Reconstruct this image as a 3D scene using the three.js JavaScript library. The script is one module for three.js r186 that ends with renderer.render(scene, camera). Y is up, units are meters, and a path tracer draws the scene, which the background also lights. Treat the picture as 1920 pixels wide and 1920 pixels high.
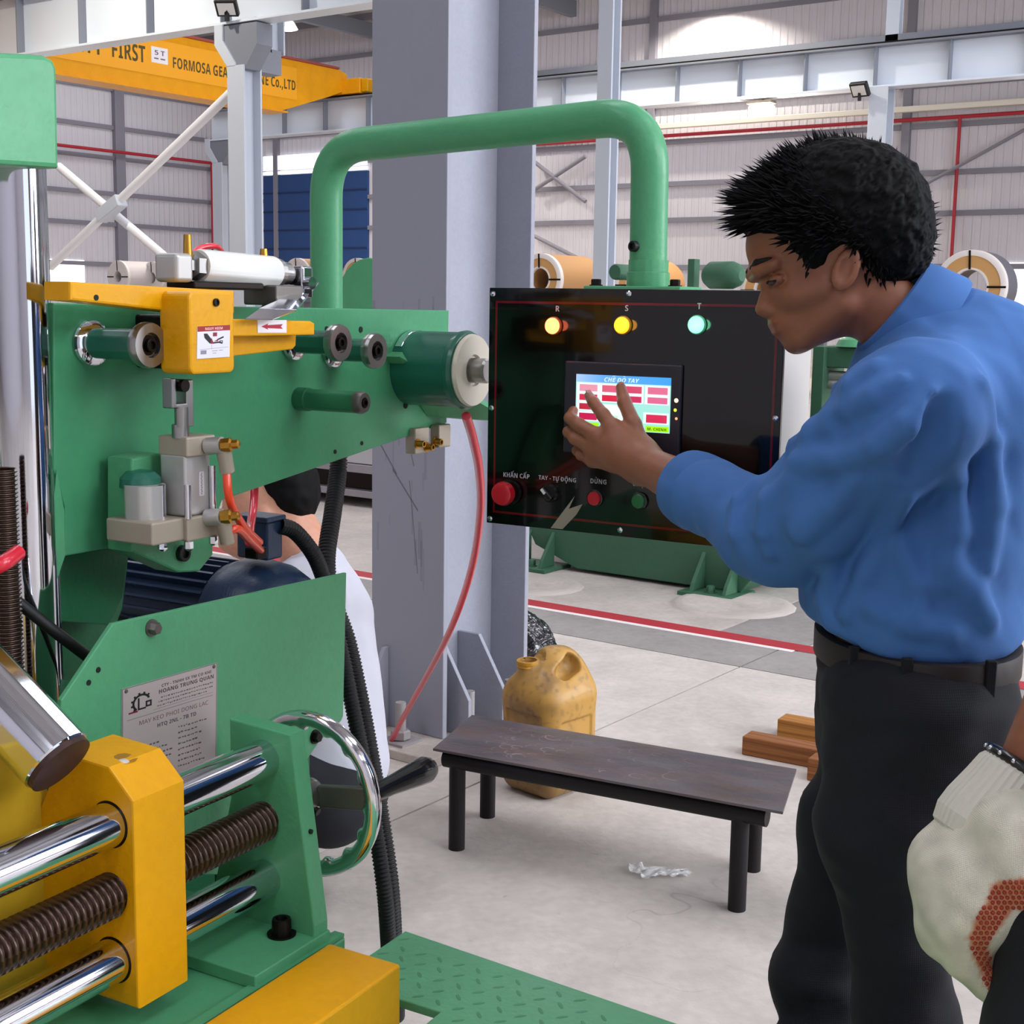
import * as THREE from 'three';
import { RoundedBoxGeometry } from 'three/addons/geometries/RoundedBoxGeometry.js';
import { mergeGeometries, mergeVertices, toCreasedNormals } from 'three/addons/utils/BufferGeometryUtils.js';
import { RectAreaLightUniformsLib } from 'three/addons/lights/RectAreaLightUniformsLib.js';
import { ImprovedNoise } from 'three/addons/math/ImprovedNoise.js';
import { ConvexGeometry } from 'three/addons/geometries/ConvexGeometry.js';

// ---------- camera, daylight, exposure ----------
const scene = new THREE.Scene();
const F = 2600;                                   // focal length for a 1920 px frame
const camera = new THREE.PerspectiveCamera(2 * Math.atan(960 / F) * 180 / Math.PI, 1, 0.05, 200);
camera.position.set(0, 1.42, 0);
camera.rotation.order = 'YXZ';
const YAW = 35.8 * Math.PI / 180;
camera.rotation.set(-8.57 * Math.PI / 180, YAW, 0.9 * Math.PI / 180);
camera.updateMatrixWorld();
scene.add(camera);
const renderer = new THREE.WebGLRenderer({ antialias: true });
renderer.toneMapping = THREE.LinearToneMapping;
renderer.toneMappingExposure = 0.68;
renderer.shadowMap.enabled = true;
scene.background = new THREE.Color(0.85, 0.92, 1.0);
scene.backgroundIntensity = 2.2;
RectAreaLightUniformsLib.init();
const SKY_ROOF = 9, SKY_SIDE = 13.5;         // brightness of the translucent roof sheets and the side glazing

// ---------- helpers ----------
const TAU = Math.PI * 2, V = (x, y, z) => new THREE.Vector3(x, y, z);
let seed = 7;
const rnd = () => { seed = (seed + 0x6D2B79F5) >>> 0; let t = seed; t = Math.imul(t ^ (t >>> 15), t | 1); t ^= t + Math.imul(t ^ (t >>> 7), t | 61); return ((t ^ (t >>> 14)) >>> 0) / 4294967296; };
const rr = (a, b) => a + (b - a) * rnd();
const noise3 = new ImprovedNoise();
const fbm = (x, y, z, n = 3) => { let s = 0, a = 0.5, f = 1; for (let i = 0; i < n; i++) { s += a * noise3.noise(x * f + 3.1, y * f + 7.7, z * f + 1.3); a *= 0.5; f *= 2.03; } return s; };
const sm = (a, b, x) => { const t = Math.min(1, Math.max(0, (x - a) / (b - a))); return t * t * (3 - 2 * t); };
// a frame is a set of axes turned about the vertical; sights through the camera are met with its planes
const UPAX = V(0, 1, 0), EYE = V(0, 1.42, 0);
class Frame {
  constructor(a) { this.a = a; }
  ray(px, py) { return V((px - 960) / F, -(py - 960) / F, -1).applyQuaternion(camera.quaternion).applyAxisAngle(UPAX, -this.a); }
  hit(k, px, py, v) { const d = this.ray(px, py), t = (v - EYE[k]) / d[k]; return d.multiplyScalar(t).add(EYE); }
  X(px, py, v) { return this.hit('x', px, py, v); }
  Y(px, py, v) { return this.hit('y', px, py, v); }
  Z(px, py, v) { return this.hit('z', px, py, v); }
  D(px, py, d) { return this.ray(px, py).multiplyScalar(d).add(EYE); }
  world(p) { return p.clone().applyAxisAngle(UPAX, this.a); }
}
const H = new Frame(0), M = new Frame(6.3 * Math.PI / 180), C = new Frame(YAW);   // hall, machine, camera azimuth
const used = new Map(), origin = new WeakMap();
function numbered(name) { const k = used.get(name) || 0; used.set(name, k + 1); return k ? name + '_' + String(k).padStart(3, '0') : name; }
function tag(o, label, category, group) { o.userData = { label, category }; if (group) o.userData.group = group; return o; }
function thing(name, label, category, base, frame = H, group) {
  const o = new THREE.Group(); o.name = numbered(name); scene.add(o);
  o.position.copy(frame.world(base)); o.rotation.y = frame.a; origin.set(o, base.clone());
  return tag(o, label, category, group);
}
const partNames = new WeakMap();
function partName(parent, name) { let m = partNames.get(parent); if (!m) partNames.set(parent, m = new Map()); const k = m.get(name) || 0; m.set(name, k + 1); return k ? name + '_' + String(k).padStart(3, '0') : name; }
function part(parent, name, geo, mat, label) {      // geometry given in the frame's own coordinates
  const g = Array.isArray(geo) ? merge(geo) : geo, o0 = origin.get(parent);
  if (o0) g.translate(-o0.x, -o0.y, -o0.z);
  const m = new THREE.Mesh(g, mat); m.name = numbered(name); m.castShadow = m.receiveShadow = true;
  if (o0) origin.set(m, o0);
  if (label) m.userData.label = label;
  parent.add(m); return m;
}
function struct(name, geo, mat, parent) {
  const g = Array.isArray(geo) ? merge(geo) : geo, m = new THREE.Mesh(g, mat);
  m.name = numbered(name); m.castShadow = m.receiveShadow = true; m.userData.kind = 'structure';
  (parent || scene).add(m); return m;
}
function copyOf(o, base, frame, label, turn = 0) {
  const c = o.clone(); c.name = numbered(o.name.replace(/_\d+$/, '')); c.position.copy(frame.world(base)); c.rotation.y = frame.a + turn;
  c.userData = { ...o.userData }; if (label) c.userData.label = label; scene.add(c); return c;
}
function clean(g) {
  if (g.index) g = g.toNonIndexed();
  for (const k of Object.keys(g.attributes)) if (!['position', 'normal', 'uv', 'color'].includes(k)) g.deleteAttribute(k);
  return g;
}
function merge(list) {
  const gs = list.map(clean), col = gs.some((g) => g.attributes.color);
  for (const g of gs) {
    if (!g.attributes.uv) boxUV(g);
    if (col && !g.attributes.color) g.setAttribute('color', new THREE.BufferAttribute(new Float32Array(g.attributes.position.count * 3).fill(1), 3));
  }
  return gs.length === 1 ? gs[0] : mergeGeometries(gs);
}
function boxUV(g) {                                  // uv in metres from the dominant direction of each face
  g = g.index ? clean(g) : g;
  const p = g.attributes.position, n = p.count, uv = new Float32Array(n * 2), a = V(), b = V(), c = V();
  for (let i = 0; i < n; i += 3) {
    a.fromBufferAttribute(p, i); b.fromBufferAttribute(p, i + 1); c.fromBufferAttribute(p, i + 2);
    const nn = b.clone().sub(a).cross(c.clone().sub(a)), x = Math.abs(nn.x), y = Math.abs(nn.y), z = Math.abs(nn.z);
    [a, b, c].forEach((q, k) => { const j = (i + k) * 2; if (x >= y && x >= z) { uv[j] = q.z; uv[j + 1] = q.y; } else if (y >= z) { uv[j] = q.x; uv[j + 1] = q.z; } else { uv[j] = q.x; uv[j + 1] = q.y; } });
  }
  g.setAttribute('uv', new THREE.BufferAttribute(uv, 2)); return g;
}
function box(x0, x1, y0, y1, z0, z1, r = 0) {
  const w = Math.abs(x1 - x0), h = Math.abs(y1 - y0), d = Math.abs(z1 - z0);
  const g = r ? new RoundedBoxGeometry(w, h, d, 2, Math.min(r, w / 2.1, h / 2.1, d / 2.1)) : new THREE.BoxGeometry(w, h, d);
  g.translate((x0 + x1) / 2, (y0 + y1) / 2, (z0 + z1) / 2); return boxUV(clean(g));
}
function bar(p, q, w, h, r = 0, up = UPAX) {           // rectangular bar from p to q
  const d = q.clone().sub(p), L = d.length(), g = r ? new RoundedBoxGeometry(w, h, L, 2, r) : new THREE.BoxGeometry(w, h, L);
  const zz = d.normalize(), xx = up.clone().cross(zz); if (xx.length() < 1e-3) xx.set(1, 0, 0); xx.normalize(); const yy = zz.clone().cross(xx);
  g.applyMatrix4(new THREE.Matrix4().makeBasis(xx, yy, zz).setPosition(p.clone().add(q).multiplyScalar(0.5))); return boxUV(clean(g));
}
function prism(poly, axis, a0, a1, bev = 0, holes = []) {   // poly: [u,v] with (z,y) for axis x, (x,z) for y, (x,y) for z; spans a0..a1
  const s = new THREE.Shape(poly.map((p) => new THREE.Vector2(axis === 'x' ? -p[0] : p[0], axis === 'y' ? -p[1] : p[1])));
  for (const h of holes) s.holes.push(new THREE.Path(h.map((p) => new THREE.Vector2(axis === 'x' ? -p[0] : p[0], axis === 'y' ? -p[1] : p[1]))));
  const lo = Math.min(a0, a1), t = Math.abs(a1 - a0);
  const g = new THREE.ExtrudeGeometry(s, { depth: t - 2 * bev, bevelEnabled: bev > 0, bevelThickness: bev, bevelSize: bev, bevelOffset: -bev, bevelSegments: 2, curveSegments: 16 });
  g.translate(0, 0, bev);
  if (axis === 'x') g.rotateY(Math.PI / 2).translate(lo, 0, 0);
  else if (axis === 'y') g.rotateX(-Math.PI / 2).translate(0, lo, 0);
  else g.translate(0, 0, lo);
  return boxUV(clean(g));
}
const circle = (cx, cy, r, n = 24) => Array.from({ length: n }, (_, i) => [cx + r * Math.cos(TAU * i / n), cy + r * Math.sin(TAU * i / n)]);
function roundRect(x0, x1, y0, y1, r, n = 5) {
  const o = [];
  for (const [cx, cy, a] of [[x1 - r, y1 - r, 0], [x0 + r, y1 - r, 1], [x0 + r, y0 + r, 2], [x1 - r, y0 + r, 3]]) for (let i = 0; i <= n; i++) { const t = (a + i / n) * Math.PI / 2; o.push([cx + r * Math.cos(t), cy + r * Math.sin(t)]); }
  return o;
}
function orient(g, p, dir) { const q = new THREE.Quaternion().setFromUnitVectors(UPAX, dir.clone().normalize()); g.applyQuaternion(q).translate(p.x, p.y, p.z); return g; }
function cyl(p, q, r0, r1 = r0, seg = 32, open = false) {
  const d = q.clone().sub(p), L = d.length(), g = new THREE.CylinderGeometry(r1, r0, L, seg, 1, open);
  return clean(orient(g, p.clone().add(q).multiplyScalar(0.5), d));
}
function lathe(p, dir, prof, seg = 32) {              // prof: [radius, distance along dir]
  const g = new THREE.LatheGeometry(prof.map(([r, t]) => new THREE.Vector2(Math.max(r, 1e-5), t)), seg);
  return clean(orient(toCreased(g, 0.6), p, dir));
}
function toCreased(g, a) { return toCreasedNormals(g, a); }
function tube(pts, r, seg = 64, rad = 12, closed = false, tens = 0.5) {
  const c = new THREE.CatmullRomCurve3(pts, closed, 'catmullrom', tens);
  if (typeof r === 'number') {
    const g = new THREE.TubeGeometry(c, seg, r, rad, closed), L = c.getLength(), uv = g.attributes.uv;
    for (let i = 0; i < uv.count; i++) uv.setXY(i, uv.getX(i) * L, uv.getY(i) * TAU * r);
    if (closed) return clean(g);
    const out = [clean(g)];
    for (const t of [0, 1]) { const d = c.getTangentAt(t).multiplyScalar(t ? 1 : -1), cap = new THREE.CircleGeometry(r, rad); cap.applyQuaternion(new THREE.Quaternion().setFromUnitVectors(V(0, 0, 1), d)); const e = c.getPointAt(t); cap.translate(e.x, e.y, e.z); out.push(clean(cap)); }
    return merge(out);
  }
  const fr = c.computeFrenetFrames(seg, false), pos = [], uv = [], idx = [], L = c.getLength();
  for (let i = 0; i <= seg; i++) {
    const t = i / seg, p = c.getPointAt(t), R = r(t, L);
    for (let j = 0; j <= rad; j++) { const a = TAU * j / rad, q = p.clone().addScaledVector(fr.normals[i], -R * Math.cos(a)).addScaledVector(fr.binormals[i], R * Math.sin(a)); pos.push(q.x, q.y, q.z); uv.push(t * L, j / rad * TAU * R); }
  }
  const w = rad + 1;
  for (let i = 0; i < seg; i++) for (let j = 0; j < rad; j++) { const a = i * w + j; idx.push(a, a + w, a + 1, a + w, a + w + 1, a + 1); }
  const g = new THREE.BufferGeometry(); g.setAttribute('position', new THREE.Float32BufferAttribute(pos, 3)); g.setAttribute('uv', new THREE.Float32BufferAttribute(uv, 2)); g.setIndex(idx); g.computeVertexNormals(); return clean(g);
}
function conduit(pts, r, pitch = 0.006, depth = 0.12) {   // corrugated flexible hose
  const L = new THREE.CatmullRomCurve3(pts, false, 'catmullrom', 0.5).getLength();
  return tube(pts, (t, l) => r * (1 - depth * (0.5 + 0.5 * Math.sin(t * l / pitch * TAU))), Math.min(900, Math.ceil(L / pitch * 6)), 14);
}
function hexBolt(p, dir, r, h, washer = true) {         // hexagon head standing on the point p
  const d = dir.clone().normalize(), out = [];
  if (washer) out.push(cyl(p.clone().addScaledVector(d, -0.001), p.clone().addScaledVector(d, r * 0.22), r * 1.35, r * 1.35, 20));
  out.push(lathe(p.clone().addScaledVector(d, r * 0.2), d, [[0, 0], [r, 0], [r, h * 0.85], [r * 0.86, h], [0, h]], 6)); return merge(out);
}
function capBolt(p, dir, r, h, washer = true) {         // socket head cap screw
  const d = dir.clone().normalize(), out = [lathe(p, d, [[0, -0.001], [r, -0.001], [r, h * 0.9], [r * 0.92, h], [r * 0.6, h], [r * 0.6, h * 0.5], [0, h * 0.5]], 20)];
  if (washer) out.push(cyl(p.clone().addScaledVector(d, -0.001), p.clone().addScaledVector(d, r * 0.2), r * 1.5, r * 1.5, 24));
  return merge(out);
}
// ---------- textures ----------
function canvasTex(w, h, draw, srgb = true) {
  const c = document.createElement('canvas'); c.width = w; c.height = h; draw(c.getContext('2d'), w, h);
  const t = new THREE.CanvasTexture(c); if (srgb) t.colorSpace = THREE.SRGBColorSpace; t.anisotropy = 4; return t;
}
function dataTex(n, f, srgb = false) {                 // f(u,v) -> [r,g,b] 0..1, tiling
  const a = new Uint8Array(n * n * 4);
  for (let j = 0; j < n; j++) for (let i = 0; i < n; i++) { const c = f(i / n, j / n), k = (j * n + i) * 4; a[k] = 255 * Math.min(1, Math.max(0, c[0])); a[k + 1] = 255 * Math.min(1, Math.max(0, c[1])); a[k + 2] = 255 * Math.min(1, Math.max(0, c[2])); a[k + 3] = 255; }
  const t = new THREE.DataTexture(a, n, n); t.wrapS = t.wrapT = THREE.RepeatWrapping; t.magFilter = THREE.LinearFilter; t.minFilter = THREE.LinearMipmapLinearFilter; t.generateMipmaps = true;
  if (srgb) t.colorSpace = THREE.SRGBColorSpace; t.needsUpdate = true; return t;
}
function tileNoise(u, v, f, z = 0) {                   // value noise that repeats over the unit square
  const h = (i, j) => { const s = Math.sin((((i % f) + f) % f) * 127.1 + (((j % f) + f) % f) * 311.7 + z * 74.7) * 43758.5453; return s - Math.floor(s); };
  const x = u * f, y = v * f, i = Math.floor(x), j = Math.floor(y), a = x - i, b = y - j, s = a * a * (3 - 2 * a), t = b * b * (3 - 2 * b);
  return (h(i, j) * (1 - s) + h(i + 1, j) * s) * (1 - t) + (h(i, j + 1) * (1 - s) + h(i + 1, j + 1) * s) * t;
}
const tfbm = (u, v, f, z = 0, n = 4) => { let s = 0, a = 0.5; for (let k = 0; k < n; k++) { s += a * tileNoise(u, v, f, z + k); f *= 2; a *= 0.5; } return s / (1 - a * 2 + 1e-9) * (1 - a * 2); };
const rep = (t, x, y = x) => { const c = t.clone(); c.repeat.set(x, y); c.needsUpdate = true; return c; };
const std = (o) => new THREE.MeshStandardMaterial(o), phys = (o) => new THREE.MeshPhysicalMaterial(o);
const srgb = (r, g, b) => new THREE.Color().setRGB(r / 255, g / 255, b / 255, THREE.SRGBColorSpace);
// fine relief of brushed paint, and cloudy variation of tone
const texPaint = dataTex(256, (u, v) => { const a = 0.86 + 0.14 * tfbm(u, v, 4, 1) + 0.05 * (tileNoise(u, v, 64, 5) - 0.5); return [a, a, a]; });
const texPaintRough = dataTex(256, (u, v) => { const a = 0.75 + 0.3 * (tfbm(u, v, 8, 3) - 0.4); return [a, a, a]; });
const texOrange = dataTex(256, (u, v) => { const a = tfbm(u, v, 32, 9, 3); return [a, a, a]; });
const texSmear = dataTex(256, (u, v) => { const a = 0.7 + 0.5 * (tfbm(u, v, 6, 21) - 0.3); return [a, a, a]; });
const paint = (c, o = {}) => phys({ color: c, roughness: 0.48, map: rep(texPaint, 2), roughnessMap: rep(texPaintRough, 3), bumpMap: rep(texOrange, 6), bumpScale: 0.0004, clearcoat: 0.14, clearcoatRoughness: 0.25, specularIntensity: 0.45, ...o });
const MAT = {
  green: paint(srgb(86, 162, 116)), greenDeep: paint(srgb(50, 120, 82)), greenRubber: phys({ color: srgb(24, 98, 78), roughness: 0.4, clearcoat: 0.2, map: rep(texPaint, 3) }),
  greenOld: paint(srgb(66, 106, 82), { roughness: 0.6, clearcoat: 0 }),
  yellow: paint(srgb(228, 162, 6)), yellowOchre: paint(srgb(196, 160, 40)), craneYellow: paint(srgb(240, 165, 20)),
  chrome: std({ color: 0xd6d8e0, metalness: 1, roughness: 0.075 }),
  chromeWheel: std({ color: 0xe4e4ea, metalness: 1, roughness: 0.1 }),
  steel: std({ color: 0xa09e9c, metalness: 1, roughness: 0.34 }),
  steelDull: std({ color: 0x77736e, metalness: 0.85, roughness: 0.5, map: rep(texPaint, 6) }),
  darkSteel: std({ color: 0x2a2422, metalness: 0.9, roughness: 0.42 }),
  screw: std({ color: 0x5a4a42, metalness: 0.95, roughness: 0.33 }),
  alu: std({ color: 0xb9b7b4, metalness: 0.6, roughness: 0.42 }), aluWarm: std({ color: 0xa89c8c, metalness: 0.4, roughness: 0.5 }),
  brass: std({ color: 0xb88a3a, metalness: 1, roughness: 0.35 }),
  black: std({ color: 0x0b0b0d, roughness: 0.5 }), blackPlastic: phys({ color: 0x060607, roughness: 0.3, clearcoat: 0.4 }), rubber: std({ color: 0x0c0c0e, roughness: 0.55 }),
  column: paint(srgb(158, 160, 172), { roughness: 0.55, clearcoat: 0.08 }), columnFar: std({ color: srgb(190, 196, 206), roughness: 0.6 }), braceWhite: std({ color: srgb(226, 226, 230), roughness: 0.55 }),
  motor: paint(srgb(40, 58, 84), { roughness: 0.4 }), orange: phys({ color: srgb(226, 62, 16), roughness: 0.35, clearcoat: 0.5 }), redHose: phys({ color: srgb(210, 26, 52), roughness: 0.35, clearcoat: 0.5 }),
  white: std({ color: 0xe6e6e8, roughness: 0.6 }), redPipe: std({ color: srgb(170, 30, 45), roughness: 0.5 }),
};
function hull(pts) { return boxUV(clean(new ConvexGeometry(pts))); }
// ---------- the hall ----------
const ribBump = dataTex(64, (u) => { const a = sm(0.1, 0.2, u) * (1 - sm(0.45, 0.55, u)); return [a, a, a]; });
const MH = {
  sheet: std({ color: srgb(206, 202, 208), roughness: 0.6, bumpMap: rep(ribBump, 4, 1), bumpScale: 0.012 }),
  sheetDark: std({ color: srgb(170, 166, 170), roughness: 0.62, bumpMap: rep(ribBump, 4, 1), bumpScale: 0.03 }),
  girt: std({ color: srgb(128, 126, 136), roughness: 0.6 }), girtLight: std({ color: srgb(196, 196, 200), roughness: 0.6 }),
  roof: std({ color: srgb(170, 166, 164), roughness: 0.7, bumpMap: rep(ribBump, 4, 1), bumpScale: 0.03 }),
  girder: phys({ color: srgb(216, 224, 234), roughness: 0.32, clearcoat: 0.3, clearcoatRoughness: 0.2 }), girderDark: std({ color: srgb(120, 124, 134), roughness: 0.55 }),
  door: std({ color: srgb(26, 64, 118), roughness: 0.5 }), doorRib: std({ color: srgb(16, 40, 80), roughness: 0.5 }),
  glow: std({ color: 0xffffff, emissive: 0xf4f8ff, emissiveIntensity: 2.2, roughness: 0.9 }), glowSide: std({ color: 0xffffff, emissive: 0xf4f8ff, emissiveIntensity: 2.2, roughness: 0.9 }),
};
const concreteTex = dataTex(1024, (u, v) => {
  const a = tfbm(u, v, 3, 11, 6), b = tfbm(u, v, 24, 17, 4), c = tileNoise(u, v, 200, 2);
  let s = 0.86 + 0.2 * (a - 0.47) + 0.12 * (b - 0.47) + 0.05 * (c - 0.5);
  const crack = Math.abs(tfbm(u, v, 4, 31, 5) - 0.47); if (crack < 0.0022) s -= 0.10 * (1 - crack / 0.0022) * sm(0.5, 0.62, tfbm(u, v, 5, 37, 3));
  const spot = tileNoise(u, v, 90, 41); if (spot > 0.965) s -= 0.12 * (spot - 0.965) / 0.035;
  const st = sm(0.58, 0.75, tfbm(u, v, 5, 51, 4)); s -= 0.05 * st;
  return [s, s * 0.985, s * 0.965];
}, true);
const concreteRough = dataTex(256, (u, v) => { const a = 0.6 + 0.3 * tfbm(u, v, 8, 61); return [a, a, a]; });
const concrete = (c) => std({ color: c, map: rep(concreteTex, 0.28), roughness: 0.95, roughnessMap: rep(concreteRough, 0.5), bumpMap: rep(texOrange, 4), bumpScale: 0.0006 });
MH.slab = concrete(srgb(226, 219, 214)); MH.slabGrey = concrete(srgb(172, 168, 168)); MH.slabFar = concrete(srgb(222, 214, 210));
MH.redLine = std({ color: srgb(178, 42, 54), roughness: 0.7, map: rep(texPaint, 1.5) }); MH.whiteLine = std({ color: srgb(232, 222, 220), roughness: 0.8 });

const XL = -44, XR = 15, ZB = -40, ZF = 13, HC = 11.6;
// floor: a base with separate slabs, open joints between them
const floor = struct('floor', box(XL, XR, -0.4, -0.012, ZB, ZF), MH.slabGrey);
{
  const slab = (x0, x1, z0, z1, m) => { const g = box(x0 + 0.004, x1 - 0.004, -0.02, 0, z0 + 0.004, z1 - 0.004), s = part(floor, 'slab', g, m); return s; };
  const xs = [XL, -33, -22, -13, -7.2, -2.4, 3.6, 9.5, XR];
  for (let i = 0; i + 1 < xs.length; i++) {
    slab(xs[i], xs[i + 1], -4.9, -0.2, MH.slab); slab(xs[i], xs[i + 1], -0.2, 6, MH.slab); slab(xs[i], xs[i + 1], 6, ZF, MH.slab);
    slab(xs[i], xs[i + 1], -5.28, -4.9, MH.slabGrey);
  }
  const xf = [XL, -33, -22, -13, -7.2, -2.75, -2.33, 3.6, 9.5, XR], zf = [-5.28, -11, -17, -24, -32, ZB];
  for (let j = 0; j + 1 < zf.length; j++) for (let i = 0; i + 1 < xf.length; i++) slab(xf[i], xf[i + 1], zf[j + 1], zf[j], xf[i] === -2.75 ? MH.slabGrey : MH.slabFar);
  part(floor, 'red_line', box(-16, 8, 0, 0.0015, -5.395, -5.285), MH.redLine, 'painted red safety line');
  part(floor, 'white_line', box(-16, -2.34, 0, 0.0012, -5.285, -5.25), MH.whiteLine, 'thin white line beside the red line');
}
// walls: sheets with thickness, girts and pipes on the inside
const wallBack = struct('wall_back', box(XL - 0.3, XR + 0.3, 0, HC + 0.3, ZB - 0.3, ZB), MH.sheet);
const wallLeft = struct('wall_left', [box(XL - 0.3, XL, 0, HC + 0.3, ZB, ZF)], MH.sheet);
const wallFront = struct('wall_front', box(XL - 0.3, XR + 0.3, 0, HC + 0.3, ZF, ZF + 0.3), MH.sheet);
// the right wall has a tall open doorway (daylight) between z = -9 and z = 1
const wallRight = struct('wall_right', [box(XR, XR + 0.3, 0, HC + 0.3, ZB, -9), box(XR, XR + 0.3, 0, HC + 0.3, 1, ZF), box(XR, XR + 0.3, 5.5, HC + 0.3, -9, 1)], MH.sheet);
const ceiling = struct('ceiling', box(XL - 0.3, XR + 0.3, HC, HC + 0.3, ZB - 0.3, ZF + 0.3), MH.roof);
for (const y of [10.45, 9.15, 7.75, 6.62, 5.3, 4.16, 2.66]) {
  part(wallBack, 'girt', box(XL, XR, y - 0.09, y + 0.06, ZB, ZB + 0.1), MH.girt);
  part(wallLeft, 'girt', box(XL, XL + 0.1, y - 0.09, y + 0.06, ZB + 0.1, ZF), MH.girt);
}
for (let x = -40.5; x < XR; x += 8.5) part(wallBack, 'wall_post', box(x - 0.12, x + 0.12, 0, HC, ZB, ZB + 0.16), MH.girt);
for (let z = -35; z < ZF; z += 7) part(wallLeft, 'wall_post', box(XL, XL + 0.2, 0, HC, z - 0.22, z + 0.22), MH.girt);
for (let z = ZB + 1.2; z < ZF; z += 1.6) part(ceiling, 'purlin', box(XL, XR, HC - 0.24, HC, z - 0.05, z + 0.05), MH.girt);
for (const x of [-35, -26.65, -18.15, -9.65, -1.15, 7.35]) part(ceiling, 'rafter', box(x - 0.12, x + 0.12, HC - 0.75, HC - 0.24, ZB, ZF), MH.girderDark);
// translucent roof sheets: they glow with daylight, each with a light of its own size just below
function roofSheet(n, x0, x1, z0, z1, k = 1) {
  const g = struct('window_' + n, box(x0, x1, HC - 0.03, HC - 0.005, z0, z1), MH.glow);
  const l = new THREE.RectAreaLight(0xf3f6ff, SKY_ROOF * k, x1 - x0, z1 - z0); l.position.set((x0 + x1) / 2, HC - 0.045, (z0 + z1) / 2); l.rotation.x = -Math.PI / 2; scene.add(l); return g;
}
let wn = 1;
for (const [x0, z0] of [[-40, -36], [-40, -22], [-31, -36], [-31, -22], [-22.5, -36], [-22.5, -22], [-14, -22], [-14, -8], [-5.5, -8], [-5.5, -22], [3, -22], [3, -8], [3, 4], [-5.5, 4], [10.5, -8], [10.5, 4]]) roofSheet(wn++, x0, x0 + 2, z0, z0 + 7.5, z0 > 0 ? 0.95 : z0 > -10 ? 1 : 1);
// side glazing in the right wall, a strip above and beside the doorway
function sideSheet(z0, z1, y0, y1) {
  struct('window_' + wn++, box(XR - 0.03, XR - 0.005, y0, y1, z0, z1), MH.glowSide);
  const l = new THREE.RectAreaLight(0xf0f5ff, SKY_SIDE, z1 - z0, y1 - y0); l.position.set(XR - 0.045, (y0 + y1) / 2, (z0 + z1) / 2); l.rotation.y = Math.PI / 2; scene.add(l);
}
sideSheet(-8.8, 0.8, 5.8, 10.5); sideSheet(-24, -10, 2.0, 9.5);
// daylight band above the blue door
{
  struct('window_' + wn++, box(-41.2, -35.7, 6.45, 7.0, ZB + 0.1, ZB + 0.13), MH.glow);
  const l = new THREE.RectAreaLight(0xf3f6ff, 4, 5.5, 0.55); l.position.set(-38.45, 6.72, ZB + 0.15); l.rotation.y = Math.PI; scene.add(l);
  struct('window_' + wn++, box(-41.2, -35.7, 6.28, 6.4, ZB + 0.1, ZB + 0.13), MH.glow);
}
// bright low openings in the walls
struct('window_' + wn++, box(-12.15, -9.0, 1.1, 2.75, ZB + 0.02, ZB + 0.05), MH.glow);
struct('window_' + wn++, box(XL + 0.02, XL + 0.05, 1.6, 2.75, -33.3, -30.9), MH.glow);
// blue roller door
{
  const d = struct('door_1', box(-41.2, -35.7, 0, 6.25, ZB, ZB + 0.12), MH.door);
  for (let y = 0.5; y < 6.2; y += 0.72) part(d, 'door_rib', box(-41.2, -35.7, y, y + 0.05, ZB + 0.12, ZB + 0.15), MH.doorRib);
}
// cream tray, red sprinkler pipes on the walls
tag(part(scene, 'cable_tray', [box(-34, XR - 0.05, 6.98, 7.14, ZB + 0.22, ZB + 0.42, 0.02)], std({ color: srgb(226, 220, 206), roughness: 0.55 })), 'long cream cable tray above the red pipe on the back wall', 'cable tray');
{
  const t = thing('sprinkler_pipe', 'long red pipe along the back wall with branches running down', 'pipe', V(-14, 0, ZB + 0.2));
  part(t, 'main_pipe', cyl(V(-34, 6.78, ZB + 0.22), V(XR - 0.05, 6.78, ZB + 0.22), 0.055, 0.055, 12), MAT.redPipe);
  for (const x of [-13.42, -2]) part(t, 'branch_pipe', cyl(V(x, 1.5, ZB + 0.22), V(x, 6.78, ZB + 0.22), 0.05, 0.05, 12), MAT.redPipe);
  const u = thing('sprinkler_pipe', 'red pipe running level along the left wall and down near its corner', 'pipe', V(XL + 0.2, 0, -30));
  part(u, 'main_pipe', cyl(V(XL + 0.36, 6.82, -39.4), V(XL + 0.36, 6.82, 5), 0.06, 0.06, 12), MAT.redPipe);
  part(u, 'branch_pipe', cyl(V(XL + 0.36, 0.1, -39.4), V(XL + 0.36, 6.82, -39.4), 0.07, 0.07, 12), MAT.redPipe);
}
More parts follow.
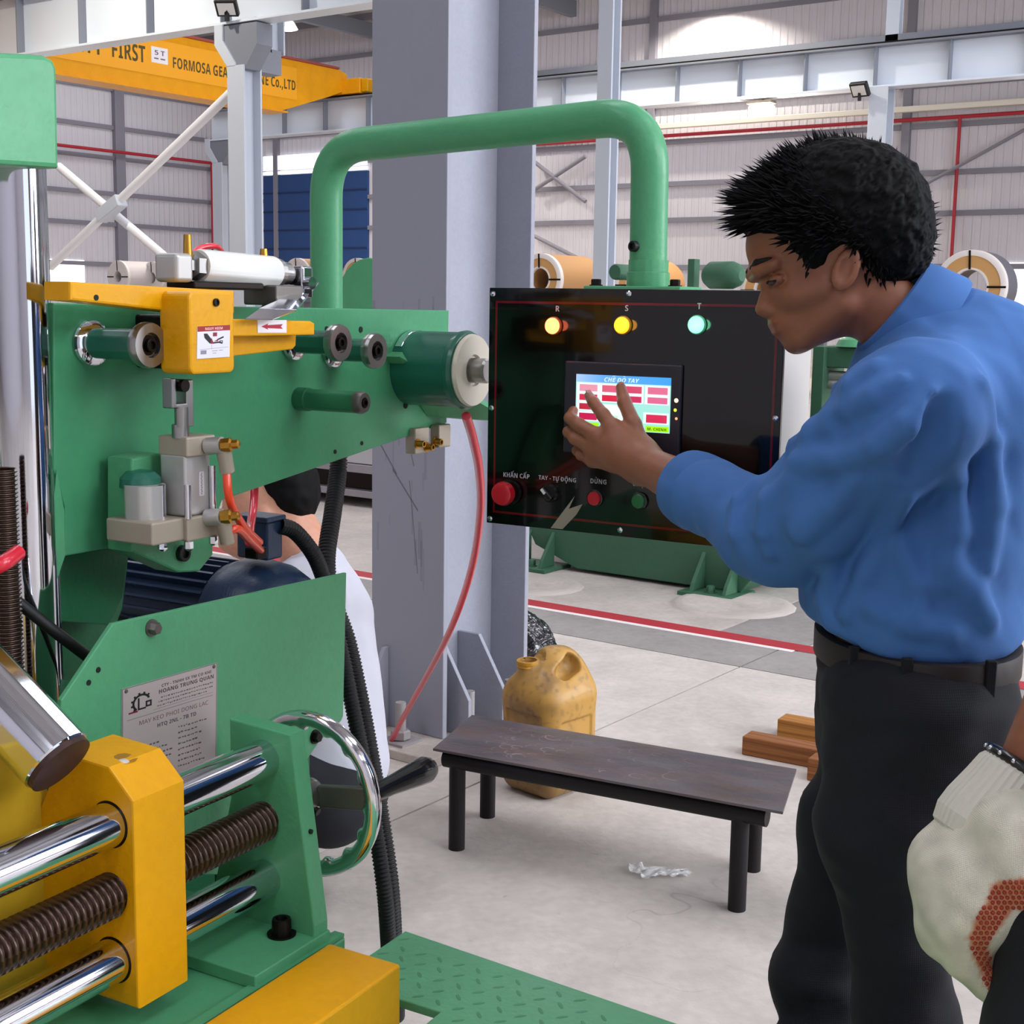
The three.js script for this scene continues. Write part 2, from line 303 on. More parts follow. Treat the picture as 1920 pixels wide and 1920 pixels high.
// ---------- columns, runway girders, bracing ----------
function hSection(cx, cz, w, d, y0, y1, tf, tw) {     // flanges across x at +-d/2 in z, web between
  return [box(cx - w / 2, cx + w / 2, y0, y1, cz + d / 2 - tf, cz + d / 2, 0.003), box(cx - w / 2, cx + w / 2, y0, y1, cz - d / 2, cz - d / 2 + tf, 0.003), box(cx - tw / 2, cx + tw / 2, y0, y1, cz - d / 2 + tf, cz + d / 2 - tf)];
}
function farColumn(x, z, label, haunch, w = 0.34, d = 0.36) {
  const t = thing('steel_column', label, 'column', V(x, 0, z));
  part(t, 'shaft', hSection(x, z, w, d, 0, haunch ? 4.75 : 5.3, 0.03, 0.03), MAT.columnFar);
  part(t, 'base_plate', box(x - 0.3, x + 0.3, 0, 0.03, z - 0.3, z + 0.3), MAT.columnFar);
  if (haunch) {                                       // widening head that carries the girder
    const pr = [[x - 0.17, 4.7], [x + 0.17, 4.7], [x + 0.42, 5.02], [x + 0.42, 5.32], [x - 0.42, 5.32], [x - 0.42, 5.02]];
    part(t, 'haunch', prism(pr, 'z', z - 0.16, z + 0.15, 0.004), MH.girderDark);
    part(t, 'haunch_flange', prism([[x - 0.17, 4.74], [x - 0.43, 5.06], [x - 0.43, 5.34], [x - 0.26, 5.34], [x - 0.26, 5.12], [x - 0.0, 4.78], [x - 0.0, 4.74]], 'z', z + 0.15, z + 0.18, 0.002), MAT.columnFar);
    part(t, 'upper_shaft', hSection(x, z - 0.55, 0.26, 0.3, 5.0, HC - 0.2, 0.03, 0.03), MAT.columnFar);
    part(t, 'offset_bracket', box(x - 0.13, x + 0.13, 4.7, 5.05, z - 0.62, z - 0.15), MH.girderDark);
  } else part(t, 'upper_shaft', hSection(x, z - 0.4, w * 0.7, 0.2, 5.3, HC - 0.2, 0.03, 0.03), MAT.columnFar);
  return t;
}
farColumn(-15.45, -14.6, 'slim grey steel column with a widening head, left of the large column', true);
farColumn(-9.2, -14.6, 'slim pale steel column seen under the bent green pipe', false, 0.2, 0.2);
farColumn(-9.65, -24.4, 'far grey steel column behind the head of the man in blue', false);
farColumn(-26.65, -24.4, 'far grey steel column near the left wall corner, under the yellow crane', true);
function runway(z, x0, x1, y0, y1, label, step, off) {
  const t = thing('runway_girder', label, 'girder', V((x0 + x1) / 2, y0, z));
  part(t, 'web', box(x0, x1, y0, y1, z - 0.01, z + 0.01), MH.girder);
  part(t, 'bottom_flange', box(x0, x1, y0 - 0.02, y0 + 0.015, z - 0.17, z + 0.17, 0.004), MH.girder);
  part(t, 'top_flange', box(x0, x1, y1 - 0.015, y1 + 0.02, z - 0.2, z + 0.2, 0.004), MH.girderDark);
  part(t, 'rail', [box(x0, x1, y1 + 0.02, y1 + 0.08, z - 0.03, z + 0.03)], MAT.darkSteel);
  for (let x = off; x < x1; x += step) if (x > x0) part(t, 'stiffener', box(x - 0.012, x + 0.012, y0, y1, z + 0.01, z + 0.15), MH.girderDark);
  return t;
}
runway(-14.6, -34, 4, 5.36, 6.32, 'near grey crane runway girder across the top left corner', 1.63, -33.7);
runway(-24.4, -27, 10, 5.3, 6.0, 'far pale blue crane runway girder below the bright wall panels', 1.33, -27.05);
part(scene.getObjectByName('runway_girder_001'), 'walkway_angle', box(-27, 10, 6.1, 6.25, -24.75, -24.7), MH.girderDark);
// overhead crane
{
  const zb = -12.5, ze = -24.45, x = -22.5;
  const t = thing('overhead_crane', 'yellow overhead travelling crane with black lettering spanning the hall', 'crane', V(x, 5.5, -18));
  part(t, 'box_girder', prism([[ze + 0.6, 5.98], [ze, 6.2], [ze, 6.55], [ze + 0.25, 6.62], [zb, 6.62], [zb, 5.5], [ze + 2.1, 5.5]].map(([z, y]) => [z, y]), 'x', x - 0.5, x, 0.01), MAT.craneYellow);
  part(t, 'bottom_flange', prism([[ze + 1.95, 5.47], [zb, 5.47], [zb, 5.5], [ze + 1.95, 5.5]], 'x', x - 0.55, x + 0.05), MAT.craneYellow);
  part(t, 'walkway_edge', box(x - 0.5, x + 0.05, 6.62, 6.67, zb, ze + 0.3), std({ color: srgb(150, 70, 60), roughness: 0.6 }));
  part(t, 'end_carriage', box(x - 1.6, x + 0.55, 6.08, 6.42, ze - 0.18, ze + 0.18, 0.02), MAT.craneYellow);
  part(t, 'end_buffer', box(x + 0.55, x + 0.75, 6.1, 6.4, ze - 0.14, ze + 0.14, 0.03), MAT.yellow);
  const zA = H.X(30, 60, x + 0.004).z, zB = H.X(556, 160, x + 0.004).z;
  const tex = canvasTex(2048, 256, (g, w, h) => {
    g.fillStyle = '#f0a514'; g.fillRect(0, 0, w, h); g.fillStyle = '#4d4216'; g.textBaseline = 'middle';
    const fit = (s, x0, x1, y, px) => { g.font = 'bold ' + px + 'px sans-serif'; const m = g.measureText(s).width || 1; g.save(); g.translate(x0, y); g.scale((x1 - x0) / m, 1); g.fillText(s, 0, 0); g.restore(); };
    const U = (a, b) => (zA - H.X(a, b, x).z) / (zA - zB) * w, Y = (a, b) => (6.46 - H.X(a, b, x).y) / 0.68 * h;
    fit('SAFETY', U(85, 70), U(192, 92), Y(190, 90) , 150); fit('FIRST', U(207, 95), U(272, 98), Y(240, 97), 165);
    fit('FORMOSA GEAR MACHINE Co.,LTD', U(322, 115), U(554, 160), (Y(350, 122) + Y(535, 158)) / 2, 110);
    const l0 = U(283, 103), l1 = U(314, 106), lt = Y(298, 89), lb = Y(298, 119); g.fillStyle = '#e9e4e6'; g.fillRect(l0, lt, l1 - l0, lb - lt); g.fillStyle = '#5a5670'; fit('5 T', l0 + 22, l1 - 22, lt + (lb - lt) * 0.36, (lb - lt) * 0.42); g.fillRect(l0 + 20, lt + (lb - lt) * 0.68, (l1 - l0) * 0.26, 9); g.fillRect(l0 + (l1 - l0) * 0.55, lt + (lb - lt) * 0.68, (l1 - l0) * 0.28, 9);
  });
  const g = new THREE.PlaneGeometry(Math.abs(zB - zA), 0.68); g.rotateY(Math.PI / 2); g.translate(x + 0.0125, 6.12, (zA + zB) / 2);
  part(t, 'lettering', clean(g), std({ map: tex, roughness: 0.5 }), 'black safety lettering on yellow');
}
// bracing bars
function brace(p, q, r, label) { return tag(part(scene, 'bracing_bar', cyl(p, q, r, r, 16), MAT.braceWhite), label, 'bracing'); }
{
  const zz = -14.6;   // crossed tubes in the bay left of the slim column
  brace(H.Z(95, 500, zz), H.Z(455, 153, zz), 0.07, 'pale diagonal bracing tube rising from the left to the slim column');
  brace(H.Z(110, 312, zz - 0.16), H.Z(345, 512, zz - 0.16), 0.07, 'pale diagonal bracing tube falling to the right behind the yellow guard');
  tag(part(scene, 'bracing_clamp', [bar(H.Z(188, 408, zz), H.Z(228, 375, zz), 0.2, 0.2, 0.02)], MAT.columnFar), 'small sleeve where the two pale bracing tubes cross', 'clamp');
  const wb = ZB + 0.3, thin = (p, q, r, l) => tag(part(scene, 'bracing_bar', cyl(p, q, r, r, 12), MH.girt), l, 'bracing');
  thin(H.Z(1000, 302, wb), H.Z(1098, 378, wb), 0.07, 'thin far bracing bar falling to the right, beside the large column');
  thin(H.Z(1000, 357, wb), H.Z(1098, 293, wb), 0.07, 'thin far bracing bar rising to the right, beside the large column');
  thin(H.Z(997, 440, wb), H.Z(1095, 490, wb), 0.07, 'lowest far bracing bar, above the brown coil by the large column');
  thin(H.Z(1705, 362, wb), H.Z(1960, 222, wb), 0.05, 'thin dark sloping bracing rod at the far right wall');
}
// lamps
const glowLamp = std({ color: 0xffffff, emissive: 0xffffff, emissiveIntensity: 6 });
function highBay(p, label, power, seen = true) {
  const t = thing('high_bay_lamp', label, 'lamp', p.clone());
  part(t, 'reflector', lathe(p, V(0, -1, 0), [[0.08, -0.3], [0.12, -0.12], [0.3, 0.02], [0.42, 0.22], [0.4, 0.22], [0.28, 0.03], [0.1, -0.1], [0.07, -0.28]], 24), std({ color: 0xc8c8c4, metalness: 0.5, roughness: 0.5, side: THREE.DoubleSide }));
  part(t, 'gear_box', lathe(p, V(0, 1, 0), [[0, 0.12], [0.16, 0.12], [0.16, 0.42], [0.05, 0.48], [0, 0.48]], 20), MAT.darkSteel);
  part(t, 'bulb', lathe(p, V(0, -1, 0), [[0, -0.1], [0.1, -0.05], [0.13, 0.06], [0.08, 0.16], [0, 0.18]], 16), glowLamp);
  part(t, 'hanger', cyl(p.clone().add(V(0, 0.45, 0)), V(p.x, HC, p.z), 0.02, 0.02, 8), MAT.darkSteel);
  const l = new THREE.PointLight(0xfff6e6, power, 0, 2); l.position.copy(p).add(V(0, 0.04, 0)); l.castShadow = true; l.shadow.radius = 5; scene.add(l);
}
highBay(H.D(533, 40, 42), 'lit high bay lamp under the roof, right of the slim column head', 300);
highBay(V(-17.5, 8.8, -11.2), 'high bay lamp hanging before the near girder, above the view', 170);
highBay(V(-13.2, 8.6, -22.8), 'high bay lamp hanging before the far pale girder, above the view', 130);
highBay(V(-21.2, 11.05, -38.4), 'high bay lamp in front of the bright upper back wall', 260);
highBay(V(-31, 10.2, -37), 'high bay lamp near the back corner above the blue door', 120);
function floodlight(p, dir, s, label) {
  const t = thing('floodlight', label, 'floodlight', p.clone()), d = dir.clone().normalize(), up = UPAX;
  part(t, 'housing', bar(p.clone().addScaledVector(d, -s * 0.35), p, s * 1.25, s, 0.02), MAT.black);
  part(t, 'lens', bar(p.clone().addScaledVector(d, -0.004), p.clone().addScaledVector(d, 0.006), s * 0.95, s * 0.7), std({ color: 0xdadad6, roughness: 0.25 }));
  part(t, 'bracket', [bar(p.clone().addScaledVector(d, -s * 0.2).add(V(0, -s * 0.75, 0)), p.clone().addScaledVector(d, -s * 0.2), 0.05, 0.05)], MAT.black);
}
floodlight(H.Z(424, 17, -14.3), V(0.4, -0.75, 0.7), 0.26, 'square floodlight fixed to the head of the slim column');
floodlight(H.Z(1610, 170, -24.1), V(-0.1, -0.6, 0.8), 0.27, 'small floodlight under the far girder above the man in blue');
{ // small lit lamp under the far girder
  const p = H.Z(1428, 207, -24.6), t = thing('wall_lamp', 'small glaring lamp glowing below the far pale girder', 'lamp', p.clone());
  part(t, 'hood', bar(p.clone().add(V(0, 0.14, -0.1)), p.clone().add(V(0, 0.14, 0.16)), 0.5, 0.05, 0.01), MAT.aluWarm);
  part(t, 'lamp_tube', bar(p.clone().add(V(-0.24, 0, 0)), p.clone().add(V(0.24, 0, 0)), 0.26, 0.2, 0.06), std({ color: 0xffffff, emissive: 0xfff0d0, emissiveIntensity: 7 }));
  part(t, 'stem', cyl(p.clone().add(V(0, 0.14, -0.05)), V(p.x, 5.32, p.z - 0.05), 0.025, 0.025, 8), MAT.darkSteel);
  const l = new THREE.PointLight(0xfff0d8, 60, 0, 2); l.position.copy(p); l.castShadow = true; scene.add(l);
}
// ---------- the large near column ----------
{
  const t = thing('steel_column', 'large grey steel column standing behind the red hose', 'column', V(-2.98, 0, -3.75));
  const xl = H.Z(697, 1000, -3.36).x, xr = H.Z(833, 1000, -3.36).x, cx = (xl + xr) / 2, w = xr - xl;
  const zF = -3.36, zB = H.X(1000, 600, xr).z, d = zF - zB, cz = (zF + zB) / 2;
  const stain = canvasTex(512, 2048, (g, W, Hh) => {
    g.fillStyle = '#fff'; g.fillRect(0, 0, W, Hh);
    g.strokeStyle = 'rgba(60,60,75,.35)'; g.lineWidth = 5; for (const [a, b, c, e] of [[150, 1480, 330, 1560], [250, 1400, 300, 1470], [270, 1500, 330, 1690], [60, 1430, 180, 1490]]) { g.beginPath(); g.moveTo(a, b); g.lineTo(c, e); g.stroke(); }
    g.fillStyle = 'rgba(70,70,80,.10)'; for (let i = 0; i < 26; i++) g.fillRect(rr(0, W), rr(Hh * 0.55, Hh * 0.8), rr(3, 22), rr(10, 90));
  });
  const fl = (z0, z1, m) => { const g = box(cx - w / 2, cx + w / 2, 0.03, HC - 0.3, z0, z1, 0.003); return g; };
  const ff = fl(zF - 0.022, zF), u = ff.attributes.uv; for (let i = 0; i < u.count; i++) u.setXY(i, (u.getX(i) - (cx - w / 2)) / w, u.getY(i) / 3.2);
  part(t, 'front_flange', ff, paint(srgb(150, 152, 164), { roughness: 0.6, clearcoat: 0.05, map: stain }));
  part(t, 'rear_flange', fl(zB, zB + 0.022), MAT.column);
  part(t, 'web', box(cx - 0.008, cx + 0.008, 0.03, HC - 0.3, zB + 0.022, zF - 0.022), MAT.column);
  part(t, 'base_plate', box(cx - w / 2 - 0.06, cx + w / 2 + 0.1, 0, 0.03, zB - 0.1, zF + 0.18, 0.004), std({ color: srgb(205, 196, 190), roughness: 0.8, map: rep(concreteTex, 1) }));
  const gs = (z) => prism([[cx + 0.008, 0.03], [cx + w / 2 + 0.05, 0.03], [cx + w / 2 + 0.05, 0.15], [cx + w / 2 - 0.055, 0.32], [cx + 0.008, 0.32]], 'z', z - 0.008, z + 0.008, 0.002);
  for (const f of [0.12, 0.52]) part(t, 'gusset', gs(zF - 0.022 - d * f), MAT.column);
  part(t, 'gusset', prism([[zF, 0.03], [zF + 0.13, 0.03], [zF + 0.13, 0.12], [zF + 0.02, 0.3], [zF, 0.3]], 'x', cx - w / 2 + 0.06, cx - w / 2 + 0.075, 0.002), MAT.column);
  for (const [x, z] of [[cx + 0.06, zF + 0.1], [cx - w / 2 + 0.0, zF + 0.1], [cx + w / 2 + 0.0, zF - d * 0.3], [cx + w / 2 + 0.02, zF - d * 0.72], [cx + w / 2 + 0.04, zB - 0.05]]) {
    part(t, 'anchor_bolt', [cyl(V(x, 0.03, z), V(x, 0.16, z), 0.017, 0.017, 14), hexBolt(V(x, 0.036, z), UPAX, 0.032, 0.028, false), box(x - 0.05, x + 0.05, 0.03, 0.038, z - 0.05, z + 0.05)], std({ color: srgb(150, 146, 146), roughness: 0.7 }));
  }
}
// ---------- the green machine at the left ----------
const XA = -1.35, XG = -1.2, XRD = -1.07;
const zy = (pts, x) => pts.map(([a, b]) => { const p = M.X(a, b, x); return [p.z, p.y]; });
const xy = (pts, z) => pts.map(([a, b]) => { const p = M.Z(a, b, z); return [p.x, p.y]; });
const PX = V(1, 0, 0), PZ = V(0, 0, 1);
const holeDark = std({ color: 0x06140c, roughness: 0.8 });
// machine bed with column body
{
  const t = thing('machine_bed', 'green machine bed under the polished guide rods and dark tall body', 'machine', V(-1.3, 0, -1.1), M);
  part(t, 'bed_box', box(-1.62, -0.985, 0, 0.63, -1.335, -0.55, 0.006), MAT.green);
  part(t, 'bed_rail', box(-1.0, -0.985, 0.63, 0.634, -1.33, -0.6), MAT.green);
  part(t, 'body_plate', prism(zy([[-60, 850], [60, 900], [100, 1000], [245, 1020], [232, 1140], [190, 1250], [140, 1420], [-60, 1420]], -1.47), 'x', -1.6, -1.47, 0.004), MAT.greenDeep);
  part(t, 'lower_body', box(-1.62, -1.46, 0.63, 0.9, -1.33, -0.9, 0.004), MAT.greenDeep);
  part(t, 'access_cover', prism(zy([[-30, 1150], [62, 1150], [85, 1215], [85, 1330], [-30, 1330]], -1.44), 'x', -1.46, -1.44, 0.004), MAT.green);
  part(t, 'cover_bolt', capBolt(M.X(72, 1268, -1.44), PX, 0.008, 0.01), MAT.darkSteel);
}
// tall polished column with its cap
{
  const t = thing('lifting_column', 'polished vertical steel column under a green cap block at the left edge', 'machine column', V(-1.38, 0.63, -1.12), M);
  const c = M.X(48, 600, -1.36), zc = c.z;
  part(t, 'chrome_shaft', cyl(V(-1.36, 0.9, zc + 0.006), V(-1.36, 1.66, zc + 0.006), 0.031, 0.031, 48), MAT.chrome);
  part(t, 'rear_shaft', cyl(V(-1.42, 0.9, zc - 0.06), V(-1.42, 1.66, zc - 0.06), 0.026, 0.026, 40), MAT.chrome);
  const s0 = M.X(2, 900, -1.31);
  part(t, 'lead_screw', tube([V(-1.31, 0.92, s0.z), V(-1.31, 1.05, s0.z), V(-1.31, 1.22, s0.z)], (tt, L) => 0.017 + 0.0016 * Math.sin(tt * L / 0.005 * TAU), 420, 16), MAT.screw);
  part(t, 'cap_block', prism(zy([[-140, 92], [60, 101], [84, 103], [100, 111], [108, 128], [112, 316], [-140, 300]], -1.31), 'x', -1.46, -1.31, 0.006), MAT.green);
  part(t, 'yellow_collar', box(-1.47, -1.43, 1.385, 1.42, zc - 0.1, zc - 0.05, 0.004), MAT.yellowOchre);
  part(t, 'rear_bracket', prism(zy([[58, 640], [104, 600], [104, 880], [58, 1000]], -1.4), 'x', -1.42, -1.4, 0.002), MAT.greenDeep);
  part(t, 'foot_block', box(-1.45, -1.33, 0.63, 0.92, zc - 0.07, zc + 0.08, 0.01), MAT.greenDeep);
}
// side arm with its rollers
{
  const t = thing('feed_machine_arm', 'green side arm plate carrying short rollers, pointing at the control panel', 'machine arm', V(XA, 0.95, -1.6), M);
  part(t, 'arm_plate', prism(zy([[100, 568], [842, 582], [838, 793], [417, 938], [400, 990], [245, 1021], [122, 1043], [122, 950], [101, 880]], XA), 'x', XA - 0.012, XA, 0.002), paint(srgb(72, 150, 106)));
  // thick lower block whose sloping edge faces the light
  const blk = (pts, x) => pts.map(([a, b]) => M.X(a, b, x));
  const q = [...blk([[106, 880], [121, 960], [122, 1042], [82, 1163]], XA + 0.001), ...blk([[98, 905], [36, 1046], [38, 1060], [72, 1150]], XA - 0.075)];
  part(t, 'sloped_block', hull(q), MAT.green);
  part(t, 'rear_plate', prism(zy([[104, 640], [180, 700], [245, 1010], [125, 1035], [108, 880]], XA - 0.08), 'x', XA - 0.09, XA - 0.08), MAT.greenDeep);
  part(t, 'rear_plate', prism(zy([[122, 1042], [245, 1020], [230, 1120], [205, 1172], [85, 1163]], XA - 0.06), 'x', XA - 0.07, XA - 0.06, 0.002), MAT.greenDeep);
  for (const [a, b, r] of [[224, 869, 0.008], [224, 943, 0.008]]) part(t, 'socket_bolt', capBolt(M.X(a, b, XA), PX, r, 0.006, false), MAT.black);
  for (const [a, b, r] of [[612, 617, 0.0045], [676, 618, 0.005], [628, 847, 0.0035], [678, 831, 0.0035], [760, 760, 0.006]]) part(t, 'bolt_hole', cyl(M.X(a, b, XA).add(V(-0.002, 0, 0)), M.X(a, b, XA).add(V(0.0012, 0, 0)), r, r, 16), holeDark);
  const roller = (p0, pEnd, r, rd, dark) => {
    const b = M.X(p0[0], p0[1], XA), e = M.Z(pEnd[0], pEnd[1], b.z), L = e.x - XA;
    const g = part(t, 'roller', lathe(V(XA, b.y, b.z), PX, [[0, -0.002], [r, 0], [r, L - 0.012], [0, L - 0.012]], 32), dark ? MAT.greenDeep : MAT.greenRubber);
    if (rd) {
      part(g, 'flange', lathe(V(XA, b.y, b.z), PX, [[0, -0.001], [rd, 0], [rd * 1.05, 0.004], [rd, 0.008], [r, 0.014], [0, 0.014]], 32), MAT.chrome);
      const n = 28, rim = lathe(V(XA + L - 0.014, b.y, b.z), PX, [[0, 0], [rd * 0.96, 0], [rd, 0.003], [rd, 0.011], [rd * 0.96, 0.014], [rd * 0.55, 0.014], [rd * 0.5, 0.008], [0, 0.008]], n);
      part(g, 'knurled_disc', rim, MAT.steel);
      part(g, 'hub_bolt', capBolt(V(XA + L - 0.006, b.y, b.z), PX, rd * 0.3, 0.008, true), MAT.darkSteel);
    } else {
      part(g, 'end_cap', lathe(V(XA + L - 0.014, b.y, b.z), PX, [[0, 0], [r * 1.02, 0], [r * 1.05, 0.008], [r * 0.9, 0.014], [r * 0.5, 0.014], [r * 0.45, 0.01], [0, 0.01]], 28), MAT.steelDull);
      part(g, 'hub_bolt', capBolt(V(XA + L - 0.006, b.y, b.z), PX, r * 0.4, 0.008, false), MAT.darkSteel);
      part(g, 'collar', lathe(V(XA, b.y, b.z), PX, [[0, -0.001], [r * 1.1, 0], [r * 1.1, 0.02], [r, 0.022], [0, 0.022]], 24), MAT.greenDeep);
    }
  };
  roller([168, 643], [284, 645], 0.0195, 0.0285);
  roller([548, 640], [640, 645], 0.018, 0.028);
  roller([622, 655], [708, 667], 0.018, 0.028);
  roller([560, 748], [684, 755], 0.0165, 0, true);
  { // large roller at the tip
    const b = M.X(770, 684, XA), e = M.Z(882, 712, b.z), L = e.x - XA, R = 0.064, c = V(XA, b.y - 0.005, b.z);
    const g = part(t, 'tip_roller', lathe(c, PX, [[0, 0], [R, 0.0], [R, L - 0.018], [R * 1.03, L - 0.016], [R * 1.05, L - 0.008], [R * 1.0, L - 0.002], [R * 0.9, L], [0, L]], 48), MAT.greenRubber);
    part(g, 'white_ring', lathe(c.clone().add(V(L - 0.002, 0, 0)), PX, [[0, 0], [R * 0.93, 0], [R * 0.96, 0.004], [R * 0.93, 0.01], [R * 0.42, 0.01], [R * 0.4, 0.004], [0, 0.004]], 40), std({ color: srgb(214, 206, 190), roughness: 0.5 }));
    part(g, 'shaft_stub', lathe(c.clone().add(V(L, 0, 0)), PX, [[0, 0], [0.021, 0], [0.021, 0.032], [0.018, 0.036], [0, 0.036]], 28), MAT.steel);
    part(g, 'clamp_strip', prism(circle(0, 0, R * 1.02, 40).slice(4, 20).concat(circle(0, 0, R * 0.9, 40).slice(4, 20).reverse()).map(([u, v]) => [u + c.z, v + c.y]), 'x', XA + 0.002, XA + 0.016, 0.001), MAT.chrome);
    const q2 = [M.X(722, 668, XA), M.X(765, 640, XA), M.X(862, 786, XA), M.X(800, 780, XA)];
    part(t, 'roller_bracket', hull([...q2, M.Z(868, 785, q2[2].z).clone(), V(XA + L * 0.95, q2[2].y + 0.002, q2[2].z + 0.005), V(XA + 0.03, q2[0].y, q2[0].z)]), MAT.green);
  }
  part(t, 'tip_clamp', [box(XA - 0.01, XA + 0.012, M.X(790, 848, XA).y, M.X(790, 800, XA).y, M.X(795, 830, XA).z, M.X(768, 830, XA).z, 0.003), box(XA, XA + 0.02, M.X(815, 838, XA).y, M.X(815, 795, XA).y, M.X(828, 820, XA).z, M.X(806, 820, XA).z, 0.003)], MAT.aluWarm, 'small pale clamps under the arm tip');
  for (const [a, b] of [[783, 832], [800, 838], [816, 828]]) part(t, 'clamp_bolt', capBolt(M.X(a, b, XA + 0.012), PX, 0.006, 0.014), MAT.brass);
}
// upper clamp frame (yellow)
{
  const t = thing('strip_guard', 'yellow guard bar with a pinch hazard label and an arrow label', 'machine guard', V(-1.2, 1.3, -1.5), M);
  const xb = -1.245;
  part(t, 'guard_bar', prism(zy([[132, 528], [440, 545], [440, 588], [352, 587], [132, 563]], xb), 'x', xb - 0.045, xb, 0.003), MAT.yellow);
  for (const [a, b] of [[180, 558]]) part(t, 'bolt_hole', cyl(M.X(a, b, xb).add(V(-0.004, 0, 0)), M.X(a, b, xb).add(V(0.001, 0, 0)), 0.0035, 0.0035, 14), holeDark);
  const xf = -1.2, c = zy([[355, 547], [441, 547], [438, 699], [356, 702]], xf);
  const z0 = (c[0][0] + c[3][0]) / 2, z1 = (c[1][0] + c[2][0]) / 2, y1 = (c[0][1] + c[1][1]) / 2, y0 = (c[2][1] + c[3][1]) / 2;
  const fp = part(t, 'front_plate', prism(roundRect(z1, z0, y0, y1, 0.009), 'x', xf - 0.05, xf, 0.003), MAT.yellow);
  const bh = M.X(404, 567, xf);
  part(fp, 'bolt_head', capBolt(bh, PX, 0.005, 0.003, false), MAT.darkSteel);
  const lab = zy([[370, 612], [431, 609], [430, 669], [369, 673]], xf + 0.0008);
  const warn = canvasTex(512, 512, (g, w, h) => {
    g.fillStyle = '#e2dfea'; g.fillRect(0, 0, w, h); g.fillStyle = '#9a1c20'; g.fillRect(0, 0, w, 86); g.fillStyle = '#f0c4c8'; g.font = 'bold 58px sans-serif'; g.textAlign = 'center'; g.textBaseline = 'middle';
    g.save(); g.translate(w / 2, 46); g.scale(0.86, 1); g.fillText('NGUY HIEM', 0, 0); g.restore();
    g.fillStyle = '#140c18'; g.beginPath(); g.moveTo(96, 120); g.lineTo(150, 120); g.lineTo(240, 240); g.lineTo(232, 290); g.lineTo(190, 280); g.lineTo(110, 190); g.fill();
    g.strokeStyle = '#140c18'; g.lineWidth = 24; g.lineCap = 'round'; g.beginPath(); g.moveTo(235, 276); g.lineTo(350, 268); g.lineTo(385, 284); g.stroke(); g.beginPath(); g.moveTo(318, 226); g.lineTo(402, 190); g.stroke(); g.lineWidth = 12; g.strokeRect(352, 248, 40, 34);
    g.fillStyle = '#8c0f2c'; g.fillRect(240, 110, 66, 62); g.beginPath(); g.moveTo(220, 190); g.lineTo(258, 290); g.lineTo(205, 280); g.fill(); g.beginPath(); g.moveTo(330, 214); g.lineTo(262, 250); g.lineTo(322, 252); g.fill();
    g.strokeStyle = '#8a8894'; g.lineWidth = 5; g.beginPath(); g.moveTo(40, 372); g.lineTo(486, 352); g.stroke(); g.beginPath(); g.moveTo(222, 300); g.lineTo(226, 372); g.stroke();
    g.fillStyle = '#8a8896'; g.fillRect(52, 384, 92, 62); for (const [x, y, w2] of [[230, 396, 90], [340, 392, 60], [240, 432, 60]]) g.fillRect(x, y, w2, 9);
  });
  part(fp, 'hazard_label', decalX(lab, xf, 0.0012), [MAT.white, std({ map: warn, roughness: 0.45 })], 'white and red pinch hazard label');
  const xa = -1.212;
  part(t, 'side_arm', prism(zy([[436, 598], [583, 602], [590, 606], [590, 628], [436, 631]], xa), 'x', xa - 0.012, xa, 0.002), MAT.yellow);
  part(t, 'lower_arm', prism(zy([[436, 626], [556, 626], [555, 648], [549, 655], [436, 668]], xa - 0.03), 'x', xa - 0.042, xa - 0.03, 0.002), MAT.yellow);
  const arrow = canvasTex(256, 128, (g, w, h) => { g.fillStyle = '#efe6ea'; g.fillRect(0, 0, w, h); g.fillStyle = '#b0122c'; g.beginPath(); g.moveTo(30, 66); g.lineTo(92, 34); g.lineTo(84, 52); g.lineTo(222, 42); g.lineTo(204, 66); g.lineTo(222, 88); g.lineTo(84, 82); g.lineTo(92, 98); g.fill(); });
  part(t, 'arrow_label', decalX(zy([[483, 600], [537, 600], [537, 624], [483, 624]], xa + 0.0008), xa, 0.0012), [MAT.white, std({ map: arrow, roughness: 0.45 })], 'white label with a red arrow');
  part(t, 'pivot_block', [box(-1.345, -1.25, M.X(340, 690, -1.3).y, M.X(340, 590, -1.3).y, M.X(352, 640, -1.3).z, M.X(300, 640, -1.3).z, 0.004)], MAT.darkSteel);
  part(t, 'arm_bracket', [box(XA, -1.245, 1.35, 1.392, M.X(338, 560, XA).z, M.X(280, 560, XA).z, 0.003)], MAT.darkSteel);
}
// decal: thin plate whose outer face carries a print, given its corners [z,y] from top left clockwise
function decalX(c, x, t) {
  const g = new THREE.BoxGeometry(1, 1, 1), p = g.attributes.position, uv = g.attributes.uv;
  // unit box: -z side is the left of the print seen from +x when z grows to the left
  for (let i = 0; i < p.count; i++) {
    const u = p.getZ(i) > 0 ? 0 : 1, v = p.getY(i) > 0 ? 1 : 0, top = [c[0][0] + (c[1][0] - c[0][0]) * u, c[0][1] + (c[1][1] - c[0][1]) * u], bot = [c[3][0] + (c[2][0] - c[3][0]) * u, c[3][1] + (c[2][1] - c[3][1]) * u];
    p.setXYZ(i, p.getX(i) > 0 ? x + t : x, bot[1] + (top[1] - bot[1]) * v, bot[0] + (top[0] - bot[0]) * v); uv.setXY(i, u, v);
  }
  const h = g.toNonIndexed(); h.clearGroups(); // faces: +x first
  h.addGroup(0, 6, 1); h.addGroup(6, 30, 0); h.computeVertexNormals(); return h;
}
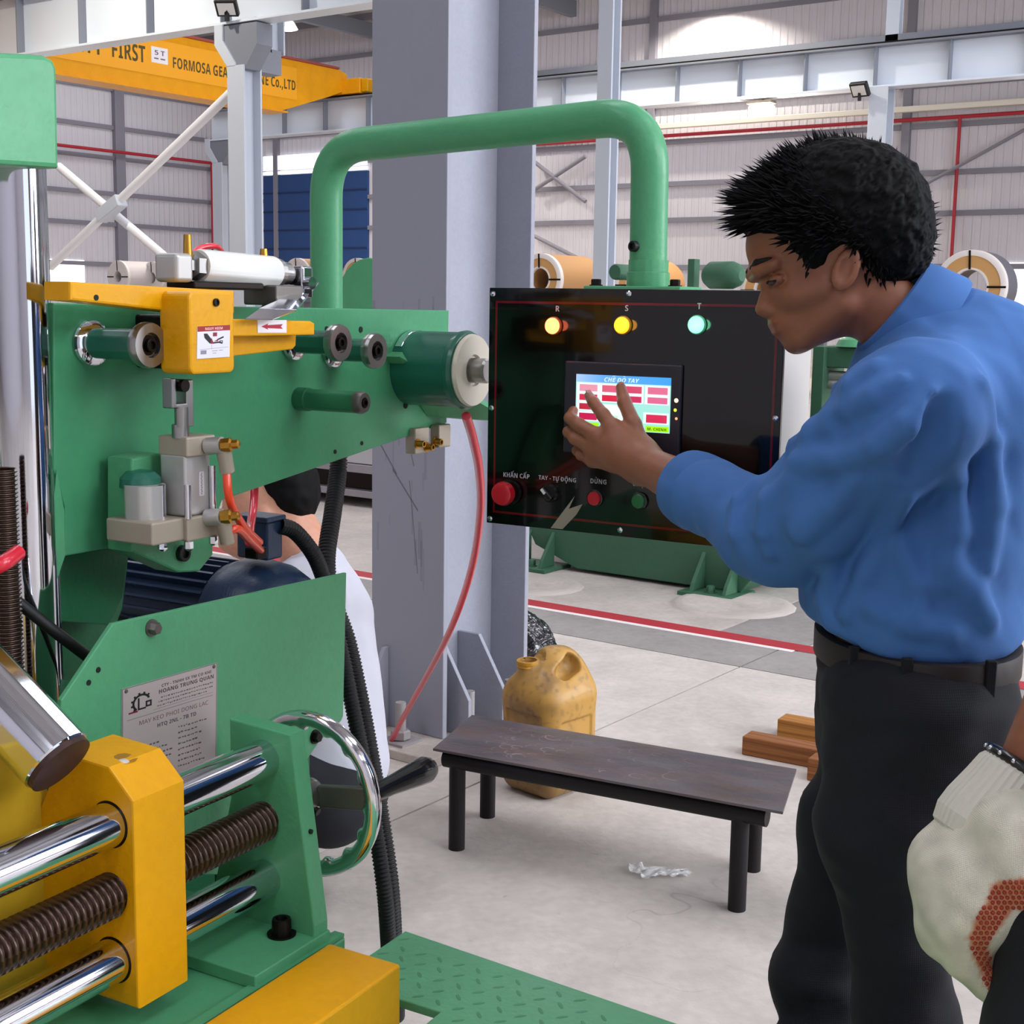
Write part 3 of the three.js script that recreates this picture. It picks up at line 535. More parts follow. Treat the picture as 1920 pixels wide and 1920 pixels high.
// white pneumatic cylinder lying on top, and the sheet chute
{
  const t = thing('pneumatic_cylinder', 'white pneumatic cylinder lying on top of the yellow guard', 'cylinder', V(-1.3, 1.42, -1.6), M);
  const a = M.X(372, 499, -1.28), b = M.X(512, 506, -1.28); b.y = a.y - 0.004;
  const d = b.clone().sub(a), L = d.length();
  part(t, 'barrel', lathe(a, d, [[0, 0], [0.021, 0], [0.0225, 0.004], [0.0225, L - 0.004], [0.021, L], [0, L]], 32), std({ color: 0xd9dad6, roughness: 0.35 }));
  part(t, 'end_head', lathe(b, d, [[0, 0], [0.02, 0], [0.02, 0.01], [0.016, 0.012], [0.016, 0.03], [0.011, 0.032], [0, 0.05]], 28), MAT.steel);
  part(t, 'rear_head', lathe(a, d.clone().negate(), [[0, 0], [0.019, 0], [0.019, 0.016], [0.013, 0.018], [0.013, 0.03], [0, 0.032]], 6), MAT.steel);
  part(t, 'clevis', [box(-1.3, -1.26, a.y - 0.022, a.y + 0.015, a.z + 0.03, a.z + 0.062, 0.006)], MAT.alu);
  part(t, 'fitting', cyl(V(-1.28, a.y + 0.01, a.z + 0.02), V(-1.28, a.y + 0.04, a.z + 0.02), 0.006, 0.005, 12), MAT.brass); part(t, 'fitting', cyl(b.clone().add(V(0, 0.012, 0.02)), b.clone().add(V(0, 0.032, 0.02)), 0.007, 0.005, 12), MAT.brass);
  part(t, 'mount_block', box(-1.31, -1.25, a.y - 0.05, a.y - 0.022, b.z - 0.03, b.z + 0.03, 0.003), MAT.steelDull);
  part(t, 'linkage', [box(-1.31, -1.255, a.y - 0.04, a.y + 0.006, b.z - 0.06, b.z - 0.035, 0.004), cyl(V(-1.32, a.y - 0.018, b.z - 0.045), V(-1.245, a.y - 0.018, b.z - 0.045), 0.009, 0.009, 16)], MAT.chrome);
  part(t, 'valve_block', box(-1.31, -1.26, a.y - 0.03, a.y - 0.02, a.z - 0.11, a.z + 0.03, 0.003), MAT.darkSteel);
  part(t, 'red_air_line', tube([V(-1.32, a.y - 0.01, a.z - 0.02), V(-1.33, a.y + 0.022, a.z - 0.05), V(-1.33, a.y + 0.03, a.z - 0.09), V(-1.35, a.y + 0.02, a.z - 0.13)], 0.004, 24, 8), MAT.redHose);
  const s = thing('sheet_chute', 'bent shiny metal chute lip behind the yellow arm', 'chute', M.X(520, 570, -1.26), M);
  const P = [[486, 580], [512, 552], [597, 531], [556, 582]].map(([u, v], i) => M.X(u, v, [-1.2, -1.3, -1.3, -1.2][i])), Q = [[460, 598], [486, 580], [556, 582], [512, 599]].map(([u, v], i) => M.X(u, v, [-1.19, -1.2, -1.2, -1.19][i]));
  part(s, 'tray', sheet(P, 0.003), MAT.chromeWheel); part(s, 'lip', sheet(Q, 0.003), MAT.chromeWheel);
}
function sheet(c, t) {                                 // a thin plate from four corners
  const n = c[1].clone().sub(c[0]).cross(c[3].clone().sub(c[0])).normalize().multiplyScalar(t / 2), pts = [];
  for (const p of c) pts.push(p.clone().add(n), p.clone().sub(n)); return hull(pts);
}
// vertical pneumatic cylinder
{
  const t = thing('pneumatic_cylinder', 'square upright pneumatic cylinder with brass fittings and orange air lines', 'cylinder', V(-1.25, 1.05, -1.43), M);
  const xf = -1.225, zc = (a) => M.X(a, 900, xf).z, y = (b) => M.X(380, b, xf).y, zl = zc(352), zr = zc(406);
  part(t, 'mount_plate', prism(zy([[248, 860], [300, 850], [346, 900], [400, 985], [400, 1040], [374, 1072], [335, 1074], [248, 1035]], -1.29), 'x', -1.335, -1.29, 0.003), MAT.green);
  part(t, 'mount_bolt', capBolt(M.X(340, 1037, -1.29), PX, 0.011, 0.008, false), MAT.black);
  part(t, 'shroud', lathe(V(-1.285, y(912), zl + 0.022), UPAX, [[0, 0], [0.027, 0], [0.026, 0.012], [0.018, 0.02], [0, 0.023]], 28), MAT.greenRubber);
  part(t, 'barrel', box(xf - 0.048, xf - 0.004, y(966), y(850), zr + 0.006, zl, 0.004), MAT.alu);
  part(t, 'second_barrel', lathe(V(-1.272, y(968), zl + 0.028), UPAX, [[0, 0], [0.026, 0], [0.026, y(905) - y(968)], [0, y(905) - y(968)]], 32), MAT.alu);
  part(t, 'upper_head', box(xf - 0.05, xf, y(855), y(817), zr, zl, 0.003), MAT.aluWarm);
  part(t, 'lower_head', box(xf - 0.06, xf + 0.002, y(1010), y(966), zr - 0.003, zl + 0.004, 0.003), MAT.aluWarm);
  part(t, 'lower_head', box(-1.31, xf - 0.005, y(1008), y(966), zl + 0.002, zl + 0.06, 0.003), MAT.aluWarm);
  for (const [a, x, b0] of [[399, xf, 875], [303, -1.25, 905], [352, xf, 905]]) { const z = M.X(a, 930, x).z; part(t, 'tie_rod', cyl(V(x, y(968), z), V(x, y(b0), z), 0.0045, 0.0045, 12), MAT.chrome); part(t, 'tie_nut', lathe(V(x, y(1010), z), V(0, -1, 0), [[0, -0.002], [0.006, 0], [0.006, 0.009], [0.003, 0.012], [0, 0.012]], 6), MAT.chrome); }
  part(t, 'piston_rod', [cyl(V(xf - 0.018, y(820), zc(360)), V(xf - 0.018, y(795), zc(360)), 0.011, 0.011, 20), cyl(V(xf - 0.014, y(800), zc(358)), V(xf - 0.014, y(762), zc(358)), 0.009, 0.009, 6)], MAT.steel);
  part(t, 'clevis', [box(xf - 0.03, xf - 0.012, y(764), y(708), zc(348), zc(340), 0.002), box(xf - 0.03, xf - 0.012, y(800), y(712), zc(380), zc(366), 0.002), box(xf - 0.03, xf - 0.012, y(764), y(755), zc(372), zc(342), 0.002)], MAT.steel);
  part(t, 'clevis_pin', cyl(V(xf - 0.035, y(722), zc(358)), V(xf - 0.006, y(722), zc(358)), 0.008, 0.008, 16), MAT.darkSteel);
  const lbl = canvasTex(64, 256, (g, w, h) => { g.fillStyle = '#c2bfc0'; g.fillRect(0, 0, w, h); g.fillStyle = '#55525a'; for (let q = 14; q < 236; q += 13) g.fillRect(20 + (q % 3) * 3, q, 22, 7); });
  part(t, 'maker_label', decalX([[zc(377), y(885)], [zc(386), y(885)], [zc(386), y(930)], [zc(377), y(930)]], xf - 0.004, 0.0006), [MAT.alu, std({ map: lbl, roughness: 0.5 })]);
  const hose = (p0, pts, name) => part(t, name, tube([p0, ...pts], 0.0058, 40, 12), MAT.orange);
  const fit = (a, b) => {
    const p = M.X(a, b, xf), f = part(t, 'air_fitting', [cyl(p, p.clone().add(V(0.022, 0.002, -0.004)), 0.011, 0.011, 20)], MAT.alu);
    part(f, 'brass_tip', [lathe(p.clone().add(V(0.022, 0.002, -0.004)), V(0.9, 0.1, -0.35), [[0, 0], [0.009, 0], [0.0095, 0.012], [0.006, 0.014], [0.006, 0.022], [0.003, 0.024], [0, 0.024]], 8)], MAT.brass);
    part(f, 'elbow', cyl(p.clone().add(V(0.02, 0.0, -0.008)), p.clone().add(V(0.02, -0.034, -0.016)), 0.01, 0.0095, 16), MAT.aluWarm); return p;
  };
  const f1 = fit(388, 836), f2 = fit(388, 970), join = M.X(488, 1032, -1.26);
  hose(f1.clone().add(V(0.02, -0.03, -0.014)), [M.X(430, 935, -1.2), M.X(455, 985, -1.22), join.clone().add(V(0, 0.012, 0.002))], 'air_line');
  hose(f2.clone().add(V(0.02, -0.022, -0.013)), [M.X(445, 992, -1.2), M.X(470, 1015, -1.23), join], 'air_line');
  part(t, 'air_line', tube([M.X(478, 880, -1.4), M.X(476, 940, -1.38), M.X(470, 985, -1.34), join.clone().add(V(-0.02, 0.01, 0))], 0.0065, 30, 12), MAT.redHose, 'red air line');
  part(t, 'tee_fitting', [box(join.x - 0.02, join.x + 0.004, join.y - 0.012, join.y + 0.004, join.z - 0.012, join.z + 0.012, 0.003)], MAT.darkSteel);
}
// electric motor
{
  const t = thing('electric_motor', 'dark blue ribbed electric motor behind the green lower guard plate', 'motor', V(-1.6, 0.85, -1.72), M);
  const A = V(-1.715, 0.905, -1.70), R = 0.08, LB = 0.235;
  part(t, 'stator_body', lathe(A, PX, [[0, 0], [R, 0], [R, LB], [0, LB]], 40), MAT.motor);
  for (let i = 0; i < 30; i++) { const a = i / 30 * TAU, c = Math.cos(a), s = Math.sin(a); part(t, 'cooling_fin', bar(V(A.x + 0.005, A.y + s * (R + 0.007), A.z + c * (R + 0.007)), V(A.x + LB, A.y + s * (R + 0.007), A.z + c * (R + 0.007)), 0.004, 0.016, 0, V(0, s, c)), MAT.motor); }
  part(t, 'end_bell', lathe(V(A.x + LB, A.y, A.z), PX, [[0, 0], [R * 1.16, 0], [R * 1.2, 0.01], [R * 1.2, 0.022], [R * 1.28, 0.026], [R * 1.3, 0.05], [R * 1.24, 0.09], [R * 1.05, 0.125], [R * 0.7, 0.15], [R * 0.4, 0.16], [0, 0.165]], 48), MAT.motor);
  part(t, 'fan_cowl', lathe(A, V(-1, 0, 0), [[0, 0], [R * 1.12, 0], [R * 1.12, 0.05], [R * 0.9, 0.07], [0, 0.07]], 36), MAT.motor);
  const tb = M.D(506, 1000, 2.17);
  const bx = part(t, 'terminal_box', box(tb.x - 0.05, tb.x + 0.012, tb.y - 0.04, tb.y + 0.022, tb.z - 0.018, tb.z + 0.022, 0.005), MAT.motor);
  part(bx, 'box_lid', box(tb.x - 0.054, tb.x + 0.016, tb.y + 0.02, tb.y + 0.029, tb.z - 0.022, tb.z + 0.026, 0.003), MAT.motor);
  part(t, 'foot', box(A.x + 0.03, A.x + 0.3, 0.8, 0.83, A.z - 0.07, A.z + 0.07, 0.004), MAT.motor);
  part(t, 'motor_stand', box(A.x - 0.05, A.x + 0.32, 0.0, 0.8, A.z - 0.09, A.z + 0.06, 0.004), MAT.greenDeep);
}
// guard plate with the maker's plate
{
  const t = thing('guard_plate', 'large green lower guard plate with a bolted metal nameplate', 'guard', V(XG, 0.63, -1.5), M);
  part(t, 'plate', prism(zy([[212, 1169], [650, 1074], [644, 1342], [640, 1352], [598, 1392], [574, 1428], [560, 1640], [100, 1640], [115, 1313]], XG), 'x', XG - 0.007, XG, 0.0015), MAT.green);
  part(t, 'plate_support', [box(XG - 0.06, XG - 0.007, 0.5, 0.8, -1.45, -1.4), box(XG - 0.3, XG - 0.05, 0.5, 0.56, -1.62, -1.3)], MAT.greenDeep);
  part(t, 'hex_bolt', hexBolt(M.X(284, 1177, XG), PX, 0.008, 0.01), MAT.steelDull);
  part(t, 'hex_bolt', hexBolt(M.X(590, 1381, XG), PX, 0.008, 0.008), MAT.darkSteel);
  for (const [a, b] of [[184, 1256], [166, 1280]]) part(t, 'bolt_hole', cyl(M.X(a, b, XG).add(V(-0.002, 0, 0)), M.X(a, b, XG).add(V(0.0008, 0, 0)), 0.0035, 0.0035, 14), holeDark);
  const c0 = M.X(227, 1292, XG), c1 = M.X(406, 1242, XG), c2 = M.X(404, 1428, XG), c3 = M.X(227, 1490, XG);
  const np = canvasTex(768, 840, (g, w, h) => {
    g.fillStyle = '#b9adab'; g.fillRect(0, 0, w, h); g.strokeStyle = '#4a4448'; g.lineWidth = 4; g.strokeRect(5, 5, w - 10, h - 10);
    g.fillStyle = '#1c1820'; g.textAlign = 'center'; const ln = (s, x, y, px, c = '#3a3036', b = '') => { g.font = b + px + 'px sans-serif'; g.fillStyle = c; g.fillText(s, x, y); };
    ln('CTY - TNHH SX TM CO KHI', 510, 74, 34, '#3a3036', 'bold '); ln('HOANG TRUNG QUAN', 510, 122, 44, '#3a2c30', 'bold ');
    const scrib = (x, y, W, hh) => { g.fillStyle = 'rgba(44,38,44,.75)'; for (let q = x; q < x + W;) { const k = rr(hh * 0.5, hh * 1.6); g.fillRect(q, y - hh * rr(0.6, 1), k, hh * rr(0.5, 0.9)); q += k + hh * rr(0.25, 0.8); } }; scrib(300, 162, 430, 12); scrib(280, 192, 450, 11); scrib(270, 222, 400, 11); g.fillRect(40, 262, 690, 3); g.fillRect(240, 238, 490, 2);
    g.strokeStyle = '#141018'; g.lineWidth = 16; g.beginPath(); g.arc(148, 150, 62, 2.2, 5.9); g.stroke(); for (let k = 0; k < 7; k++) { const a = 2.4 + k * 0.52; g.beginPath(); g.moveTo(148 + 60 * Math.cos(a), 150 + 60 * Math.sin(a)); g.lineTo(148 + 82 * Math.cos(a), 150 + 82 * Math.sin(a)); g.stroke(); }
    g.lineWidth = 13; g.beginPath(); g.moveTo(126, 110); g.lineTo(126, 200); g.lineTo(182, 200); g.stroke(); g.strokeRect(186, 154, 34, 36); g.strokeStyle = '#7c1430'; g.beginPath(); g.moveTo(50, 212); g.lineTo(120, 212); g.stroke();
    ln('MAY KEO PHOI DONG LAC', 410, 330, 48, '#6a3c48'); ln('HTQ 2NL - 7B TD', 430, 392, 42, '#4a3e46', 'bold ');
    g.textAlign = 'left'; [120, 190, 240, 230, 150].forEach((s, i) => scrib(150 - i * 4, 520 + i * 44, s, 15)); [230, 150, 190, 140, 200, 180, 190, 210].forEach((s, i) => scrib(440, 452 + i * 46, s, 15));
  });
  const pl = part(t, 'nameplate', decalX([[c0.z, c0.y], [c1.z, c1.y], [c2.z, c2.y], [c3.z, c3.y]], XG, 0.0014), [MAT.alu, std({ map: np, roughness: 0.38, metalness: 0.25 })], 'pale metal nameplate with dark print');
  for (const [u, v] of [[0.04, 0.04], [0.96, 0.04]]) part(pl, 'rivet', lathe(V(XG + 0.0013, c0.y + (c1.y - c0.y) * u - 0.004, c0.z + (c1.z - c0.z) * u), PX, [[0, 0], [0.0028, 0], [0.002, 0.0014], [0, 0.0018]], 12), MAT.steelDull);
}
// guide unit: rods, screw, yellow nut block, green bracket
const unit = thing('guide_rod_unit', 'polished guide rods and dark screw through a yellow block', 'slide unit', V(XRD, 0.63, -1.1), M);
{
  const t = unit, zS = -0.5, zE = -1.285;
  part(t, 'guide_rod', cyl(V(XRD, 0.8605, zS), V(XRD, 0.8605, zE), 0.0245, 0.0245, 56), MAT.chrome, 'upper polished rod');
  part(t, 'guide_rod', cyl(V(XRD, 0.706, zS), V(XRD, 0.706, zE), 0.0245, 0.0245, 56), MAT.chrome, 'lower polished rod');
  // trapezoidal screw thread, lathed profile swept as rings with a helix
  part(t, 'lead_screw', screw(V(XRD, 0.781, zS), V(XRD, 0.781, zE), 0.0205, 0.0045, 0.0088), MAT.screw, 'dark threaded screw');
  const zF = -1.0258, pf = xy([[74, 1518], [116, 1423], [192, 1447], [214, 1459], [256, 1510], [260, 1898]], zF);
  const xl = pf[0][0], xr = pf[5][0], yb = 0.658;
  const yt = 0.9305;
  const poly = [[xl, yb], [xl, pf[0][1]], [pf[1][0], yt - 0.002], [xr - 0.034, yt - 0.006], [xr, 0.893], [xr, yb]];
  const nb = part(t, 'nut_block', prism(poly, 'z', -1.1036, zF, 0.0025), MAT.yellow, 'yellow painted nut block');
  part(nb, 'bore_ring', lathe(V(XRD, 0.8605, zF - 0.001), PZ, [[0.0245, 0], [0.0262, 0], [0.0262, 0.0016], [0.0245, 0.0016]], 40), MAT.darkSteel);
  part(nb, 'bore_ring', lathe(V(XRD, 0.781, zF - 0.001), PZ, [[0.02, 0], [0.0225, 0], [0.0225, 0.0016], [0.02, 0.0016]], 40), MAT.darkSteel);
  part(nb, 'bore_ring', lathe(V(XRD, 0.706, zF - 0.001), PZ, [[0.0245, 0], [0.0262, 0], [0.0262, 0.0016], [0.0245, 0.0016]], 40), MAT.darkSteel);
  const sp = V(xr - 0.036, yt - 0.0065, -1.05);
  part(nb, 'chipped_paint', lathe(sp, V(0.2, 1, 0), [[0, 0], [0.006, 0], [0.004, 0.0012], [0, 0.0016]], 9), std({ color: 0xd8d2cc, roughness: 0.5, metalness: 0.5 }), 'bare chipped spot');
  part(nb, 'grime', lathe(sp.clone().add(V(-0.006, 0.0003, -0.008)), V(0.12, 1, 0), [[0, 0], [0.013, 0], [0.01, 0.0006], [0, 0.0008]], 11), std({ color: srgb(150, 104, 20), roughness: 0.7 }));
  const zB = -1.2803;
  const br = xy([[430, 1345], [542, 1379], [589, 1737]], zB);
  const bp = [[br[0][0], 0.903], [br[1][0] + 0.002, 0.898], [br[2][0], 0.66], [br[2][0], 0.63], [br[0][0] - 0.04, 0.63], [br[0][0], 0.8]];
  const bk = part(t, 'end_bracket', prism(bp, 'z', zB - 0.028, zB, 0.002), MAT.green, 'green end bracket');
  part(bk, 'bolt_hole', cyl(V(br[2][0] - 0.022, 0.775, zB - 0.014), V(br[2][0] - 0.0135, 0.775, zB - 0.014), 0.003, 0.003, 12), holeDark);
  part(bk, 'foot', box(-1.17, -0.99, 0.63, 0.647, -1.308, -1.165, 0.002), MAT.green);
  const fb = M.Y(528, 1752, 0.647); part(bk, 'foot_bolt', capBolt(V(fb.x, 0.647, fb.z), UPAX, 0.012, 0.021), MAT.darkSteel);
  // handwheel
  const zW = -1.372, hc = V(XRD, 0.788, zW), R = 0.1;
  const hub = part(t, 'hub', lathe(V(XRD, 0.788, zB - 0.026), V(0, 0, -1), [[0, 0], [0.017, 0], [0.017, 0.03], [0.024, 0.034], [0.024, 0.06], [0.02, 0.07], [0, 0.07]], 32), MAT.steel);
  part(hub, 'set_screw', cyl(V(XRD + 0.02, 0.775, zB - 0.075), V(XRD + 0.026, 0.773, zB - 0.075), 0.005, 0.005, 12), MAT.black);
  const ringPts = [], ringN = 96, ringG = new THREE.TorusGeometry(R, 0.0105, 20, 160), rp = ringG.attributes.position;
  for (let i = 0; i < rp.count; i++) { const x = rp.getX(i), y = rp.getY(i), z = rp.getZ(i), a = Math.atan2(y, x), r = Math.hypot(x, y), k = r < R ? 1 + 0.55 * Math.max(0, Math.cos(a * 15)) * Math.min(1, (R - r) / 0.0105) : 1, r2 = R + (r - R) * k; rp.setXYZ(i, Math.cos(a) * r2, Math.sin(a) * r2, z + (z > 0 ? 0 : 0)); }
  ringG.computeVertexNormals(); ringG.translate(hc.x, hc.y, hc.z);
  const wheel = part(t, 'handwheel', clean(ringG), MAT.chromeWheel, 'chrome handwheel with finger notches');
  for (const a of [0.12, 0.12 + TAU / 3, 0.12 + 2 * TAU / 3]) { const d = V(Math.cos(a), Math.sin(a), 0); part(wheel, 'spoke', bar(hc.clone().addScaledVector(d, 0.02).add(V(0, 0, 0.006)), hc.clone().addScaledVector(d, R - 0.004), 0.03, 0.01, 0.003, V(0, 0, 1)), MAT.steelDull); }
  const hp = hc.clone().add(V(R * 0.985, 0.018, -0.006)), hg = part(wheel, 'crank_grip', lathe(hp, V(0.12, 0.04, -1), [[0, 0], [0.011, 0], [0.012, 0.012], [0.0125, 0.03], [0.0165, 0.075], [0.018, 0.098], [0.014, 0.108], [0, 0.11]], 28), MAT.blackPlastic);
}
function screw(a, b, rc, h, pitch) {                    // round thread: radius follows the helix
  const L = a.distanceTo(b), rad = 28, seg = Math.ceil(L / pitch * 8), pos = [], idx = [], w = rad + 1, d = b.clone().sub(a).normalize(), e1 = V(1, 0, 0), e2 = d.clone().cross(e1);
  for (let i = 0; i <= seg; i++) for (let j = 0; j <= rad; j++) { const t = i / seg * L, A = TAU * j / rad, ph = (t / pitch - j / rad) % 1, s = Math.abs(((ph + 1) % 1) - 0.5) * 2, r = rc + h * sm(0.25, 0.62, s), p = a.clone().addScaledVector(d, t).addScaledVector(e1, r * Math.cos(A)).addScaledVector(e2, r * Math.sin(A)); pos.push(p.x, p.y, p.z); }
  for (let i = 0; i < seg; i++) for (let j = 0; j < rad; j++) { const q = i * w + j; idx.push(q, q + 1, q + w, q + w, q + 1, q + w + 1); }
  const g = new THREE.BufferGeometry(); g.setAttribute('position', new THREE.Float32BufferAttribute(pos, 3)); g.setIndex(idx); g.computeVertexNormals(); return boxUV(clean(g));
}
// slanted chrome roller and the ochre plate
{
  const t = thing('chrome_roller', 'slanted polished roller with a dark end, above the yellow block', 'roller', M.D(60, 1400, 1.33), M);
  const b = M.D(108, 1428, 1.43), a = M.D(-120, 1184, 1.475), d = b.clone().sub(a), L = d.length();
  part(t, 'barrel', lathe(a, d, [[0, 0], [0.0385, 0], [0.0385, L - 0.002], [0.037, L], [0, L]], 56), MAT.chrome);
  part(t, 'dark_end', lathe(a.clone().addScaledVector(d, 1), d, [[0, -0.001], [0.036, -0.001], [0.036, 0.006], [0.03, 0.008], [0, 0.008]], 40), std({ color: srgb(62, 40, 38), roughness: 0.5, metalness: 0.4 }));
  part(t, 'roller_mount', cyl(a.clone().addScaledVector(d, -0.2), a, 0.02, 0.02, 20), MAT.steelDull);
  const u = thing('ochre_block', 'mustard yellow block behind the front polished rod', 'machine block', V(-1.2, 0.63, -0.95), M);
  part(u, 'block_body', box(-1.3, -1.175, 0.63, 0.945, M.X(92, 1450, -1.175).z, -0.7, 0.006), MAT.yellowOchre);
}
// yellow beam and checkered platform
{
  const t = thing('yellow_beam', 'yellow square beam lying beside the bracket foot at the bottom', 'beam', V(-0.92, 0.0, -1.0), M);
  part(t, 'beam_body', box(-0.978, -0.872, 0.44, 0.64, -1.29, -0.6, 0.004), MAT.yellow);
  part(t, 'beam_support', box(-0.97, -0.88, 0.0, 0.44, -1.2, -0.65), MAT.greenDeep);
  const u = thing('checker_plate_platform', 'green checker plate platform at the bottom of the view', 'platform', V(-0.6, 0, -1.1), M);
  const top = prism([[-1.0227, -1.5235], [-0.3, -1.461], [-0.3, -0.5], [-0.86, -0.5], [-0.86, -1.36], [-1.023, -1.36]], 'y', 0.538, 0.55, 0.0015);
  part(u, 'top_plate', top, paint(srgb(104, 178, 132)));
  part(u, 'side_plate', [box(-0.35, -0.32, 0, 0.54, -1.42, -0.55), box(-0.85, -0.35, 0.44, 0.54, -1.46, -1.44), box(-0.84, -0.8, 0, 0.54, -1.42, -0.55)], MAT.greenDeep);
  const loz = [], one = lathe(V(0, 0, 0), UPAX, [[0, 0], [0.0105, 0], [0.007, 0.0011], [0, 0.0015]], 8);
  const gs = [];
  for (let i = 0; i < 24; i++) for (let j = 0; j < 42; j++) {
    const x = -1.01 + i * 0.03 + (j % 2) * 0.015, z = -1.50 + j * 0.0245;
    if (z < -1.5235 + (x + 1.0227) * 0.0865 + 0.02 || (x < -0.85 && z > -1.375) || x > -0.31) continue;
    const g = one.clone(); g.scale(0.32, 1, 1); g.rotateY((i + j) % 2 ? 0.78 : -0.78); g.translate(x, 0.5495, z); gs.push(g);
  }
  const lz = part(u, 'tread_lozenges', merge(gs), paint(srgb(104, 178, 132))); lz.userData.kind = 'stuff';
}
// hoses and cables
{
  const pts = [[874, 780, 2.36], [886, 820, 2.45], [898, 880, 2.6], [901, 950, 2.8], [890, 1040, 3.05], [868, 1120, 3.3], [838, 1195, 3.55], [800, 1268, 3.85], [762, 1335, 4.15], [736, 1385, 4.4], [726, 1402, 4.46]].map(([a, b, d]) => M.D(a, b, d));
  const t = thing('air_hose', 'long red air hose hanging in a curve before the large column', 'hose', M.world ? pts[10].clone() : pts[10], M);
  part(t, 'hose', tube(pts, 0.0082, 120, 12), MAT.redHose);
  const cb = (name, label, P, r, c, frame = M) => { const q = P.map(([a, b, d]) => M.D(a, b, d)); const u = thing(name, label, 'cable', q[q.length - 1].clone(), M); part(u, 'conduit', c ? conduit(q, r, 0.0062, 0.16) : tube(q, r, 80, 12), MAT.rubber); return u; };
  cb('cable_conduit', 'black corrugated conduit hanging from the green arm to the floor', [[636, 800, 2.5], [634, 880, 2.5], [624, 960, 2.45], [612, 1050, 2.4], [622, 1120, 2.38], [650, 1200, 2.36], [672, 1300, 2.34], [694, 1420, 2.3], [712, 1530, 2.26], [730, 1660, 2.25], [738, 1800, 2.3], [742, 1905, 2.4]], 0.0165, true);
  cb('cable_conduit', 'black corrugated conduit arching out of the motor terminal box', [[522, 985, 2.17], [552, 996, 2.2], [585, 1035, 2.24], [603, 1075, 2.3], [618, 1130, 2.33], [640, 1220, 2.33], [660, 1320, 2.3], [684, 1440, 2.26], [705, 1560, 2.22], [722, 1680, 2.21], [730, 1800, 2.26], [735, 1905, 2.36]], 0.0135, true);
  cb('black_cable', 'plain black cable slanting across the shadowed machine body', [[-40, 1085, 1.62], [10, 1112, 1.66], [60, 1150, 1.68], [110, 1190, 1.7], [165, 1232, 1.74], [200, 1262, 1.8], [230, 1300, 1.85]], 0.0075, false);
  cb('black_cable', 'thin black cable running into the dark motor fins', [[140, 1150, 1.95], [170, 1148, 1.98], [205, 1152, 2.05], [235, 1160, 2.2]], 0.005, false);
  const q = [[-30, 1072, 1.5], [6, 1056, 1.5], [34, 1036, 1.53]].map(([a, b, d]) => M.D(a, b, d));
  const s = thing('red_strap', 'short red strap end at the left edge of the view', 'strap', q[0].clone(), M); part(s, 'strap', tube(q, 0.009, 20, 10), MAT.redHose);
}
// ---------- smooth bodies: distance fields meshed as one continuous surface ----------
const smin = (a, b, k) => { if (k <= 0) return Math.min(a, b); const h = Math.max(k - Math.abs(a - b), 0) / k; return Math.min(a, b) - h * h * k * 0.25; };
const smax = (a, b, k) => -smin(-a, -b, k);
const cap = (a, b, ra, rb = ra) => {                  // tapered capsule
  const dx = b.x - a.x, dy = b.y - a.y, dz = b.z - a.z, l2 = dx * dx + dy * dy + dz * dz || 1e-9, ax = a.x, ay = a.y, az = a.z, dr = rb - ra;
  return (x, y, z) => { const px = x - ax, py = y - ay, pz = z - az; let t = (px * dx + py * dy + pz * dz) / l2; t = t < 0 ? 0 : t > 1 ? 1 : t; const qx = px - dx * t, qy = py - dy * t, qz = pz - dz * t; return Math.sqrt(qx * qx + qy * qy + qz * qz) - (ra + dr * t); };
};
const chain = (pts, rs, k = 0.01) => uni(pts.slice(1).map((p, i) => cap(pts[i], p, rs[i], rs[i + 1])), k);
const ell = (c, rx, ry, rz, rot = 0) => {             // ellipsoid, turned by rot about z
  const cs = Math.cos(rot), sn = Math.sin(rot), m = Math.min(rx, ry, rz);
  return (x, y, z) => { const ux = x - c.x, uy = y - c.y, px = ux * cs + uy * sn, py = -ux * sn + uy * cs, pz = z - c.z; const a = px / rx, b = py / ry, d = pz / rz, k0 = Math.sqrt(a * a + b * b + d * d), e = a / rx, f = b / ry, h = d / rz, k1 = Math.sqrt(e * e + f * f + h * h); return k1 < 1e-9 ? -m : k0 * (k0 - 1) / k1; };
};
const uni = (fs, k = 0.02) => (x, y, z) => { let d = 1e9; for (let i = 0; i < fs.length; i++) d = smin(d, fs[i](x, y, z), k); return d; };
const rbox = (c, hx, hy, hz, r) => (x, y, z) => { const qx = Math.abs(x - c.x) - hx + r, qy = Math.abs(y - c.y) - hy + r, qz = Math.abs(z - c.z) - hz + r; return Math.hypot(Math.max(qx, 0), Math.max(qy, 0), Math.max(qz, 0)) + Math.min(Math.max(qx, qy, qz), 0) - r; };
function poly2(pts) {                                  // signed distance to a polygon in the plane
  const n = pts.length;
  return (x, y) => { let d = 1e18, s = 1; for (let i = 0, j = n - 1; i < n; j = i++) { const ax = pts[i][0], ay = pts[i][1], ex = pts[j][0] - ax, ey = pts[j][1] - ay, wx = x - ax, wy = y - ay; let t = (wx * ex + wy * ey) / (ex * ex + ey * ey); t = t < 0 ? 0 : t > 1 ? 1 : t; const bx = wx - ex * t, by = wy - ey * t; d = Math.min(d, bx * bx + by * by); const c1 = y >= ay, c2 = y < pts[j][1], c3 = ex * wy > ey * wx; if ((c1 && c2 && c3) || (!c1 && !c2 && !c3)) s = -s; } return s * Math.sqrt(d); };
}
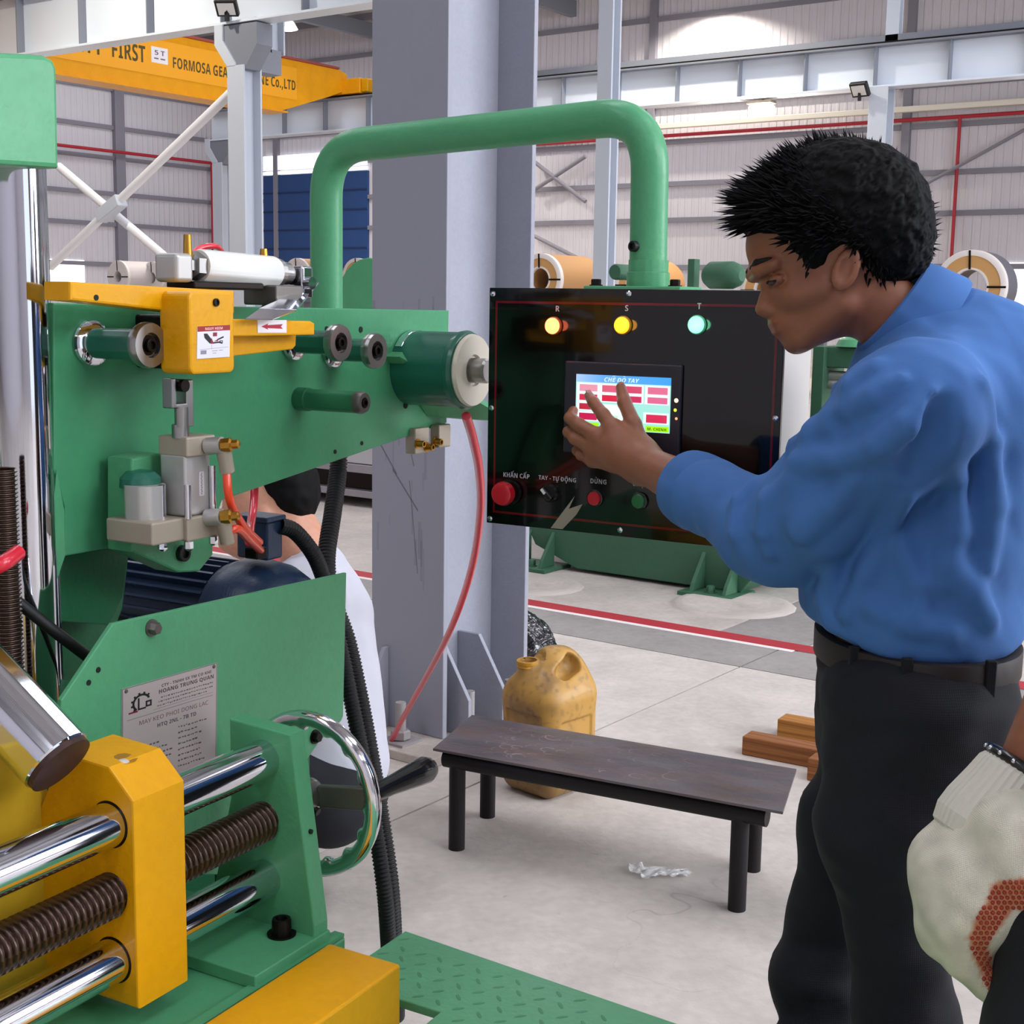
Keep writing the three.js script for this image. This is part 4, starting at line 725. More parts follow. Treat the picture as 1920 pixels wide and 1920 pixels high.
function netMesh(f, lo, hi, h, colorFn) {
  const nx = Math.ceil((hi.x - lo.x) / h) + 1, ny = Math.ceil((hi.y - lo.y) / h) + 1, nz = Math.ceil((hi.z - lo.z) / h) + 1, g = new Float32Array(nx * ny * nz), sx = 1, sy = nx, sz = nx * ny;
  // coarse skipping: a value far from the surface fills its neighbours
  g.fill(1e9);
  const S = 4, diag = h * S * 0.87 + h;
  for (let k = 0; k < nz; k += S) for (let j = 0; j < ny; j += S) for (let i = 0; i < nx; i += S) {
    const c = f(lo.x + (i + 1.5) * h, lo.y + (j + 1.5) * h, lo.z + (k + 1.5) * h), far = Math.abs(c) > diag * 2.2;
    for (let c2 = k; c2 < Math.min(k + S, nz); c2++) for (let b = j; b < Math.min(j + S, ny); b++) for (let a = i; a < Math.min(i + S, nx); a++) g[a + b * sy + c2 * sz] = far ? c : f(lo.x + a * h, lo.y + b * h, lo.z + c2 * h);
  }
  const vid = new Int32Array(nx * ny * nz).fill(-1), pos = [], idx = [];
  const E = [[0, 1], [0, 2], [0, 4], [1, 3], [1, 5], [2, 3], [2, 6], [3, 7], [4, 5], [4, 6], [5, 7], [6, 7]], co = [0, sx, sy, sx + sy, sz, sz + sx, sz + sy, sz + sx + sy];
  for (let k = 0; k + 1 < nz; k++) for (let j = 0; j + 1 < ny; j++) for (let i = 0; i + 1 < nx; i++) {
    const o = i + j * sy + k * sz; let m = 0; for (let c = 0; c < 8; c++) if (g[o + co[c]] < 0) m |= 1 << c;
    if (m === 0 || m === 255) continue;
    let x = 0, y = 0, z = 0, n = 0;
    for (const [a, b] of E) { const ia = m >> a & 1, ib = m >> b & 1; if (ia === ib) continue; const va = g[o + co[a]], vb = g[o + co[b]], t = va / (va - vb); x += (a & 1) + ((b & 1) - (a & 1)) * t; y += (a >> 1 & 1) + ((b >> 1 & 1) - (a >> 1 & 1)) * t; z += (a >> 2) + ((b >> 2) - (a >> 2)) * t; n++; }
    vid[o] = pos.length / 3; pos.push(lo.x + (i + x / n) * h, lo.y + (j + y / n) * h, lo.z + (k + z / n) * h);
  }
  const quad = (a, b, c, d, flip) => { if (a < 0 || b < 0 || c < 0 || d < 0) return; if (flip) idx.push(a, c, b, a, d, c); else idx.push(a, b, c, a, c, d); };
  for (let k = 1; k + 1 < nz; k++) for (let j = 1; j + 1 < ny; j++) for (let i = 1; i + 1 < nx; i++) {
    const o = i + j * sy + k * sz, s = g[o] < 0;
    if (s !== g[o + sx] < 0) quad(vid[o], vid[o - sy], vid[o - sy - sz], vid[o - sz], !s);
    if (s !== g[o + sy] < 0) quad(vid[o], vid[o - sz], vid[o - sz - sx], vid[o - sx], !s);
    if (s !== g[o + sz] < 0) quad(vid[o], vid[o - sx], vid[o - sx - sy], vid[o - sy], !s);
  }
  const nrm = new Float32Array(pos.length), e = h * 0.35;
  for (let i = 0; i < pos.length; i += 3) { const x = pos[i], y = pos[i + 1], z = pos[i + 2]; let a = f(x + e, y, z) - f(x - e, y, z), b = f(x, y + e, z) - f(x, y - e, z), c = f(x, y, z + e) - f(x, y, z - e); const l = Math.hypot(a, b, c) || 1; nrm[i] = a / l; nrm[i + 1] = b / l; nrm[i + 2] = c / l; }
  const geo = new THREE.BufferGeometry(); geo.setAttribute('position', new THREE.Float32BufferAttribute(pos, 3)); geo.setAttribute('normal', new THREE.BufferAttribute(nrm, 3)); geo.setIndex(idx);
  // make the winding agree with the normals
  if (idx.length) { let s = 0; for (let t = 0; t < Math.min(idx.length, 3000); t += 3) { const [a, b, c] = [idx[t] * 3, idx[t + 1] * 3, idx[t + 2] * 3], ux = pos[b] - pos[a], uy = pos[b + 1] - pos[a + 1], uz = pos[b + 2] - pos[a + 2], vx = pos[c] - pos[a], vy = pos[c + 1] - pos[a + 1], vz = pos[c + 2] - pos[a + 2]; s += (uy * vz - uz * vy) * nrm[a] + (uz * vx - ux * vz) * nrm[a + 1] + (ux * vy - uy * vx) * nrm[a + 2]; } if (s < 0) for (let t = 0; t < idx.length; t += 3) { const q = idx[t + 1]; idx[t + 1] = idx[t + 2]; idx[t + 2] = q; } geo.setIndex(idx); }
  if (colorFn) { const col = new Float32Array(pos.length); for (let i = 0; i < pos.length; i += 3) { const c = colorFn(pos[i], pos[i + 1], pos[i + 2]); col[i] = c[0]; col[i + 1] = c[1]; col[i + 2] = c[2]; } geo.setAttribute('color', new THREE.BufferAttribute(col, 3)); }
  return boxUV(clean(geo));
}
function trace(f, frame, px, py, d0 = 0.8, d1 = 4) {   // where the sight through a pixel meets the body
  const r = frame.ray(px, py), L = r.length(); let t = d0;
  for (let i = 0; i < 160 && t < d1; i++) { const d = f(EYE.x + r.x * t, EYE.y + r.y * t, EYE.z + r.z * t); if (d < 0.0004) break; t += d * 0.8 / L; }
  return r.multiplyScalar(t).add(EYE);
}
const bounds = (pts, m) => { const b = new THREE.Box3().setFromPoints(pts).expandByScalar(m); return [b.min, b.max]; };
const toC = (frame, p) => frame.world(p).applyAxisAngle(UPAX, -C.a);   // from a frame into the camera-azimuth frame
const weave = dataTex(128, (u, v) => { const a = 0.5 + 0.25 * Math.sin(u * TAU * 32) + 0.25 * Math.sin(v * TAU * 32); return [a, a, a]; });
const skinTex = dataTex(256, (u, v) => { const a = 0.88 + 0.2 * (tfbm(u, v, 16, 71) - 0.45); return [a, a * 0.99, a * 0.97]; });
const MP = {
  skin: phys({ color: srgb(150, 94, 68), roughness: 0.48, map: rep(skinTex, 8), vertexColors: true, sheen: 0.15, sheenRoughness: 0.5 }),
  skin2: phys({ color: srgb(206, 148, 122), roughness: 0.5, map: rep(skinTex, 8), vertexColors: true }),
  hair: phys({ color: 0x020203, roughness: 0.75, specularIntensity: 0.35 }),
  shirt: phys({ color: srgb(66, 112, 176), roughness: 0.9, bumpMap: rep(weave, 22), bumpScale: 0.00012, sheen: 0.08, sheenRoughness: 0.6, sheenColor: new THREE.Color(0.4, 0.5, 0.7) }),
  shirtWhite: std({ color: srgb(186, 186, 196), roughness: 0.85, bumpMap: rep(weave, 14), bumpScale: 0.0003 }),
  shirtDark: std({ color: srgb(60, 62, 70), roughness: 0.9 }),
  trousers: phys({ color: srgb(9, 10, 20), roughness: 0.85, bumpMap: rep(weave, 12), bumpScale: 0.0003, sheen: 0.1 }),
  belt: phys({ color: srgb(30, 20, 19), roughness: 0.6 }), shoe: phys({ color: 0x0a0a0c, roughness: 0.35, clearcoat: 0.3 }),
  eye: std({ color: 0xcfc8c0, roughness: 0.2 }), brow: std({ color: 0x0c0808, roughness: 0.8 }),
};
const white3 = () => [1, 1, 1];
// ---------- the man in the blue shirt ----------
{
  const J = (a, b, d) => C.D(a, b, d), t = thing('person', 'man in a blue work shirt and dark trousers leaning to touch the screen', 'person', V(C.D(1660, 1400, 1.74).x, 0, C.D(1660, 1400, 1.74).z), C);
  const onP = (a, b, off) => toC(M, M.Z(a, b, -1.911 + off));
  // head in profile pixels: u right, v down, w towards the camera
  const hd = 1.72, c0 = J(1560, 450, hd), du = J(1561, 450, hd).sub(c0), dv = J(1560, 451, hd).sub(c0), dw = C.ray(1560, 450).normalize().multiplyScalar(-du.length()), sc = du.length();
  const H0 = (u, v, w) => c0.clone().addScaledVector(du, u - 1560).addScaledVector(dv, v - 450).addScaledVector(dw, w);
  const du2 = du.lengthSq();
  const loc = (f) => (x, y, z) => { const px = x - c0.x, py = y - c0.y, pz = z - c0.z; return f((px * du.x + py * du.y + pz * du.z) / du2 + 1560, (px * dv.x + py * dv.y + pz * dv.z) / du2 + 450, (px * dw.x + py * dw.y + pz * dw.z) / du2) * sc; };
  const P = (u, v, w) => V(u, v, w);
  const cran = ell(P(1575, 425, 0), 148, 126, 96, 0.1), fore1 = ell(P(1492, 452, 0), 87, 78, 78, 0), face = ell(P(1535, 535, 0), 92, 104, 74, -0.25), jaw = uni([cap(P(1572, 580, 60), P(1510, 628, 20), 20, 18), cap(P(1572, 580, -60), P(1510, 628, -20), 20, 18), cap(P(1506, 633, -14), P(1506, 633, 14), 20)], 26);
  const nose = uni([cap(P(1450, 524, 0), P(1444, 552, 0), 10, 11), cap(P(1444, 552, 0), P(1439, 571, 0), 11, 14), cap(P(1449, 579, -14), P(1449, 579, 14), 9)], 8);
  const lips = uni([cap(P(1461, 599, -17), P(1461, 599, 17), 9), cap(P(1468, 612, -14), P(1468, 612, 14), 9)], 4);
  const muzzle = ell(P(1492, 602, 0), 36, 26, 38);
  const brow = uni([cap(P(1426, 503, -28), P(1426, 503, 28), 14), cap(P(1426, 503, 28), P(1446, 500, 60), 14, 11), cap(P(1426, 503, -28), P(1446, 500, -60), 14, 11)], 8), cheek = uni([cap(P(1485, 556, 50), P(1532, 548, 66), 20, 17), cap(P(1485, 556, -50), P(1532, 548, -66), 20, 17)], 10), socket = uni([cap(P(1444, 526, 30), P(1458, 528, 62), 11), cap(P(1444, 526, -30), P(1458, 528, -62), 11)], 5);
  const earDisc = (s) => { const e = ell(P(1566, 520, 92 * s), 24, 40, 11, 0.3), in1 = ell(P(1562, 522, 103 * s), 13, 25, 9, 0.3); return (u, v, w) => smax(e(u, v, w), -in1(u, v, w), 4); };
  const earL = earDisc(1), earR = earDisc(-1);
  const neckF = cap(P(1600, 540, 0), P(1722, 632, 0), 66, 66);
  const lidL = uni([ell(P(1456, 526, 42), 15, 12, 19), ell(P(1456, 526, -42), 15, 12, 19)], 1);
  const headF = (u, v, w) => { let d = smin(smin(cran(u, v, w), fore1(u, v, w), 30), face(u, v, w), 36); d = smin(d, jaw(u, v, w), 30); d = smin(d, cheek(u, v, w), 22); d = smin(d, muzzle(u, v, w), 20); d = smin(d, brow(u, v, w), 14); d = smax(d, -socket(u, v, w), 10); d = smin(d, nose(u, v, w), 10); d = smin(d, lips(u, v, w), 5); d = smin(d, lidL(u, v, w), 3); d = smin(d, neckF(u, v, w), 30); d = smin(d, earL(u, v, w), 5); return smin(d, earR(u, v, w), 5); };
  const headS = loc(headF);
  const headCol = (x, y, z) => { const px = x - c0.x, py = y - c0.y, pz = z - c0.z, u = (px * du.x + py * du.y + pz * du.z) / du2 + 1560, v = (px * dv.x + py * dv.y + pz * dv.z) / du2 + 450, w = (px * dw.x + py * dw.y + pz * dw.z) / du2; const l = lips(u, v, w); const k = 1 - sm(-1, 5, l); return [1 - 0.08 * k, 1 - 0.3 * k, 1 - 0.25 * k]; };
  // arms
  const shL = J(1712, 775, 1.565), elL = J(1466, 1002, 1.735), wrL = onP(1203, 868, 0.062), shR = J(1745, 740, 1.9), elR = J(1760, 1050, 1.99), wrR = J(1680, 1290, 1.98);
  const hip = J(1708, 1330, 1.75);
  const torsoCore = uni([ell(J(1752, 860, 1.75), 0.105, 0.15, 0.145, -0.1), ell(J(1715, 1120, 1.75), 0.1, 0.2, 0.13), cap(shL, shR, 0.05), ell(hip, 0.095, 0.13, 0.14)], 0.06);
  const knL = J(1702, 1935, 1.66), knR = J(1540, 1850, 1.83), anL = J(1760, 2560, 1.7), anR = J(1600, 2560, 1.84);
  const floorY = 0;
  const aL = V(anL.x + 0.02, 0.09, anL.z - 0.1), aR = V(anR.x - 0.01, 0.09, anR.z + 0.05);
  const hipL = J(1700, 1360, 1.66), hipR = J(1695, 1360, 1.84);
  const legs = uni([chain([hipL, knL, aL], [0.058, 0.038, 0.03], 0.02), chain([hipR, knR, aR], [0.058, 0.038, 0.03], 0.02)], 0.02);
  const bodyF = uni([torsoCore, chain([shL, elL, wrL], [0.045, 0.04, 0.027], 0.02), chain([shR, elR, wrR], [0.045, 0.038, 0.026], 0.02), legs, cap(J(1722, 650, 1.73), J(1740, 780, 1.75), 0.046, 0.06)], 0.03);
  const handPts = { th: [[1203, 842, .052], [1188, 795, .044], [1171, 755, .028], [1164, 727, .013]], ix: [[1152, 806, .056], [1131, 778, .046], [1113, 755, .026], [1104, 742, .011]], md: [[1124, 820, .06], [1085, 797, .054], [1069, 784, .034], [1075, 770, .014]], rg: [[1112, 840, .058], [1078, 822, .05], [1066, 810, .03], [1075, 802, .012]], pk: [[1112, 861, .05], [1090, 852, .042], [1082, 845, .024], [1087, 838, .012]] };
  const hp = Object.fromEntries(Object.entries(handPts).map(([k, a]) => [k, a.map(([x, y, o]) => onP(x, y, o))]));
  const palm = uni([cap(wrL, hp.ix[0], 0.022, 0.0135), cap(wrL, hp.md[0], 0.023, 0.0135), cap(wrL, hp.rg[0], 0.022, 0.013), cap(wrL, hp.pk[0], 0.02, 0.0125), cap(wrL, hp.th[0], 0.021, 0.017), cap(hp.th[0], hp.ix[0], 0.014, 0.011), cap(wrL.clone().lerp(hp.md[0], 0.5), wrL.clone().lerp(hp.md[0], 0.5).add(V(0, -0.004, -0.012)), 0.026)], 0.016);
  const fing = uni([chain(hp.th, [0.0145, 0.0118, 0.0105, 0.0082], 0.004), chain(hp.ix, [0.012, 0.0102, 0.009, 0.0074], 0.004), chain(hp.md, [0.0125, 0.0105, 0.0092, 0.0076], 0.004), chain(hp.rg, [0.012, 0.0098, 0.0088, 0.0072], 0.004), chain(hp.pk, [0.0108, 0.009, 0.0078, 0.0065], 0.004)], 0.003);
  const fore = chain([elL, wrL.clone().lerp(elL, 0.45), wrL], [0.04, 0.036, 0.0265], 0.02);
  const handF = (x, y, z) => smin(smin(palm(x, y, z), fing(x, y, z), 0.007), fore(x, y, z), 0.02);
  const [h0, h1] = bounds([...Object.values(hp).flat(), wrL], 0.03), [b0, b1] = bounds([shL, shR, elR, wrR, aL, aR, knL, knR, hip, elL], 0.2); b0.y = 0.04;
  const bx8 = (u0, u1, v0, v1, w, m) => bounds([u0, u1].flatMap((u) => [v0, v1].flatMap((v) => [H0(u, v, w), H0(u, v, -w)])), m);
  const [k0, k1] = bx8(1390, 1760, 270, 700, 125, 0.005);
  const foreOnly = (x, y, z) => smin(fore(x, y, z), palm(x, y, z), 0.02);
  const [f0, f1] = bounds([wrL, elL], 0.05);
  const rightHand = uni([cap(wrR, wrR.clone().add(V(-0.02, -0.08, 0)), 0.024, 0.02), ...[0, 1, 2, 3].map((i) => chain([wrR.clone().add(V(-0.02, -0.08, -0.03 + i * 0.02)), wrR.clone().add(V(-0.035, -0.125, -0.03 + i * 0.02)), wrR.clone().add(V(-0.02, -0.155, -0.03 + i * 0.02))], [0.0105, 0.0095, 0.008], 0.004)), chain([wrR.clone().add(V(-0.02, -0.03, 0.02)), wrR.clone().add(V(-0.05, -0.08, 0.035)), wrR.clone().add(V(-0.055, -0.11, 0.03))], [0.014, 0.011, 0.009], 0.004)], 0.008);
  const [r0, r1] = bounds([wrR, wrR.clone().add(V(-0.06, -0.17, 0.05)), wrR.clone().add(V(0, 0, -0.05))], 0.02);
  const body = part(t, 'body', [netMesh(bodyF, b0, b1, 0.014, white3), netMesh(headS, k0, k1, 0.0036, headCol), netMesh(handF, h0, h1, 0.0028, white3), netMesh(foreOnly, f0, f1, 0.006, white3), netMesh(rightHand, r0, r1, 0.004, white3)], MP.skin);
  // eye, brow, nails
  part(t, 'eyeball', netMesh(loc(uni([ell(P(1450, 531, 42), 11, 5, 15), ell(P(1450, 531, -42), 11, 5, 15)], 1)), ...bx8(1430, 1475, 515, 550, 64, 0.003), 0.0016), std({ color: srgb(70, 56, 50), roughness: 0.15 }));
  part(t, 'eyelashes', netMesh(loc(uni([chain([P(1441, 527, 30), P(1440, 530, 42), P(1450, 530, 58)], [2.2, 3.4, 2.6], 1), chain([P(1441, 527, -30), P(1440, 530, -42), P(1450, 530, -58)], [2.2, 3.4, 2.6], 1)], 1)), ...bx8(1430, 1475, 515, 550, 66, 0.003), 0.0012), MP.brow);
  part(t, 'eyebrow', netMesh(loc(uni([chain([P(1413, 499, 20), P(1418, 492, 40), P(1440, 490, 62)], [4.5, 6, 3.5], 2), chain([P(1413, 499, -20), P(1418, 492, -40), P(1440, 490, -62)], [4.5, 6, 3.5], 2)], 1)), ...bx8(1400, 1455, 475, 515, 70, 0.003), 0.002), MP.brow);
  for (const [k, s] of [['th', 1], ['ix', 1]]) { const a = hp[k][2], b = hp[k][3], d = b.clone().sub(a).normalize(), nr = V(0.25, 0.1, 1).addScaledVector(d, -V(0.25, 0.1, 1).dot(d)).normalize(); const cN = b.clone().addScaledVector(nr, 0.0062).addScaledVector(d, 0.001); part(t, 'fingernail', [bar(cN.clone().addScaledVector(d, -0.006), cN.clone().addScaledVector(d, 0.005), 0.0085, 0.0022, 0.001, nr)], std({ color: srgb(150, 108, 92), roughness: 0.35 })); }
  // hair: cap of hair with tufts
  const skinPoly = poly2([[1250, 432], [1418, 432], [1438, 446], [1462, 470], [1490, 492], [1503, 545], [1526, 548], [1536, 490], [1560, 474], [1590, 488], [1604, 534], [1650, 548], [1740, 516], [1850, 700], [1250, 700]]);
  const hairE = uni([ell(P(1570, 404, 0), 158, 134, 112, 0.12), ell(P(1640, 450, 0), 94, 90, 98, 0.2), ell(P(1450, 395, 0), 58, 50, 80), ell(P(1522, 470, 0), 84, 82, 90), ell(P(1655, 492, 0), 72, 56, 84)], 30);
  const nz = (u, v, w) => 6 * noise3.noise(u * 0.045, v * 0.045, w * 0.045) + 3 * noise3.noise(u * 0.12 + 5, v * 0.12, w * 0.12);
  const hairF = (u, v, w) => smax(hairE(u, v, w) + nz(u, v, w), -skinPoly(u, v) + 0, 8);
  const tufts = [], cone = new THREE.ConeGeometry(1, 1, 5, 1, true); cone.translate(0, 0.5, 0);
  for (let i = 0; i < 6000 && tufts.length < 2600; i++) {
    const a = rnd() * TAU, q = rr(-1, 1), s = Math.sqrt(1 - q * q); let u = 1575 + 165 * s * Math.cos(a), v = 415 + 140 * s * Math.sin(a), w = 112 * q;
    for (let k = 0; k < 3; k++) { const e = 1, d = hairE(u, v, w), g = V(hairE(u + e, v, w) - hairE(u - e, v, w), hairE(u, v + e, w) - hairE(u, v - e, w), hairE(u, v, w + e) - hairE(u, v, w - e)).normalize(); u -= g.x * d; v -= g.y * d; w -= g.z * d; }
    if (skinPoly(u, v) < 4 || (skinPoly(u, v) < 16 && v > 460)) continue;
    const n = V(hairE(u + 1, v, w) - hairE(u - 1, v, w), hairE(u, v + 1, w) - hairE(u, v - 1, w), hairE(u, v, w + 1) - hairE(u, v, w - 1)).normalize();
    const front = sm(1470, 1400, u), low = sm(430, 500, v);
    const dir = n.clone().multiplyScalar(0.8).add(V(-0.5 * (1 - low) - 0.5 * front, 0.12 * front + 0.5 * low - 0.15 * (1 - front) * (1 - low), 0)).add(V(rr(-.35, .35), rr(-.35, .35), rr(-.3, .3))).normalize();
    const L = (low > 0.5 ? rr(9, 22) : rr(18, 38)) * (1 + front * 0.6);
    const wd = (vv) => du.clone().multiplyScalar(vv.x).addScaledVector(dv, vv.y).addScaledVector(dw, vv.z);
    const base = H0(u - n.x * 6, v - n.y * 6, w - n.z * 6), dd = wd(dir).normalize(), g = cone.clone(); g.scale(rr(2.5, 5.5) * sc, (L + 6) * sc, rr(2.5, 5) * sc); orient(g, base, dd); tufts.push(clean(g));
  }
  part(t, 'hair', [netMesh(loc(hairF), ...bx8(1380, 1750, 250, 560, 130, 0.008), 0.0042), ...tufts], MP.hair);
  // shirt
  const cuffA = onP(1203, 868, 0.062).lerp(elL, 0.40);
  const chest = ell(J(1760, 845, 1.76), 0.135, 0.19, 0.162, -0.12), belly = ell(J(1706, 1105, 1.75), 0.133, 0.19, 0.15, 0.05), low = ell(J(1712, 1165, 1.75), 0.122, 0.085, 0.149), back = ell(J(1812, 735, 1.75), 0.085, 0.115, 0.15, -0.5);
  const yoke = cap(J(1732, 752, 1.59), J(1756, 705, 1.9), 0.068, 0.07), neckB = cap(J(1735, 655, 1.74), J(1755, 715, 1.75), 0.052, 0.085);
  const slU = cap(shL, elL, 0.082, 0.062), slF = cap(elL, cuffA, 0.062, 0.05), slR = chain([shR, elR, wrR.clone().lerp(elR, 0.4)], [0.08, 0.062, 0.05], 0.03), slack = cap(J(1545, 970, 1.66), J(1420, 1002, 1.76), 0.054, 0.042);
  const shirt0 = (x, y, z) => { let d = smin(smin(chest(x, y, z), belly(x, y, z), 0.1), low(x, y, z), 0.04); d = smin(d, back(x, y, z), 0.06); d = smin(d, smin(yoke(x, y, z), neckB(x, y, z), 0.05), 0.06); d = smin(d, smin(smin(slU(x, y, z), slF(x, y, z), 0.02), slack(x, y, z), 0.03), 0.016); return smin(d, slR(x, y, z), 0.05); };
  const ridge = (pts, r) => { const q = pts.map(([a, b]) => { const p = trace(shirt0, C, a, b, 1.1, 2.2); return p; }); return chain(q, q.map((_, i) => r * 1.5 * (0.45 + 0.55 * Math.sin(Math.PI * (i + 0.5) / q.length))), 0.006); };
  const ridges = [
    ridge([[1756, 742], [1700, 796], [1643, 834], [1575, 862], [1490, 864]], 0.012), ridge([[1640, 690], [1600, 724], [1560, 740], [1520, 760]], 0.008), ridge([[1690, 710], [1640, 745], [1590, 768], [1530, 790]], 0.007),
    ridge([[1555, 800], [1520, 812], [1485, 835]], 0.006), ridge([[1600, 900], [1560, 945], [1500, 1000]], 0.009), ridge([[1480, 900], [1440, 940], [1430, 1000], [1440, 1040]], 0.007), ridge([[1420, 905], [1385, 940], [1375, 1000]], 0.006),
    ridge([[1760, 800], [1790, 900], [1790, 1000], [1770, 1090]], 0.010), ridge([[1840, 720], [1858, 830], [1862, 950], [1850, 1060]], 0.009), ridge([[1700, 930], [1660, 1000], [1620, 1080], [1590, 1150]], 0.008), ridge([[1780, 1060], [1820, 1110], [1850, 1160]], 0.009), ridge([[1640, 1140], [1700, 1165], [1780, 1190]], 0.007), ridge([[1560, 1060], [1548, 1120], [1560, 1190]], 0.007), ridge([[1690, 1020], [1720, 1100], [1725, 1180]], 0.006),
  ];
  const pocket = cap(trace(shirt0, C, 1768, 770, 1.1, 2.2), trace(shirt0, C, 1720, 880, 1.1, 2.2), 0.016, 0.02);
  const neckHole = cap(J(1716, 612, 1.735), J(1645, 558, 1.735), 0.056, 0.06);
  const shirtF = (x, y, z) => { let d = shirt0(x, y, z); for (const r of ridges) d = smin(d, r(x, y, z), 0.016); d = smax(d, -pocket(x, y, z), 0.02); d += 0.005 * noise3.noise(x * 13, y * 8, z * 13) + 0.003 * noise3.noise(x * 30 + y * 12, y * 18, z * 30); return smax(d, -neckHole(x, y, z), 0.01); };
  const [s0, s1] = bounds([shL, shR, elL, cuffA, elR, wrR, J(1704, 1270, 1.6), J(1704, 1270, 1.95), J(1950, 700, 1.75)], 0.13);
  const cutPlane = J(1710, 1258, 1.59).y;
  const shirtCut = (x, y, z) => smax(shirtF(x, y, z), Math.min(cutPlane - y + 0.03 * sm(0.05, 0.16, Math.abs(x - J(1710, 1252, 1.75).x)), 1), 0.012);
  const cd = elL.clone().sub(wrL).normalize();
  const cuffCut = (x, y, z) => smax(shirtCut(x, y, z), Math.max(-((x - cuffA.x) * cd.x + (y - cuffA.y) * cd.y + (z - cuffA.z) * cd.z) - 0.012, -10), 0.004);
  const sh = part(t, 'shirt', netMesh(cuffCut, s0, s1, 0.0062), MP.shirt);
  part(sh, 'rolled_cuff', [lathe(cuffA.clone().addScaledVector(cd, -0.016), cd, [[0.034, 0.002], [0.046, 0], [0.0525, 0.006], [0.0545, 0.02], [0.055, 0.036], [0.052, 0.05], [0.044, 0.056]], 40)], MP.shirt);
  // collar: a band around the neck, open in front
  const cAx = J(1722 - 79.5, 612 - 60.8, 1.735).sub(J(1722, 612, 1.735)).normalize(), cB = J(1726, 615, 1.735);
  part(sh, 'collar', [lathe(cB, cAx, [[0.066, -0.012], [0.080, -0.012], [0.0815, -0.006], [0.0735, 0.03], [0.0675, 0.045], [0.0645, 0.047], [0.0625, 0.043], [0.064, 0.01], [0.066, -0.012]], 48)], MP.shirt);
  // trousers, belt, shoes
  const seat = uni([ell(J(1708, 1345, 1.75), 0.113, 0.115, 0.168), ell(J(1776, 1322, 1.75), 0.064, 0.085, 0.14), ell(J(1710, 1240, 1.75), 0.112, 0.06, 0.15)], 0.05);
  const legL = chain([hipL, J(1652, 1545, 1.65), knL, aL.clone().add(V(0, 0.02, 0))], [0.09, 0.068, 0.054, 0.056], 0.04), legR = chain([hipR, J(1610, 1560, 1.82), knR, aR.clone().add(V(0, 0.02, 0))], [0.092, 0.07, 0.058, 0.056], 0.04), kneeB = ell(J(1502, 1838, 1.82), 0.035, 0.04, 0.05), shinB = cap(J(1520, 1925, 1.8), J(1478, 1950, 1.78), 0.04, 0.028);
  const trF = (x, y, z) => { let d = smin(seat(x, y, z), smin(legL(x, y, z), legR(x, y, z), 0.012), 0.06); d = smin(d, kneeB(x, y, z), 0.03); d = smin(d, shinB(x, y, z), 0.015); return d + 0.008 * noise3.noise(x * 8, y * 15, z * 8) + 0.004 * noise3.noise(x * 20, y * 34, z * 20); };
  const [q0, q1] = bounds([J(1708, 1270, 1.6), J(1708, 1270, 1.92), hipL, hipR, knL, knR, aL, aR], 0.14); q0.y = 0.05;
  const beltY = J(1712, 1268, 1.75); beltY.y = J(1712, 1275, 1.59).y;
  part(t, 'trousers', netMesh((x, y, z) => smax(trF(x, y, z), y - (beltY.y + 0.016), 0.006), q0, q1, 0.009), MP.trousers);
  const el = (a, b, n = 48) => Array.from({ length: n }, (_, i) => [beltY.x + a * Math.cos(TAU * i / n), beltY.z + b * Math.sin(TAU * i / n)]);
  const bl = part(t, 'belt', toCreased(prism(el(0.1225, 0.163, 72), 'y', beltY.y - 0.016, beltY.y + 0.018, 0.002, [el(0.108, 0.146).reverse()]), 0.5), MP.belt);
  for (const [a, z] of [[1858, 1.7], [1700, 1.6], [1600, 1.64]]) { const p = trace((x, y, zz) => Math.hypot((x - beltY.x) / 0.1225, (zz - beltY.z) / 0.163) * 0.1225 - 0.1225, C, a, 1250, 1.2, 2.2); part(t, 'belt_loop', box(p.x - 0.006, p.x + 0.006, beltY.y - 0.024, beltY.y + 0.024, p.z - 0.004, p.z + 0.005, 0.002), MP.trousers); }
  for (const a of [aL, aR]) part(t, 'shoe', netMesh((x, y, z) => smax(uni([cap(V(a.x + 0.05, 0.045, a.z), V(a.x - 0.14, 0.035, a.z), 0.045, 0.04), cap(V(a.x, 0.06, a.z), V(a.x, 0.1, a.z), 0.042)], 0.03)(x, y, z), -y, 0.004), V(a.x - 0.21, -0.01, a.z - 0.07), V(a.x + 0.12, 0.16, a.z + 0.07), 0.006), MP.shoe);
}
